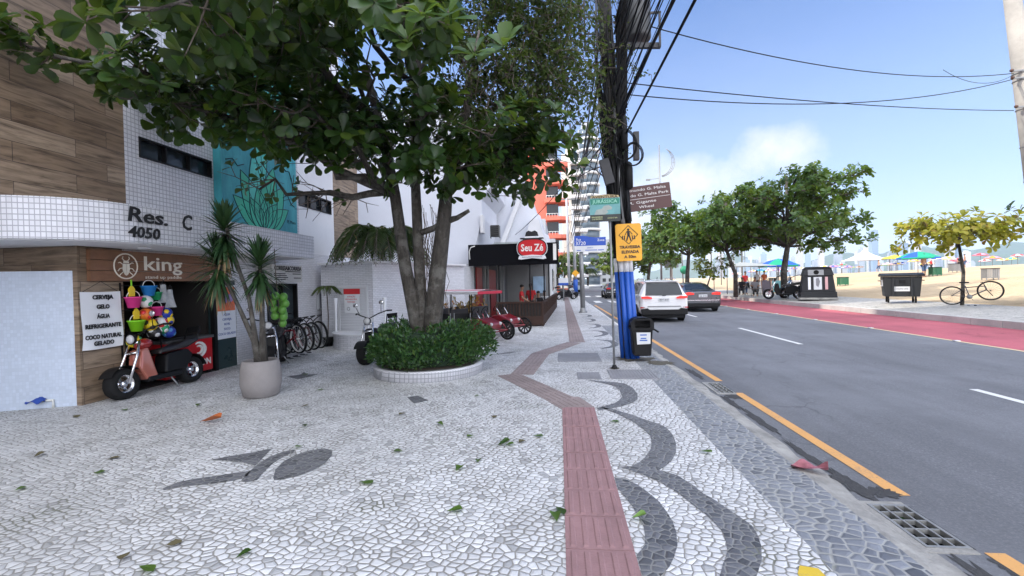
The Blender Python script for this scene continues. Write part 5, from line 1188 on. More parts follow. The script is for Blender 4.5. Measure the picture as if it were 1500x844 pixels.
# street trees at the far end
almond('street_tree', 'dark street tree at the far end of the left pavement', (.6, 66, 0), 6.5, 2.8, 61, L_mid, 8, 5, .42, .16, 2, 'trees at the far street end')
almond('street_tree', 'pale green street tree left of the far lane beside the second blue pole', (2.0, 84, 0), 7.5, 3.2, 62, L_mid, 8, 5, .5, .16, 2, 'trees at the far street end')
frond_plant('street_palm', 'bushy palm at the street end behind the zebra crossing', 'palm', (6.0, 98, 3.6), 22, 2.6, L_palm, 8, .9, .5, .12)
MB().tube([(0, 0, -3.7), (.1, 0, -1.8), (0, 0, 0)], .22, 8).build('trunk', M_bark, bpy.data.objects['street_palm'])
almond('street_tree', 'yellow-green street tree by the far right kerb behind the thin sign pole', (10.5, 92, 0), 8, 3.6, 63, leafmat('broad_leaf_bright', (.10, .16, .02), (.2, .26, .03), None, .4), 8, 5, .5, .16, 2, 'trees at the far street end')
almond('street_tree', 'round green tree closing the view where the street bends', (14.5, 112, 0), 8, 4, 64, L_mid, 8, 5, .55, .16, 2, 'trees at the far street end')

P2 = thing('striped_pole', 'distant utility pole with a blue painted foot and a yellow sign up the pavement', 'utility pole', (2.05, 58, 0))
MB().tube([(0, 0, 0), (0, 0, 1.8)], .28, 10).build('blue_foot', mat('pole_blue_far', (.012, .085, .42), .45), P2); MB().tube([(0, 0, 1.8), (-.2, 0, 10.5)], [.2, .15], 10).build('shaft', M_conc2, P2)
MB().prism([(-.45, 0), (0, .45), (.45, 0), (0, -.45)], 0, .03, frame((0, -.32, 2.6), (1, 0, 0), (0, 0, 1))).build('yellow_plate', mat('sign_yellow_far', (.80, .38, .015), .4), P2)
P3 = thing('lamp_pole', 'thin grey pole with a cross-arm rising in front of the grey rounded tower', 'utility pole', (1.0, 45, 0)); MB().tube([(0, 0, 0), (-.15, 0, 11.5)], [.15, .1], 10).build('shaft', M_conc2, P3); MB().bar((-1.2, 0, 9.6), (1.0, 0, 9.6), .1).build('cross_arm', M_steel, P3); MB().bar((-.1, 0, 8), (2.0, 0, 8.4), .07).build('lamp_arm', M_steel, P3)
T = thing('parking_sign', 'small blue and white sign hung on a post past the restaurant fence', 'sign', (.35, 38, 0)); MB().tube([(0, 0, 0), (0, 0, 2.4)], .05, 8).build('post', M_steel, T); MB().bx(-.4, .4, -.07, -.05, 1.3, 1.9).build('plate', M_platew, T); MB().bx(-.4, .4, -.08, -.07, 1.3, 1.5).build('blue_band', mat('sign_blue_far', (.012, .07, .40), .4), T)
for i in range(4): dup(bpy.data.objects['electric_scooter.001'], (.55 + .12 * i, 41 + 1.4 * i, 0), R(-70), 'distant dark scooter in the row parked along the far left pavement', 'scooters parked along the far left pavement', 1.15)
# ------------------------------------------------------------------ utility poles, signs, cables
M_polec = mat('weathered_concrete_pole', (.36, .335, .30), .85, 0, .22, 2.5, .3, 25, dirt=.5)
M_blue = mat('pole_blue_paint', (.012, .085, .42), .45, 0, .12, 4, dirt=.25); M_pwhite = mat('pole_white_paint', (.70, .70, .72), .5, 0, .08, 4, dirt=.3)
M_cable = mat('black_cable_sheath', (.009, .009, .010), .6, spec=.2)
U = thing('utility_pole', 'crowded utility pole with blue and white painted conduits, boxes and coils', 'utility pole', (1.47, 9.95, 0))
ax_ = lambda z: V((-.05 * z, .02 * z, z))
MB().tube([ax_(-.1), ax_(9.8)], [.17, .14], 14).build('shaft', mat('dark_pole', (.040, .037, .035), .85, 0, .3, 3, .3, 20, dirt=.4), U)
for i, (dx, dy, r_) in enumerate([(-.155, -.05, .05), (-.07, -.16, .052), (.035, -.17, .056), (.13, -.10, .055)]):
    o_ = V((dx, dy, 0)); c = MB().tube([ax_(-.05) + o_, ax_(1.83) + o_], r_, 12).build('conduit', M_blue, U)
    MB().tube([ax_(1.83) + o_, ax_(2.12) + o_], r_ + .001, 12).build('white_band', M_pwhite, c)
    MB().tube([ax_(2.12) + o_, ax_(4.7 + .3 * i) + o_ * .9], r_ * .9, 10).build('upper_conduit', M_black if i != 2 else M_steel, c)
MB().tube([ax_(2.5) + V((.13, 0, 0)), ax_(4.3) + V((.2, .0, 0))], .045, 9).build('cable_riser', M_cable, U)
for (x, y, z, r_, h) in ((.20, -.12, 3.55, .085, .55), (.10, -.2, 4.35, .08, .7)): MB().lathe([(.03, 0), (r_, .03), (r_, h * .8), (r_ * .8, h), (.02, h + .04)], tr(x - .17, y, z), 14).build('splice_canister', M_black, U)
MB().bx(-.1, .1, -.06, .06, -.27, .27, 0, tr(-.42, -.1, 3.95) @ Matrix.Rotation(R(-14), 4, 'Y')).build('junction_box', mat('dark_box', (.05, .05, .055), .6), U, bevel=.01)
MB().bx(-.06, .06, -.06, .06, -.3, .3, 0, tr(.22, .05, 4.5)).build('junction_box', _M['dark_box'], U, bevel=.01)
for i, (x, z, a, b_) in enumerate([(-.06, 4.45, .22, .30), (.12, 4.25, .16, .22)]):
    for k in range(3): MB().tube([(x + (a + .015 * k) * math.cos(t), -.24 - .02 * k + .04 * math.sin(2 * t), z + (b_ + .012 * k) * math.sin(t)) for t in [j * .3307 for j in range(19)]], .009, 5, closed=True).build('cable_coil', M_cable, U)
rq = random.Random(44)
for i in range(22):
    a = rq.uniform(2.4, 6.6); z0 = rq.uniform(2.15, 3.4); z1 = rq.uniform(5.2, 7.4); q = []
    for k in range(10): z = z0 + (z1 - z0) * k / 9; ra = .20 + .05 * rq.random() + .03 * (z > 4.4); q.append(ax_(z) + V((ra * math.cos(a + .25 * math.sin(k + i)), ra * math.sin(a + .25 * math.sin(k + i)), 0)))
    MB().tube(q, rq.choice((.014, .02, .028)), 6).build('pole_cable', M_cable, U)
# insulator rack, transformer and cross-arm at the top
rk = MB()
for x in (-.55, -.30): rk.bar((x - .27, -.05, 6.55), (x - .27, -.05, 7.75), .035)
for z in (6.56, 6.9, 7.25, 7.74): rk.bar((-.84, -.05, z), (-.42, .0, z), .03)
rk.build('insulator_rack', _M['dark_box'], U)
for i in range(6): MB().lathe([(.02, -.06), (.05, -.03), (.03, 0), (.05, .03), (.02, .06)], tr(-.90, -.05, 6.66 + i * .19), 10).build('insulator', mat('brown_porcelain', (.10, .05, .035), .25), U)
MB().lathe([(.28, 0), (.30, .05), (.30, .75), (.26, .82), (.1, .88)], tr(.28, .1, 6.75), 20).build('transformer', mat('transformer_grey', (.06, .062, .065), .6, 0, .15, 3, dirt=.4), U)
MB().bar((-.3, -.02, 6.62), (.75, -.02, 6.55), .09, .10).bar((.72, -.1, 6.5), (.72, -.1, 7.2), .04).bar((.45, -.1, 7.2), (.75, -.1, 7.2), .04).build('cross_arm', _M['dark_box'], U)
for i in range(3):
    b = MB().lathe([(.03, 0), (.06, .05), (.035, .08), (.06, .12), (.03, .17)], tr(.12 + .2 * i, .1, 7.62), 10); b.build('bushing', _M['brown_porcelain'], U)
r = random.Random(17); iv = []
for i in range(60):
    z0 = r.uniform(4.6, 6.6); a = r.uniform(0, 6.28); q = [V((1.47, 9.95, 0)) + ax_(z0) + V((.18 * math.cos(a), .16 * math.sin(a), 0))]
    for k in range(3): q.append(q[-1] + V((r.gauss(-.02, .1), r.gauss(-.02, .06), -r.uniform(.05, .25))))
    iv.append(q)
for i in range(70):
    z0 = r.uniform(6.2, 8.0); q = [V((1.47, 9.85, 0)) + ax_(z0) + V((r.uniform(-.7, .5), r.uniform(-.2, .1), 0))]
    for k in range(3): q.append(q[-1] + V((r.gauss(0, .12), r.gauss(0, .06), -r.uniform(.05, .25))))
    iv.append(q)
for i in range(9):
    z0 = r.uniform(4.4, 5.4); q = [V((1.2, 9.8, z0))]
    for k in range(3): q.append(q[-1] + V((-r.uniform(.05, .18), -.03, r.gauss(-.05, .06))))
    iv.append(q)
vine('climbing_vine', 'ragged creeper wound round the upper part of the crowded utility pole', iv, 6, .075, 22, (1.3, 9.9, 5.5))

def sag(a, b, d, n=24): a = V(a); b = V(b); return [a.lerp(b, i / n) - V((0, 0, d * 4 * (i / n) * (1 - i / n))) for i in range(n + 1)]
def cable(pts, r_, label, group=None): return tag(MB().tube(pts, r_, 5).build('overhead_cable', M_cable), label, 'cable', group)
r = random.Random(23)
for i in range(15):         # towards and over the viewer
    z = 4.7 + i * .21; cable(sag((1.22 + r.uniform(-.05, .25), 9.8, z), (1.5 + r.uniform(-.3, 1.0), -26, z + r.uniform(.3, 1.6)), r.uniform(.25, .7)), r.choice((.010, .014, .02)), 'black cable running from the crowded utility pole overhead towards the viewer', 'cables strung from the pole over the pavement')
for i in range(12): cable(sag((1.35, 9.8, 5.0 + .22 * i), (2.2 + .42 * i, -22, 7.4 + .25 * (i % 4)), r.uniform(.2, .6)), r.choice((.006, .009)), 'thin wire fanning from the crowded utility pole out over the road', 'thin wires fanning from the pole over the road')
cable(sag((1.25, 9.8, 5.0), (3.4, -24, 7.4), .35), .026, 'thickest black cable leaving the crowded pole at a slant above the road')
for i in range(10):         # away up the street
    z = 4.4 + i * .34; x_ = 1.2 + r.uniform(-.35, .1); cable(sag((x_, 10.0, z), (1.3 + r.uniform(-.5, .4), 62, z * .55 + 3.4 + r.uniform(-.2, .5)), r.uniform(.3, .8)), r.choice((.008, .011, .016)), 'black cable running from the crowded utility pole on up the street', 'cables strung on up the street')
for i in range(7):
    q = sag((1.28 + .03 * i, 9.72, 4.5 + .12 * i), (1.30 + .03 * i, 9.66 - .02 * i, 7.0 + .1 * i), -.02, 6)[:-1] + sag((1.30 + .03 * i, 9.64 - .02 * i, 7.1 + .1 * i), (1.9 + .12 * i, -20, 9.2 + .1 * i), .4, 16)
    cable(q, .024, 'thick black cable climbing the utility pole and turning out over the viewer', 'thick cable bundle on the utility pole')
for i in range(5):
    cable(sag((1.2 - .1 * i, 9.95, 3.4 + .35 * i), (1.15 - .12 * i, 12.5 + 3 * i, 5.2 + .3 * i), -.05), .016, 'slack dark cable climbing beside the crowded utility pole', 'slack cables beside the pole')
for z0, z1, s_, lab in ((7.3, 8.55, .55, 'upper cable sagging across the blue sky to the concrete pole'), (5.65, 8.35, .5, 'middle cable sagging across the sky to the concrete pole'), (5.9, 7.26, .15, 'lowest straight cable crossing the sky to the concrete pole')):
    cable(sag((1.25, 10, z0), (15.92, 17.78, z1), s_), .013, lab)
cable(sag((12.0, 15.6, 7.95), (15.92, 17.78, 8.5), .35), .008, 'loose wire looping under the sky cables near the concrete pole')
cable(sag((1.2, 9.9, 5.0), (-2.0, 21.5, 3.9), .2), .012, 'cable drooping from the utility pole to the white stepped gable')

K = thing('concrete_pole', 'leaning concrete pole with straps and pipes at the right edge of the beach pavement', 'utility pole', (17.2, 17.95, .40))
lean = lambda z: V((-.115 * z, -.01 * z, z))
MB().tube([lean(-.1), lean(11.8)], [.30, .22], 16).build('shaft', M_polec, K)
for z in (2.2, 3.6, 4.4, 5.6, 6.9, 7.9, 8.15): MB().tube([lean(z) + V((.305 * math.cos(t) * (1 - z * .02), .305 * math.sin(t) * (1 - z * .02), 0)) for t in [i * .3927 for i in range(16)]], .018, 5, closed=True).build('strap', M_steel, K)
for dx, dy, m_ in ((-.24, -.22, M_steel), (.05, -.33, M_black)): MB().tube([lean(2.2) + V((dx, dy, 0)), lean(5.6) + V((dx * .9, dy * .95, 0))], .035, 8).build('pipe', m_, K)
MB().bx(-.16, .16, -.5, -.26, 2.05, 2.55, 0, tr(-.28, 0, 0)).build('meter_box', M_steel, K, bevel=.01)
for z in (6.95, 7.95, 8.2):
    MB().bar(lean(z) + V((-.45, -.15, 0)), lean(z) + V((.3, -.25, 0)), .05).build('bracket', M_steel, K); MB().ball(lean(z) + V((-.45, -.15, .03)), .06, 8).build('insulator', _M['brown_porcelain'], K)

# ---- signs
def plate(M, w, h, rad, t=.012):
    q = []
    for cx, cy, a0 in ((w / 2 - rad, h / 2 - rad, 0), (-w / 2 + rad, h / 2 - rad, 90), (-w / 2 + rad, -h / 2 + rad, 180), (w / 2 - rad, -h / 2 + rad, 270)): q += [(cx + rad * math.cos(R(a0 + 15 * k)), cy + rad * math.sin(R(a0 + 15 * k))) for k in range(7)]
    return MB().prism(q, 0, t, M)
M_yel = mat('sign_yellow', (.80, .38, .015), .4, 0, .06, 4, dirt=.15)
Ys = thing('warning_sign', 'yellow pedestrian crossing sign reading TRAVESSIA ELEVADA A 50m on the striped pole', 'sign', (1.445, 9.66, 2.05))
SM = lambda d=0: frame((0, -d, .385), (1, 0, .02), (-.02, 0, 1))
plate(SM(), .52, .77, .05).build('plate', M_yel, Ys)
MB().tube([SM(.014) @ V(p) for p in [(0, .345, 0), (.19, .155, 0), (0, -.035, 0), (-.19, .155, 0)]], .009, 5, closed=True).build('diamond', M_ink, Ys)
wk = MB(); d_ = SM(.012)
wk.ball((0, .262, .004), .026, 10, 0, d_, (1, 1, .2)); wk.prism([(-.03, .235), (.03, .235), (.028, .14), (-.022, .14)], 0, .004, d_)
for q in ([(-.02, .15), (.012, .15), (-.03, .03), (-.055, .03)], [(-.005, .15), (.028, .15), (.06, .03), (.035, .03)], [(.02, .235), (.04, .225), (.085, .165), (.07, .155)], [(-.02, .235), (-.04, .225), (-.075, .155), (-.06, .148)]): wk.prism(q, 0, .0045, d_)
wk.build('walking_figure', M_ink, Ys)
for i, x in enumerate((-.125, -.085, .085, .125)): MB().prism([(x - .012 - .01 * (1 if x > 0 else -1), .14), (x + .008 - .01 * (1 if x > 0 else -1), .14), (x + .012, .06), (x - .012, .06)], 0, .004, d_).build('stripe', M_ink, Ys)
for s_, z, wd in (('TRAVESSIA', -.10, .42), ('ELEVADA', -.20, .35), ('A 50m', -.30, .24)): lettering(s_, .058, SM(.013) @ tr(.02, z, 0), M_ink, Ys, width=wd, bold=.003)
Bs = thing('tourist_sign', 'brown tourist direction sign with white street names behind the utility pole', 'sign', (1.95, 11.0, 3.26))
BM = lambda d=0: frame((0, -d, .3), (1, 0, .10), (-.10, 0, 1))
plate(BM(), 1.36, .58, .02).build('plate', mat('sign_brown', (.085, .03, .028), .45, 0, .08, 3), Bs)
MB().bx(-.66, .66, -.012, -.004, .012, .016, 0, BM()).build('divider', M_wink, Bs)
for s_, x, z, wd in (('R. Raimundo G. Malta', .02, .20, 1.12), ('Raimundo G. Malta Park', -.0, .08, 1.26), ('R. Gigante', .02, -.09, .62), ('Wheel', .10, -.205, .34)): lettering(s_, .062, BM(.014) @ tr(x, z, 0), M_wink, Bs, width=wd)
MB().tube([(-.45, .05, -3.2), (-.45, .05, .55)], .035, 8).build('post', M_steel, Bs)
Av = thing('park_advert_sign', 'small green AVENTURA advertising board on a thin grey pole', 'sign', (1.0, 8.73, 0))
MB().tube([(0, 0, 0), (-.03, 0, 2.85)], .022, 10).build('post', M_steel, Av); MB().lathe([(.055, 0), (.06, .02), (.03, .07), (.022, .07)], None, 12).build('foot', M_black, Av)
AM = lambda d=.03: frame((-.12, -d, 2.98), (1, 0, .01), (-.01, 0, 1))
plate(AM(), .56, .44, .015, .014).build('board', mat('advert_teal', (.13, .33, .34), .5, 0, .45, 5), Av)
MB().bx(-.28, .28, -.22, -.09, .014, .017, 0, AM()).build('lower_panel', mat('advert_dark', (.025, .03, .028), .5), Av)
MB().prism([(-.27, .22), (.27, .22), (.25, .26), (0, .285), (-.25, .26)], 0, .018, AM()).build('header', mat('advert_sand', (.42, .33, .18), .5), Av)
MB().prism([(-.26, .1), (.26, .1), (.27, .2), (-.27, .2)], .014, .018, AM()).build('band', mat('advert_green', (.02, .20, .14), .5), Av)
lettering('AVENTURA', .05, AM() @ tr(0, .235, .019), mat('advert_brown', (.10, .06, .02), .5), Av, width=.48, bold=.002); lettering('JURÁSSICA', .062, AM() @ tr(0, .15, .019), mat('advert_mint', (.25, .55, .42), .5), Av, width=.46, bold=.002)
MB().prism([(-.2, -.09), (-.16, .0), (-.06, .02), (-.02, .07), (.07, .08), (.13, .04), (.12, .0), (.03, -.01), (.06, -.05), (.0, -.09)], .014, .019, AM()).build('beast_shape', mat('advert_grey', (.33, .37, .34), .6, 0, .3, 14), Av)
lettering('BALNEÁRIO\nCAMBORIÚ', .026, AM() @ tr(-.15, -.155, .018), mat('advert_pale', (.55, .6, .3), .5), Av, width=.2); lettering('ACESSE O SITE', .022, AM() @ tr(.13, -.16, .018), _M['advert_pale'], Av, width=.18)
Rs = thing('street_name_sign', 'blue and white street name sign reading Rua 3720 on a tall steel post', 'sign', (1.2, 24, 0))
MB().tube([(0, 0, 0), (-.04, 0, 3.95)], [.13, .095], 14).build('post', M_steel, Rs); MB().lathe([(.22, 0), (.22, .03), (.15, .08), (.13, .25)], None, 16).build('foot', M_steel, Rs)
RM = lambda d=.14: frame((.42, -d, 3.5), (1, 0, .0), (0, 0, 1))
MB().prism([(-.80, -.05), (.80, -.05), (.80, .38), (.3, .36), (0, .40), (-.35, .47), (-.80, .46)], 0, .03, RM()).build('blue_plate', mat('sign_blue', (.012, .07, .40), .4, 0, .05, 3), Rs)
MB().prism([(-.78, -.36), (.80, -.36), (.80, -.055), (-.80, -.055)], 0, .028, RM()).build('white_plate', M_platew, Rs)
lettering('Rua', .13, RM() @ tr(-.58, .27, .031), M_wink, Rs, width=.24); lettering('3720', .19, RM() @ tr(-.48, .07, .031), M_wink, Rs, width=.5); lettering('Zona', .12, RM() @ tr(.55, .22, .031), M_wink, Rs, width=.36)
lettering('centro', .09, RM() @ tr(0, -.15, .03), mat('sign_blue_text', (.02, .10, .42), .5), Rs, width=.3)
for x, w_ in ((-.58, .2), (.55, .3), (.05, .6)): MB().bx(x - w_ / 2, x + w_ / 2, -.30, -.26, .028, .031, 0, RM()).build('fine_print', _M['sign_blue_text'], Rs)
# litter bin
L = thing('litter_bin', 'black plastic litter bin with a white sticker fixed to the blue pole', 'litter bin', (1.64, 9.55, 0))
MB().prism([(-.17, .12), (.17, .12), (.21, .66), (-.21, .66)], -.15, .17, frame((0, 0, 0), (1, 0, 0), (0, 0, 1))).build('body', M_black, L, bevel=.03)
hd = MB(); fr = frame((0, 0, 0), (1, 0, 0), (0, 0, 1)); ar = [(.225 * math.cos(R(a)), .74 + .16 * math.sin(R(a)) ** .7) for a in range(0, 181, 12)]
hd.prism([(-.225, .64), (.225, .64), (.225, .69), (-.225, .69)], -.17, .20, fr); hd.prism([(.225, .69)] + ar + [(-.225, .69)], -.17, -.1, fr)
hd.prism([(.225, .69)] + ar + [(-.225, .69), (-.16, .70), (-.16, .80), (.16, .80), (.16, .70)][:1] + [(-.17, .69), (-.17, .81), (.17, .81), (.17, .69)], .17, .20, fr) if False else None
for q in ([(-.225, .69), (-.15, .69), (-.15, .84), (-.225, .80)], [(.15, .69), (.225, .69), (.225, .80), (.15, .84)], [(-.225, .80), (-.15, .84), (.15, .84), (.225, .80), (.17, .88), (-.17, .88)]): hd.prism(q, .16, .20, fr)
hd.grid(lambda u, v: V((.225 * math.cos(math.pi * u), -.20 + .37 * v, .74 + .16 * max(0, math.sin(math.pi * u)) ** .7)), 16, 3)
hd.build('hood', M_black, L); MB().bx(-.2, .2, -.1, .14, .66, .70).build('opening', mat('bin_inside', (.004, .004, .004), .9), L)
MB().prism([(-.11, .36), (.15, .37), (.155, .60), (-.12, .60)], .185, .188, fr).build('sticker', M_platew, L)
for i, (z, x0, x1) in enumerate(((.54, -.05, .08), (.47, -.04, .07), (.43, -.06, .09))): MB().bx(x0, x1, -.192, -.188, z, z + .022).build('print', _M['sign_blue_text'], L)
MB().bar((.2, -.1, .68), (.32, -.16, .60), .03).build('latch', M_black, L)
MB().bx(-.13, -.05, .1, .3, .3, .36).build('bracket', M_steel, L)

# grates, covers
for i, (x0, x1, y0, y1) in enumerate(GR):
    g = thing('drain_grate', ('nearest iron gutter grate with weeds growing through its slots', 'farther iron gutter grate beside the orange line')[i], 'drain grate', ((x0 + x1) / 2, (y0 + y1) / 2, -.02), 0, 'gutter grates')
    X, Yh = (x1 - x0) / 2, (y1 - y0) / 2
    MB().bx(-X, X, -Yh, Yh, -.40, -.36).bx(-X - .02, -X, -Yh, Yh, -.4, -.004).bx(X, X + .02, -Yh, Yh, -.4, -.004).bx(-X, X, -Yh - .02, -Yh, -.4, -.004).bx(-X, X, Yh, Yh + .02, -.4, -.004).build('pit', mat('drain_dark', (.012, .012, .011), .95), g)
    b = MB(); b.bx(-X, X, -Yh, -Yh + .022, -.03, .006); b.bx(-X, X, Yh - .022, Yh, -.03, .006); b.bx(-X, -X + .02, -Yh + .022, Yh - .022, -.03, .006); b.bx(X - .02, X, -Yh + .022, Yh - .022, -.03, .006)
    for k in range(1, 3): q = -X + 2 * X * k / 3; b.bx(q - .006, q + .006, -Yh + .022, Yh - .022, -.03, .006)
    for k in range(1, 5): q = -Yh + 2 * Yh * k / 5; b.bx(-X + .02, X - .02, q - .006, q + .006, -.028, .004)
    b.build('bars', mat('worn_iron', (.34, .34, .33), .6, .6, .25, 10, .2, 50), g)
    if i == 0:
        wd = MB(); rr = random.Random(2)
        for k in range(60): sleaf(wd, V((rr.uniform(-X, X), rr.choice((rr.uniform(.1, Yh), rr.uniform(-Yh, -.15))), -.07)), rv(rr) + V((0, 0, 1)), V((1, 0, 0)), rr.uniform(.03, .08), .02)
        wd.build('weeds', L_hedge, g)
    fr_ = MB(); fr_.bx(-X - .05, -X - .002, -Yh - .05, Yh + .05, -.03, .003); fr_.bx(-X - .002, X + .002, -Yh - .05, -Yh - .002, -.03, .003); fr_.bx(-X - .002, X + .002, Yh + .002, Yh + .05, -.03, .003); fr_.build('surround', M_conc, g)
M_iron = mat('ribbed_iron_cover', (.27, .27, .285), .75, 0, .2, 6, .3, 60, dirt=.3)
for i, (lab, x0, x1, y0, y1) in enumerate([('wide ribbed grey pavement cover beyond the tactile bend', -.06, .84, 9.45, 10.6), ('small square grey cover set in the paving by the thin sign pole', .28, .68, 7.76, 8.36), ('ribbed metal vent cover in front of the striped pole', .84, 1.64, 7.78, 8.6)]):
    g = thing('pavement_cover', lab, 'cover', ((x0 + x1) / 2, (y0 + y1) / 2, 0), 0, 'metal covers in the pavement'); X, Yh = (x1 - x0) / 2, (y1 - y0) / 2
    MB().bx(-X, X, -Yh, Yh, -.02, .006).build('plate', M_iron, g); b = MB(); n = int(2 * X / .05)
    for k in range(n): q = -X + 2 * X * (k + .5) / n; b.bx(q - .012, q + .012, -Yh + .03, Yh - .03, .006, .011)
    b.build('ribs', M_iron, g)

# ---- kiosk goods
T = thing('drinks_cooler', 'red drinks chest with a white swirl in the kiosk opening', 'cooler', (-6.98, 8.02, 0))
MB().bx(-.35, .0, -.58, .52, .06, .70).build('chest', mat('cooler_red', (.50, .012, .018), .35, 0, .06, 3, coat=.3), T, bevel=.015); MB().bx(-.36, .02, -.60, .54, .70, .75).build('lid', mat('cooler_lid', (.10, .10, .10), .4), T)
for ra_, rb_ in ((.15, .035), (.08, .03)): MB().tube([(.005, .16 + ra_ * math.cos(t), .50 + ra_ * .9 * math.sin(t)) for t in [R(-120 + 22 * k) for k in range(12)]], [rb_ * (.3 + .7 * math.sin(math.pi * (k + .5) / 12)) for k in range(12)], 6).build('swirl', M_wink, T)
lettering('ON', .12, FACE_ST(.004, .33, .24), M_wink, T, width=.26, bold=.006)
for y in (-.5, .45): MB().bx(-.3, -.02, y - .04, y + .04, 0, .06).build('foot', M_black, T)
def toy(x, z): # photo pixel -> place on the display against the kiosk wall
    return (-6.86, 6.57 + (x - 178) * .0136, 1.72 - (z - 420) * .0113)
def bucket(lab, px, py, col, k=1.):
    t = thing('toy_bucket', lab, 'toy bucket', toy(px, py), 0, 'beach toys hung at the kiosk'); m_ = mat('toy_%s' % col[0], col[1], .4, 0, .08, 5)
    MB().lathe([(0, -.07 * k), (.065 * k, -.07 * k), (.10 * k, .07 * k), (.108 * k, .07 * k), (.108 * k, .085 * k), (.095 * k, .085 * k), (.06 * k, -.05 * k), (0, -.05 * k)], None, 20).build('pail', m_, t); MB().tube([(0, .1 * k * math.cos(a), .08 * k + .09 * k * math.sin(a)) for a in [i * math.pi / 10 for i in range(11)]], .006, 5).build('handle', M_wink, t)
for a_ in (('pink bucket hung top left of the beach toys', 190, 442, ('pink', (.80, .05, .28)), 1.15), ('blue bucket hung at the top of the beach toys', 211, 426, ('blue', (.02, .22, .60)), 1.1), ('small pink bucket hung in the middle of the beach toys', 221, 457, ('pink', (.80, .05, .28)), 1.), ('lime green bucket hung low at the left of the beach toys', 193, 476, ('lime', (.25, .68, .02)), 1.15), ('dark green bucket hung beside the blue one', 221, 434, ('green', (.02, .33, .12)), .9)): bucket(*a_)
def ballp(lab, px, py, c1, c2, k=.105):
    t = thing('toy_ball', lab, 'ball', toy(px, py), rnd.uniform(0, 3), 'beach balls hung at the kiosk'); m1 = mat('toy_%s' % c1[0], c1[1], .35, 0, .05, 5); m2 = mat('toy_%s' % c2[0], c2[1], .35, 0, .05, 5)
    MB().ball((0, 0, 0), k, 18).build('ball', m1, t)
    for q in range(6):
        d = V((math.cos(q * 1.05 + .4), math.sin(q * 1.05 + .4), .45 * (-1) ** q)).normalized(); M = frame(d * (k * .92), d.orthogonal(), d.cross(d.orthogonal())); MB().lathe([(k * .42, 0), (k * .3, k * .085), (0, k * .11)], M, 6).build('patch', m2, t)
W_, Bk, Or, Ye, Bl, Gr, Rd = ('white', (.75, .75, .74)), ('black', (.02, .02, .02)), ('orange', (.70, .16, .02)), ('yellow', (.78, .56, .02)), ('navy', (.02, .05, .35)), ('green', (.02, .33, .12)), ('red', (.6, .03, .03))
for a_ in (('white and green ball at the upper left of the toys', 206, 441, W_, Gr), ('orange ball in the middle of the hanging toys', 206, 460, Or, Rd), ('blue, white and yellow ball at the right of the toys', 234, 461, Bl, Ye), ('yellow and black ball under the orange one', 212, 476, Ye, Bk), ('white, red and green ball among the lower toys', 226, 475, W_, Rd), ('small yellow ball at the right edge of the toys', 236, 472, Ye, Bl), ('black and white ball near the scooter handlebar', 217, 488, Bk, W_), ('dark blue ball lowest at the right of the toys', 238, 490, Bl, ('sky', (.1, .3, .6))), ('yellow ball lowest on the left by the banner', 189, 497, Ye, Gr), ('green ball beneath the white, red and green one', 228, 483, Gr, W_)): ballp(*a_)
for lab, px, py, c in (('yellow sand spade hung above the pink bucket', 188, 424, Ye), ('yellow and lime sand mould above the lime bucket', 193, 457, Ye)):
    t = thing('toy_spade', lab, 'toy spade', toy(px, py), 0, 'beach toys hung at the kiosk'); MB().prism([(-.05, -.1), (.05, -.1), (.055, .02), (.02, .07), (-.02, .07), (-.055, .02)], -.01, .012, FACE_ST(0, 0, 0)).build('blade', mat('toy_yellow', c[1], .4), t, bevel=.006); MB().tube([(0, 0, .05), (0, 0, .17)], .012, 6).build('handle', mat('toy_lime', (.25, .68, .02), .4), t)
for i, (px, py) in enumerate(((238, 438), (228, 430))):
    t = thing('net_bag', ('white patterned bag hung at the right end of the toys', 'pale bag tucked behind the blue and green buckets')[i], 'bag', toy(px + 4, py), 0, 'bags hung at the kiosk')
    MB().grid(lambda u, v: V((.02 * math.sin(u * 9 + v * 3), (u - .5) * .22 * (.6 + .5 * (1 - v)), -.16 + .32 * v)), 9, 9).build('bag', mat('bag_cloth', (.45, .46, .47), .8, 0, .5, 18), t); MB().tube([(0, -.05, .15), (0, 0, .24), (0, .05, .15)], .006, 5).build('strap', M_ink, t)
MB().tube([(-6.95, 6.62, 1.8), (-6.95, 6.62, .3)], .01, 5) 
hk = thing('toy_rack', 'thin dark rack the beach toys hang from at the kiosk opening', 'rack', (-6.97, 6.98, .3))
for y in (-.36, 0, .36): MB().bar((0, y, 0), (0, y, 1.5), .018).build('upright', M_black, hk)
for z in (.25, .65, 1.05, 1.45): MB().bar((.01, -.36, z), (.01, .36, z), .012).build('crossbar', M_black, hk)
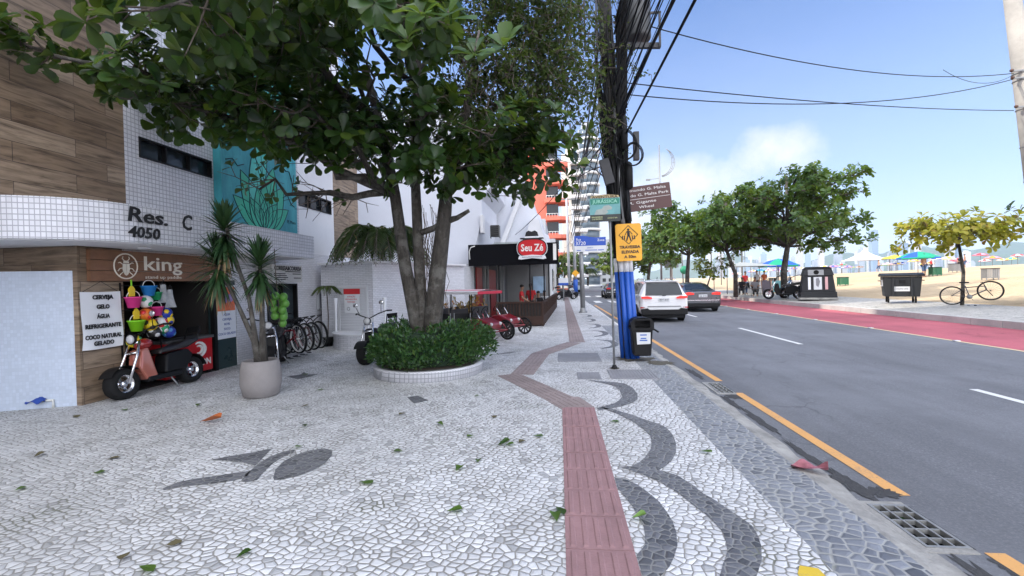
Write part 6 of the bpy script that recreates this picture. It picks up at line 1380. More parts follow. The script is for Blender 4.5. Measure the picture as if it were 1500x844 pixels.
# ---- fallen leaves
r = random.Random(77)
LEAFS = [(-2.74, 2.61), (-2.55, 2.48), (-2.57, 2.77), (-2.01, 2.59), (-4.58, 3.36), (-4.85, 8.1), (-.58, 4.58), (-.05, 3.14), (-.06, 3.35), (-.94, 3.94), (-.85, 3.23), (-1.72, 3.68), (-3.58, 5.94), (-.95, 4.87), (-.81, 5.63), (-.66, 4.67), (-.45, 4.68), (-.32, 4.89), (-1.58, 4.39), (-2.68, 4.49), (-4.37, 4.10), (-5.3, 4.06), (-4.26, 3.81), (-6.5, 5.48), (-6.13, 5.75), (-1.38, 5.21), (-.78, 4.13), (1.3, 4.51), (-3.1, 5.2), (-2.0, 5.7), (-3.9, 6.9), (.55, 5.4), (-1.2, 6.6), (-5.2, 6.1)]
for i, (x, y) in enumerate(LEAFS):
    b = MB(); a = r.uniform(0, 6.28); leaf(b, V((0, 0, .012)), V((math.cos(a), math.sin(a), .0)), V((0, 0, 1)), r.uniform(.08, .14), r.uniform(.055, .085), 0, r.uniform(.05, .35), r.uniform(-.12, .08))
    m_ = r.choice([L_mid, L_dark, L_mid, mat('dry_leaf_brown', (.10, .085, .04), .8, 0, .3, 12)]); o = b.build('fallen_leaf', m_); o.location = (x, y, .004)
    tag(o, 'small green or brown leaf lying loose on the white mosaic pavement', 'leaf', 'small fallen leaves on the pavement')
def bigleaf(x, y, ln, wd, m_, lab, a, z=.006):
    b = MB(); leaf(b, V((0, 0, .012)), V((math.cos(a), math.sin(a), .02)), V((0, 0, 1)), ln, wd, 0, .45, -.15); o = b.build('fallen_leaf', m_); o.location = (x, y, z); tag(o, lab, 'leaf')
bigleaf(-4.5, 5.25, .27, .15, mat('leaf_orange', (.50, .13, .03), .6, 0, .3, 12), 'bright orange fallen leaf on the mosaic in front of the grey pot', .1)
o = MB().grid(lambda u, v: V(((u - .5) * .27, (v - .5) * .15 * math.sin(math.pi * (.08 + .86 * u)) ** .7, .02 + .03 * math.sin(u * 9 + v * 5) * v + .045 * abs(v - .5) + .03 * u * u)), 14, 9).build('fallen_leaf', mat('leaf_pink', (.36, .13, .16), .6, 0, .7, 22)); o.location = (2.10, 4.14, -.01); o.rotation_euler = (0, 0, R(-25)); tag(o, 'large curled pink dry leaf lying in the gutter', 'leaf')
bigleaf(.46, 3.2, .11, .06, leafmat('leaf_fresh', (.12, .26, .05), (.2, .36, .08)), 'fresh pale green leaf on the dark stone crescent', .2, .012)
bigleaf(-.66, 4.57, .15, .09, L_dark, 'dark green leaf clump on the paving left of the tactile strip', .6)
# ------------------------------------------------------------------ beach side
CAMP = V((0, 0, 1.67))
D_ = thing('wheeled_dumpster', 'dark grey wheeled rubbish dumpster with white stickers on the beach pavement', 'dumpster', (14.75, 21.5, .40), R(-28))
M_dump = mat('dumpster_plastic', (.024, .026, .029), .5, 0, .15, 4, dirt=.2, spec=.3)
XZf = frame((0, 0, 0), (1, 0, 0), (0, 0, 1))
dm = MB(); w0, w1 = .58, .65
dm.add([(-w0, -.45, .27), (w0, -.45, .27), (w0, .45, .27), (-w0, .45, .27), (-w1, -.52, 1.12), (w1, -.52, 1.12), (w1, .52, 1.12), (-w1, .52, 1.12)], [(3, 2, 1, 0), (0, 1, 5, 4), (1, 2, 6, 5), (2, 3, 7, 6), (3, 0, 4, 7), (4, 5, 6, 7)])
dm.build('body', M_dump, D_, bevel=.03)
MB().prism([(-.58, 1.13), (.58, 1.13), (.60, 1.2), (.2, 1.28), (-.2, 1.28), (-.60, 1.2)], -.72, .72, frame((0, 0, 0), (0, 1, 0), (0, 0, 1))).build('lid', M_dump, D_, bevel=.02)
for x in (-.3, .3): MB().bx(x - .03, x + .03, -.545, -.5, .3, 1.1).build('rib', M_dump, D_)
for x in (-.45, .45):
    for y in (-.34, .34):
        c = MB().bar((x, y, .28), (x, y, .12), .06).build('castor', M_black, D_); MB().lathe([(.09, -.03), (.1, -.02), (.1, .02), (.09, .03)], frame((x, y, .10), (0, 0, 1), (0, 1, 0)), 16).build('wheel', M_rubber, c)
MB().bx(-.1, .1, -.55, -.5, .84, .98).build('latch_box', M_black, D_); MB().bx(-.28, .25, -.492, -.48, .5, .7, 0).build('sticker', M_platew, D_)
lettering('COLETA LEVE', .05, frame((-.015, -.494, .6), (1, 0, 0), (0, 0, 1)), M_ink, D_, width=.4)
MB().bx(-.66, -.625, -.3, .25, .72, .98).build('side_sticker', M_platew, D_); MB().bx(-.668, -.66, -.16, .12, .76, .94).build('print', M_ink, D_)
for s in (-1, 1): MB().tube([(s * .67, -.2, .95), (s * .75, -.2, .95), (s * .75, .2, .95), (s * .67, .2, .95)], .018, 6).build('handle', M_black, D_)
N_ = thing('recycling_kiosk', 'tall black tapered recycling bin with a round hole and white panels', 'recycling bin', (13.75, 26.1, .39), R(-22))
M_rec = mat('recycling_black', (.016, .017, .020), .5, 0, .2, 4, spec=.3)
def taper(b, w0, d0, z0, w1, d1, z1): b.add([(-w0, -d0, z0), (w0, -d0, z0), (w0, d0, z0), (-w0, d0, z0), (-w1, -d1, z1), (w1, -d1, z1), (w1, d1, z1), (-w1, d1, z1)], [(3, 2, 1, 0), (0, 1, 5, 4), (1, 2, 6, 5), (2, 3, 7, 6), (3, 0, 4, 7), (4, 5, 6, 7)]); return b
taper(MB(), .86, .78, 0, .86, .78, .10).build('plinth', M_conc, N_); taper(MB(), .82, .74, .1, .80, .72, .40).build('base', M_rec, N_, bevel=.02); taper(MB(), .76, .68, .40, .66, .58, 1.25).build('body', M_rec, N_, bevel=.02)
taper(MB(), .70, .62, 1.25, .60, .54, 1.62).build('head', M_rec, N_, bevel=.02); taper(MB(), .64, .58, 1.62, .5, .44, 1.72).build('roof', M_rec, N_, bevel=.02)
LF = frame((-.73, 0, .84), (0, -1, 0), (.118, 0, 1)); RF = frame((0, -.65, .84), (1, 0, 0), (0, .118, 1)); LH = frame((-.665, 0, 1.42), (0, -1, 0), (.27, 0, 1)); RH = frame((0, -.592, 1.42), (1, 0, 0), (0, .24, 1))
for M, x0, x1, z0, z1, m_ in ((RF, -.45, -.33, -.32, .34, M_paper), (RF, -.2, .16, -.32, .34, M_platew), (RF, .3, .42, -.32, .34, mat('pink_panel', (.62, .35, .36), .5)), (RH, -.45, .25, -.15, .14, M_steel)):
    MB().bx(x0, x1, z0, z1, -.02, .018, 0, M).build('panel', m_, N_)
MB().prism([(-.1, .26), (.02, .3), (.08, .1), (.0, -.2), (-.1, -.1)], .018, .021, RF).build('print', mat('print_grey', (.2, .2, .22), .6), N_)
MB().lathe([(.12, .016), (.12, .03), (.1, .03), (.09, .022), (0, .022)], RH @ tr(-.08, 0, 0), 20).build('round_hole', mat('bin_inside', (.004, .004, .004), .9), N_)
RS = frame((.73, 0, .84), (0, 1, 0), (-.118, 0, 1)); RSH = frame((.665, 0, 1.42), (0, 1, 0), (-.27, 0, 1))
MB().prism([(-.26, -.34), (.30, -.34), (.2, .36), (-.2, .36)], -.02, .018, RS).build('panel', M_platew, N_); MB().bx(-.26, .22, -.14, .14, -.02, .018, 0, RSH).build('panel', M_platew, N_)
m1 = scooter('dark motor scooter parked against the trunk left of the recycling bin', (12.9, 27.9, .33), R(70), M_black, 'motor scooters by the beach'); m1.scale = (1.25,) * 3
m2 = dup(m1, (13.9, 28.4, .36), R(95), 'second dark motor scooter, between the trunk and the recycling bin', 'motor scooters by the beach')
# street lights
def lampcrescent(label, loc, h):
    T = thing('street_lamp', label, 'street lamp', loc); MB().tube([(0, 0, 0), (0, 0, h)], [.13, .07], 10).build('mast', M_steel, T)
    for k in range(3): MB().tube([(1.75 * math.sin(t) * (1 - .10 * k) + .05, .0, h - 2.1 - 1.75 * math.cos(t + 0) * 1.0 + .06 * k) for t in [R(8 + 13 * i) for i in range(12)]], .035, 5).build('crescent', M_steel, T)
    for i in range(6): t = R(20 + 22 * i); MB().tube([(1.4 * math.sin(t) + .05, 0, h - 2.1 - 1.4 * math.cos(t) * 1.2), (1.75 * math.sin(t) + .05, 0, h - 2.1 - 1.75 * math.cos(t))], .02, 4).build('strut', M_steel, T)
    MB().bar((0, 0, h - 4.0), (-1.2, 0, h - 4.1), .05).build('arm', M_steel, T); MB().bx(-1.6, -1.1, -.12, .12, h - 4.2, h - 4.05).build('lamp_head', M_steel, T); return T
lampcrescent('tall street lamp with a crescent ornament rising behind the brown tourist sign', (12.3, 56.8, .35), 17.4)
T = thing('camera_mast', 'slim pale mast with a sideways arm and a small white box by the beach kerb', 'mast', (12.7, 48.5, .3)); MB().tube([(0, 0, 0), (-.2, 0, 5.8)], .07, 8).build('mast', M_steel, T); MB().tube([(-.15, 0, 4.2), (-1.5, 0, 4.9)], .05, 6).build('arm', M_steel, T); MB().bx(-.35, .15, -.2, .1, 4.75, 5.4).build('box', M_paper, T); MB().ball((-1.5, -.05, 4.88), .12, 8).build('camera', M_paper, T); MB().lathe([(.42, 0), (.42, .03)], frame((.05, -.1, 2.2), (1, 0, 0), (0, 0, 1)), 20).build('green_disc', mat('sign_green', (.02, .25, .13), .5), T)
T = thing('control_post', 'thick pale post with two grey boxes among the promenade trees', 'post', (12.8, 54, .3)); MB().tube([(0, 0, 0), (0, 0, 5.4)], .16, 8).build('shaft', M_polec, T)
for s in (-1, 1): MB().bx(s * .45 - .3, s * .45 + .3, -.25, .1, 2.6, 3.6).build('box', M_steel, T)
def lamp(label, x, y, h):
    T = thing('street_lamp', label, 'street lamp', (x, y, sandz(x, y) if x > 16 else .35), 0, 'thin lamp posts along the beach'); MB().tube([(0, 0, 0), (0, 0, h), (-.8, 0, h + .15)], .06, 6).build('mast', M_steel, T); MB().bx(-1.2, -.7, -.08, .08, h + .1, h + .2).build('lamp_head', M_paper, T)
for i, (x, y, h) in enumerate(((17.5, 46, 6.5), (21, 62, 8.0), (25.5, 70, 9), (34, 88, 9.5), (29, 76, 8.8))): lamp(['thin lamp post seen just left of the biggest almond trunk', 'thin lamp post seen just right of the biggest almond trunk', 'thin lamp post above the recycling bin', 'farthest thin lamp post, right of the biggest almond crown', 'thin lamp post right of the recycling bin'][i], x, y, h)
# kiosk: low wall, boards, awning, parasol
T = thing('kiosk_wall', 'low white beach wall behind the parasol and chalk boards', 'wall', (16.4, 37.5, .3)); MB().bx(-2.6, 2.6, -.12, .12, 0, .95).build('masonry', M_plaster, T); MB().bx(-2.65, 2.65, -.16, .16, .95, 1.0).build('coping', M_plaster, T)
def canopy(label, x, y, w, d, h, m_, slope=.35):
    T = thing('beach_awning', label, 'awning', (x, y, .4)); MB().add([(-w / 2, -d / 2, h), (w / 2, -d / 2, h), (w / 2, d / 2, h), (-w / 2, d / 2, h), (0, 0, h + slope)], [(0, 1, 4), (1, 2, 4), (2, 3, 4), (3, 0, 4), (3, 2, 1, 0)]).build('roof', m_, T)
    for sx in (-1, 1):
        for sy in (-1, 1): MB().tube([(sx * (w / 2 - .05), sy * (d / 2 - .05), 0), (sx * (w / 2 - .05), sy * (d / 2 - .05), h)], .03, 6).build('post', M_steel, T)
canopy('grey cloth awning of the beach kiosk under the leaning almond tree', 14.2, 37.0, 3.6, 3.0, 2.05, mat('grey_awning', (.34, .36, .36), .8)); 
canopy('second grey awning right behind the first one at the beach kiosk', 16.8, 39.5, 3.4, 3.0, 2.1, _M['grey_awning'])
C8 = {'green': (.01, .30, .17), 'blue': (.02, .09, .50), 'white': (.72, .72, .72), 'red': (.55, .04, .05), 'pink': (.62, .25, .33), 'orange': (.68, .25, .03), 'yellow': (.72, .52, .05), 'teal': (.04, .40, .38)}
def parasol(label, x, y, r_, h, cols, group=None, z=None, n=8):
    T = thing('parasol', label, 'parasol', (x, y, sandz(x, y) if z is None else z), rnd.uniform(0, 1), group); ms = [mat('cloth_' + c, C8[c], .75, 0, .08, 3) for c in cols]
    MB().tube([(0, 0, -.1), (0, 0, h)], .025 if r_ < 1.5 else .04, 6).build('pole', M_steel, T); b = MB()
    for k in range(n):
        a0, a1 = 2 * math.pi * k / n, 2 * math.pi * (k + 1) / n; pt = lambda a, t: V((r_ * t * math.cos(a), r_ * t * math.sin(a), h - r_ * .36 * t ** 1.6)); mi = k % len(ms)
        b.add([pt(a0, 0), pt(a0, .5), pt(a1, .5)], [(0, 1, 2)], mi); b.add([pt(a0, .5), pt(a0, 1), pt(a1, 1), pt(a1, .5)], [(0, 1, 2, 3)], mi)
        q = V((0, 0, -.16 * r_ / 2)); b.add([pt(a0, 1), pt(a0, 1) + q, pt(a1, 1) + q, pt(a1, 1)], [(0, 1, 2, 3)], (mi + 1) % len(ms))
    b.build('canopy', ms, T)
parasol('green and blue parasol at the beach kiosk, right of the grey awnings', 17.3, 38.2, 1.5, 2.6, ('green', 'blue'), z=.45)
parasol('large green and blue parasol alone on the sand behind the dumpster', 27.1, 37.7, 1.3, 1.95, ('green', 'blue', 'green'))
r = random.Random(55); lab_i = 0
PX = [(1288, 396, 'yellow'), (1296, 395, 'pink'), (1305, 394, 'blue'), (1312, 394, 'white'), (1322, 393, 'red'), (1333, 393, 'pink'), (1341, 392, 'orange'), (1362, 392, 'white'), (1386, 391, 'blue'), (1397, 391, 'teal'), (1404, 390, 'white'), (1427, 390, 'pink'), (1442, 389, 'white'), (1457, 389, 'teal'), (1466, 389, 'green'), (1479, 388, 'pink'), (1487, 388, 'red'), (1495, 388, 'orange'), (1218, 400, 'blue'), (1208, 401, 'white'), (1228, 400, 'red'), (1180, 403, 'white'), (1165, 403, 'orange'), (1140, 405, 'blue'), (1128, 406, 'red'), (1108, 407, 'teal'), (1095, 407, 'white')]
fwv, rtv, upv = V(-cam.matrix_world.col[2].xyz), V(cam.matrix_world.col[0].xyz), V(cam.matrix_world.col[1].xyz)
SPOTS = [(51.6, 78.0), (47, 66), (48, 64), (51, 66), (53, 67), (50, 60), (53, 62), (54, 60), (59, 63), (60, 63), (62, 64), (56, 55), (62, 59.5), (63, 58.5), (66, 60.5), (62, 54.5), (69, 59.5), (64, 54), (47, 84), (46, 85), (45.5, 79), (43, 86), (41, 85), (38, 84), (37, 85), (35, 84), (33, 82)]
for (x, y), (px, py, c) in zip(SPOTS, PX):
    c2 = r.choice([k for k in C8 if k != c]); parasol('small %s and %s parasol in the crowd along the far sand' % (c, c2), x, y, r.uniform(.65, .9), r.uniform(1.45, 1.75), (c, c2), 'parasols on the far sand')
for k in range(34):
    u = (k + r.random()) / 34; x = 33 + 36 * u + r.uniform(-2, 2); y = 92 - 34 * u + r.uniform(-3, 6); c = r.choice(('white', 'pink', 'white', 'blue', 'teal', 'orange', 'red')); c2 = r.choice(('white', 'pink', 'yellow', 'white'))
    parasol('pale little parasol far off in the crowded row along the sand', x, y, r.uniform(.6, .8), r.uniform(1.2, 1.55), (c, c2), 'pale parasols far along the sand')
T = thing('peaked_tent', 'white peaked marquee tent on the sand right of the biggest almond tree', 'tent', (49.5, 80, sandz(49.5, 80)))
rf = MB(); rf.grid(lambda u, v: V((2.3 * (1 - v) ** 1.9 * max(-1, min(1, 1.41 * math.cos(2 * math.pi * u + .785))), 2.3 * (1 - v) ** 1.9 * max(-1, min(1, 1.41 * math.sin(2 * math.pi * u + .785))), 2.1 + 2.1 * v)), 24, 8, wrapu=True); rf.build('roof', M_paper, T)
for sx in (-1, 1):
    for sy in (-1, 1): MB().tube([(sx * 2.25, sy * 2.25, 0), (sx * 2.25, sy * 2.25, 2.1)], .05, 6).build('post', M_steel, T)
T = thing('beach_awning', 'yellow market canopy beside the white peaked tent', 'awning', (52, 77, sandz(52, 77))); MB().add([(-1.5, -1.5, 2.1), (1.5, -1.5, 2.1), (1.5, 1.5, 2.1), (-1.5, 1.5, 2.1), (0, 0, 2.7)], [(0, 1, 4), (1, 2, 4), (2, 3, 4), (3, 0, 4), (3, 2, 1, 0)]).build('roof', mat('cloth_yellow', C8['yellow'], .75), T)
for sx in (-1, 1):
    for sy in (-1, 1): MB().tube([(sx * 1.45, sy * 1.45, 0), (sx * 1.45, sy * 1.45, 2.1)], .05, 6).build('post', M_steel, T)
def sandbin(lab, x, y, col):
    T = thing('beach_bin', lab, 'litter bin', (x, y, sandz(x, y)), r.uniform(-.3, .3), 'bins standing on the sand'); T.scale = (.68,) * 3; m_ = mat('bin_' + col, {'green': (.03, .16, .08), 'grey': (.25, .25, .25), 'dark': (.05, .06, .06)}[col], .6)
    b = MB()
    for k in range(7): b.bx(-.42 + k * .13, -.33 + k * .13, -.35, -.32, .15, .95); b.bx(-.42 + k * .13, -.33 + k * .13, .32, .35, .15, .95); b.bx(-.42, -.39, -.35 + k * .1, -.28 + k * .1, .15, .95); b.bx(.45, .48, -.35 + k * .1, -.28 + k * .1, .15, .95)
    b.bx(-.4, .46, -.33, .33, .15, .2); b.build('slat_box', m_, T); MB().bx(-.45, .5, -.38, .38, .95, 1.0).build('rim', M_black, T)
    for sx in (-.38, .42):
        for sy in (-.3, .3): MB().bar((sx, sy, 0), (sx, sy, .16), .06).build('leg', m_, T)
sandbin('green slatted bin on the sand between the recycling bin and the dumpster', 21.5, 37.3, 'green'); sandbin('green slatted bin under the lone green and blue parasol', 27.9, 37.2, 'green'); sandbin('grey slatted bin on the sand seen above the bicycle', 24.9, 29.3, 'grey'); sandbin('grey bin on the sand just left of the young yellow tree', 30.5, 38.8, 'grey'); sandbin('dark bin on the sand behind the kiosk parasol', 21.6, 49, 'dark')
for i, (x, y, c) in enumerate(((15.2, 35.4, 'dark'), (15.9, 35.3, 'teal'), (16.6, 35.2, 'blue'))):
    T = thing('menu_board', ['dark chalk board leaning at the beach kiosk', 'teal menu board leaning at the beach kiosk', 'blue menu board leaning at the beach kiosk'][i], 'board', (x, y, .4)); q = MB().bx(-.3, .3, -.02, .02, .1, .95, 0, Matrix.Rotation(R(-12), 4, 'X')); q.build('panel', mat('board_' + c, {'dark': (.05, .04, .06), 'teal': (.1, .25, .28), 'blue': (.04, .12, .25)}[c], .6, 0, .4, 8), T)
    for s in (-1, 1): MB().bar((s * .33, 0, 0), (s * .33, .2, 1.0), .04).build('side_rail', M_signw, T)
for i, (x, y) in enumerate(((12.9, 34.0), (13.5, 34.3), (14.1, 34.2))):
    tchair(x, y, R(150 + 40 * i), ['dark plastic chair at the beach kiosk, nearest the grey saloon', 'middle dark plastic chair at the beach kiosk', 'dark plastic chair at the beach kiosk by the leaning trunk'][i], 'chairs at the beach kiosk', .36)
# ---- far hills and towers across the bay
def ridge(name, pts, depth, m_, seed):
    n = 90; b = MB()
    def f(u, v):
        s = u * (len(pts) - 1); i = min(len(pts) - 2, int(s)); t = s - i; t = t * t * (3 - 2 * t)
        x = pts[i][0] * (1 - t) + pts[i + 1][0] * t; y = pts[i][1] * (1 - t) + pts[i + 1][1] * t; h = pts[i][2] * (1 - t) + pts[i + 1][2] * t
        h *= math.sin(math.pi * min(1, max(0, v))) ** 1.2; h *= 1 + .22 * mnoise.noise((x * .003, y * .003 + v * 2, seed)); h += 18 * mnoise.noise((x * .012, y * .012 + v * 6, seed)) * math.sin(math.pi * v)
        d = V((x, y, 0)).normalized(); return V((x + d.x * (v - .5) * depth, y + d.y * (v - .5) * depth, h - 2))
    b.grid(f, n, 14); return tag(b.build(name, m_), kind='structure')
M_hill = mat('forested_hill', (.045, .075, .035), .95, 0, .45, .012)
ridge('hills', [(1900, 4700, 40), (2400, 4750, 120), (2750, 4700, 235), (3050, 4650, 190), (3350, 4550, 280), (3650, 4450, 215), (3900, 4250, 235), (4300, 4100, 265), (4600, 4000, 200), (5200, 3900, 255), (5900, 3700, 200)], 1500, M_hill, 1)
ridge('near_hill', [(2900, 3900, 30), (3250, 3700, 120), (3500, 3600, 70), (3900, 3400, 110), (4200, 3300, 60), (4800, 3000, 90)], 700, M_hill, 5)
ridge('far_hill', [(1000, 5600, 60), (1500, 5600, 230), (1950, 5500, 260), (2300, 5400, 180), (2700, 5300, 60)], 1300, M_hill, 9)
r = random.Random(91); M_sk = [mat('skyline_%d' % i if False else n_, c, .8) for i, (n_, c) in enumerate((('skyline_white', (.55, .55, .54)), ('skyline_grey', (.34, .36, .39)), ('skyline_beige', (.5, .46, .42)), ('skyline_blue', (.25, .32, .40))))]
for i in range(46):
    az = R(17.5 + 22 * (i + r.random()) / 46); d = r.uniform(3000, 3900); x, y = d * math.sin(az), d * math.cos(az); h = r.choice((60, 75, 90, 110, 130, 150, 190)) * r.uniform(.8, 1.2); w_ = r.uniform(18, 34)
    if i in (18, 31, 43): h = 240
    T = MB(); k = max(4, int(h / 14)); rs = random.Random(i)
    T.bx(-w_ / 2, w_ / 2, -w_ / 2, w_ / 2, 0, h); T.bx(-w_ / 4, w_ / 4, -w_ / 4, w_ / 4, h, h + rs.uniform(4, 14))
    for q in range(k): z = h * q / k; T.bx(-w_ / 2 - .8, w_ / 2 + .8, -w_ / 2 - .8, w_ / 2 + .8, z, z + 3.5)
    o = T.build('skyline_tower', M_sk[i % 4]); o.location = (x, y, -1.5); o.rotation_euler.z = r.uniform(-.4, .4)
    tag(o, 'high-rise block fading in the haze across the bay beyond the sand', 'tower', 'hazy skyline across the bay')

for i in range(11): tag(MB().prism([(-.06, -.05), (.06, -.05), (.06, .05), (-.06, .05)], 0, .02).build('road_stud', M_platew, bevel=.006), 'small pale road stud on the cream line beside the red cycle lane', 'road stud', 'road studs along the cycle lane'); o = bpy.data.objects['road_stud' + ('.%03d' % i if i else '')]; o.location = (9.62, 6 + i * 3.1, -.018)
# ------------------------------------------------------------------ people
def skinmesh(name, verts, edges, m, parent, root=0, sub=2, lv=None):
    me = bpy.data.meshes.new(name); me.from_pydata([v[:3] for v in verts], edges, []); me.materials.append(m)
    o = bpy.data.objects.new(name, me); COL.objects.link(o); o.parent = parent
    md = o.modifiers.new('skin', 'SKIN'); md.use_smooth_shade = True
    me.skin_vertices.new() if not me.skin_vertices else None
    for i, v in enumerate(verts):
        sv = me.skin_vertices[0].data[i]; rr = v[3]; sv.radius = (rr, rr) if not hasattr(rr, '__len__') else rr; sv.use_root = i == root
    s = o.modifiers.new('sub', 'SUBSURF'); s.levels = s.render_levels = sub
    return o
M_skin = {'light': mat('skin_light', (.50, .30, .21), .55, 0, .06, 20), 'tan': mat('skin_tan', (.33, .18, .11), .55, 0, .06, 20), 'dark': mat('skin_dark', (.14, .075, .045), .55, 0, .06, 20)}
M_hair = mat('dark_hair', (.015, .011, .009), .6, 0, .3, 30)
def person(label, loc, a, top, bottom, skin='tan', pose='stand', arms=None, k=1., group=None, detail=True, shirtless=False, hair=M_hair):
    T = thing('person', label, 'person', loc, a, group); T.scale = (k,) * 3; sk = M_skin[skin]
    dz = -.46 if pose == 'sit' else 0
    P = lambda x, y, z: (x, y, z + dz)
    v = [(*P(0, 0, .95), (.135, .10)), (*P(0, -.01, 1.12), (.125, .09)), (*P(0, 0, 1.32), (.155, .105)), (*P(0, -.01, 1.46), .075), (*P(0, .0, 1.54), .052), (*P(0, .035, 1.63), (.070, .085)), (*P(0, .03, 1.71), (.070, .088)), (*P(0, .015, 1.78), .05)]
    e = [(0, 1), (1, 2), (2, 3), (3, 4), (4, 5), (5, 6), (6, 7)]; shv = [0, 1, 2]; she = []; trv = []
    arms = arms or {-1: ((-.24, -.02, 1.16), (-.23, .10, .93)), 1: ((.24, -.02, 1.16), (.23, .10, .93))}
    A_ = {}
    for s in (-1, 1):
        el, wr = arms[s]; b = len(v); v += [(*P(s * .185, -.01, 1.42), .058), (*P(*el), .042), (*P(*wr), .030)]; e += [(2, b), (b, b + 1), (b + 1, b + 2)]; A_[s] = b
        d = (V(wr) - V(el)).normalized(); side = V((s, 0, 0)); side = (side - d * side.dot(d)).normalized(); n_ = d.cross(side)
        pm = V(wr) + d * .06; v.append((*P(*pm), (.036, .022))); e.append((b + 2, b + 3))
        if detail:
            for q in range(4):
                o0 = pm + n_ * (q - 1.5) * .020 + d * .03; L = (.065, .078, .072, .055)[q]; bb = len(v); v += [(*P(*o0), .010), (*P(*(o0 + d * L * .55 - side * .008)), .0085), (*P(*(o0 + d * L - side * .025)), .007)]; e += [(b + 3, bb), (bb, bb + 1), (bb + 1, bb + 2)]
            o0 = pm + n_ * .034 - d * .02; bb = len(v); v += [(*P(*(o0 + d * .03 + n_ * .014)), .010), (*P(*(o0 + d * .06 + n_ * .018)), .008)]; e += [(b + 3, bb), (bb, bb + 1)]
    Lg = {}
    for s in (-1, 1):
        if pose == 'sit': kn, an = (s * .11, .42, .50 - dz), (s * .11, .40, .09 - dz)
        elif pose == 'walk': kn, an = (s * .10, .10 + .14 * s, .50), (s * .10, -.06 + .26 * s, .09)
        else: kn, an = (s * .11, .015, .50), (s * .12, -.02, .085)
        b = len(v); v += [(*P(s * .095, 0, .90), .085), (*P(*kn), .056), (*P(*an), .040), (*P(an[0], an[1] + .13, an[2] - .045), (.038, .028))]; e += [(0, b), (b, b + 1), (b + 1, b + 2), (b + 2, b + 3)]; Lg[s] = b
    skinmesh('body', v, e, sk, T)
    hb = MB(); hb.ball((0, 0, 0), .1, 14, 0, tr(*P(0, .012, 1.735)), (.86, 1.0, .80)); hb.build('hair', hair, T)
    if detail:
        f = MB()
        MB().add([P(-.012, .118, 1.655), P(.012, .118, 1.655), P(0, .142, 1.645), P(0, .116, 1.69)], [(0, 1, 2), (1, 3, 2), (3, 0, 2)], 0, True).build('nose', sk, T)
        for s in (-1, 1): MB().ball(P(s * .03, .108, 1.69), .011, 8).build('eye', M_ink, T); MB().ball(P(s * .078, .03, 1.665), .022, 8, 0, None, (.4, .8, 1.3)).build('ear', sk, T)
        MB().ball(P(0, .112, 1.615), .02, 8, 0, None, (1.2, .4, .3)).build('mouth', mat('lips', (.30, .10, .08), .5), T)
    if not shirtless:
        sv = [(*v[0][:3], (.150, .115)), (*v[1][:3], (.142, .106)), (*v[2][:3], (.170, .120)), (*P(0, -.01, 1.45), .092)]; se = [(0, 1), (1, 2), (2, 3)]
        for s in (-1, 1):
            b = A_[s]; h = V(v[b][:3]).lerp(V(v[b + 1][:3]), .72); n0 = len(sv); sv += [(*v[b][:3], .072), (*h, .062)]; se += [(2, n0), (n0, n0 + 1)]
        skinmesh('shirt', sv, se, top, T)
    tv = [(*v[0][:3], (.152, .118))]; te = []
    for s in (-1, 1):
        b = Lg[s]; n0 = len(tv); f_ = 1 if not shirtless else .1
        end = V(v[b + 1][:3]).lerp(V(v[b + 2][:3]), .9 * f_); tv += [(*v[b][:3], .100), (*v[b + 1][:3], .070), (*end, .055)]; te += [(0, n0), (n0, n0 + 1), (n0 + 1, n0 + 2)]
        q = v[b + 2]
        if detail: MB().ball((q[0], q[1] + .06, q[2] - .045), .06, 10, 0, None, (.75, 2.0, .7)).build('shoe', M_black, T)
    skinmesh('trousers', tv, te, bottom, T)
    return T
c_red = mat('shirt_red', (.55, .025, .03), .8, 0, .12, 8); c_dark = mat('cloth_dark', (.025, .025, .03), .85, 0, .2, 8); c_white = mat('shirt_white', (.65, .65, .66), .85, 0, .06, 8); c_blue = mat('cloth_blue_jeans', (.05, .09, .18), .85, 0, .2, 8); c_or = mat('shirt_orange', (.60, .14, .05), .8, 0, .1, 8); c_grey = mat('shirt_grey', (.25, .25, .27), .85, 0, .1, 8)
serve = {-1: ((-.27, .06, 1.17), (-.2, .27, 1.02)), 1: ((.27, .08, 1.18), (.16, .30, 1.05))}
sitarm = {-1: ((-.25, .10, 1.17), (-.14, .34, 1.20)), 1: ((.25, .10, 1.17), (.14, .34, 1.20))}
person('waiter in a red shirt leaning over the front restaurant table', (-1.5, 18.25, .01), R(-95), c_red, c_dark, 'tan', 'stand', serve, .86)
person('second waiter in a red shirt standing just behind the first', (-1.2, 19.25, .01), R(160), c_red, c_dark, 'dark', 'stand', None, .88)
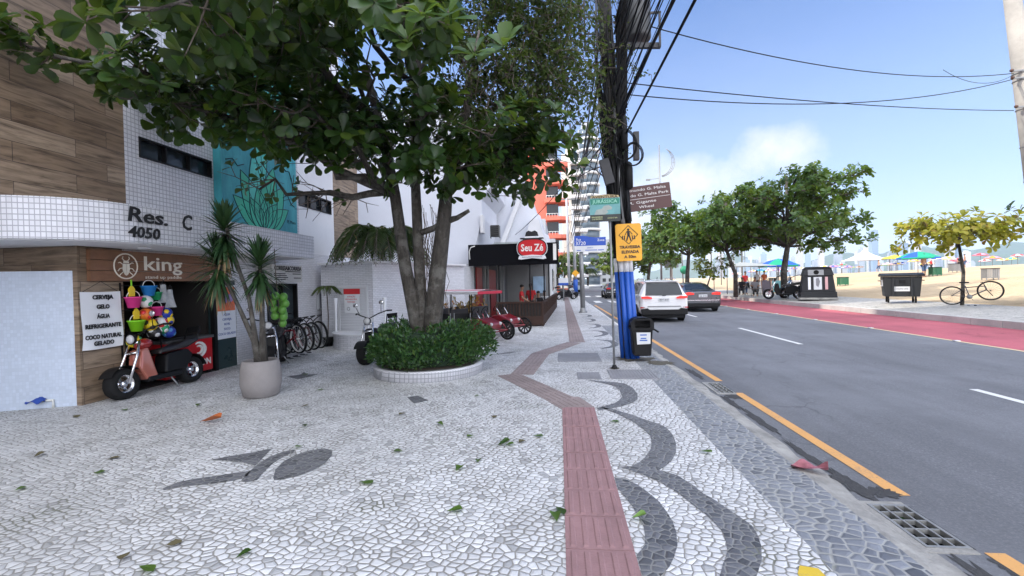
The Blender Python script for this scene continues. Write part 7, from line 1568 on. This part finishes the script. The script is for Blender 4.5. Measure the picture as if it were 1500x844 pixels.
for i, (x, y, a, c, lab) in enumerate([(-1.25, 20.05, 10, c_white, 'seated guest in a white shirt nearest the waiters'), (-.98, 21.25, 175, c_dark, 'seated guest in dark clothes at the same table as the white shirt'), (-1.0, 21.85, 5, c_grey, 'seated guest in grey at the second fence-side table'), (-.75, 23.05, 170, c_white, 'seated guest in white farthest along the fence')]):
    tchair(x, y, R(a), ['terrace chair under the nearest guest in white', 'terrace chair under the guest in dark clothes', 'terrace chair under the guest in grey', 'terrace chair under the farthest guest in white'][i])
    person(lab, (x, y, .01), R(a), c, c_blue, ('light', 'tan')[i % 2], 'sit', sitarm, .9)
for i, (x, y, a, c, p_, s_, lab) in enumerate([(12.95, 34.05, 150, c_dark, 'sit', 'dark', 'seated person in dark clothes at the kiosk chair beside the grey saloon'), (13.6, 35.2, 200, c_red, 'stand', 'tan', 'standing person in a red top under the grey kiosk awning'), (12.7, 31.3, 160, c_grey, 'sit', 'tan', 'person in grey sitting beside the leaning almond trunk'), (16.5, 38.9, 190, c_or, 'stand', 'light', 'person in an orange top behind the low white beach wall'), (15.0, 36.6, 120, c_white, 'stand', 'tan', 'person in a white top standing between the kiosk boards')]):
    if p_ == 'sit': tchair(x, y, R(a), ['kiosk chair under the person in dark clothes', '', 'chair under the person in grey by the leaning trunk'][i], 'chairs at the beach kiosk', .36)
    person(lab, (x, y, .36 if y < 36 else .42), R(a), c, c_blue if i % 2 else c_dark, s_, p_, sitarm if p_ == 'sit' else None, .95, None, False)
for i, (x, y, a, c, p_, sl_, lab) in enumerate([(27.0, 37.0, 200, c_or, 'stand', True, 'bare-chested person under the lone green and blue parasol'), (52.5, 66.0, 100, c_dark, 'walk', False, 'person in dark clothes walking on the sand right of the lone parasol'), (49.5, 61.5, 60, c_grey, 'stand', True, 'bather standing on the sand left of the young yellow tree'), (66, 58.5, 120, c_blue, 'walk', False, 'person in blue walking on the far right sand near the concrete pole'), (58, 62.0, 150, c_dark, 'stand', False, 'small dark figure on the sand above the bicycle'), (46.5, 72, 80, c_white, 'walk', True, 'bather walking on the sand beside the white peaked tent'), (55, 74, 200, c_red, 'stand', False, 'person in red standing among the far parasols above the dumpster')]):
    person(lab, (x, y, sandz(x, y)), R(a), c, c_dark if not sl_ else c_blue, ('tan', 'light')[i % 2], p_, None, .98, None, False, sl_)
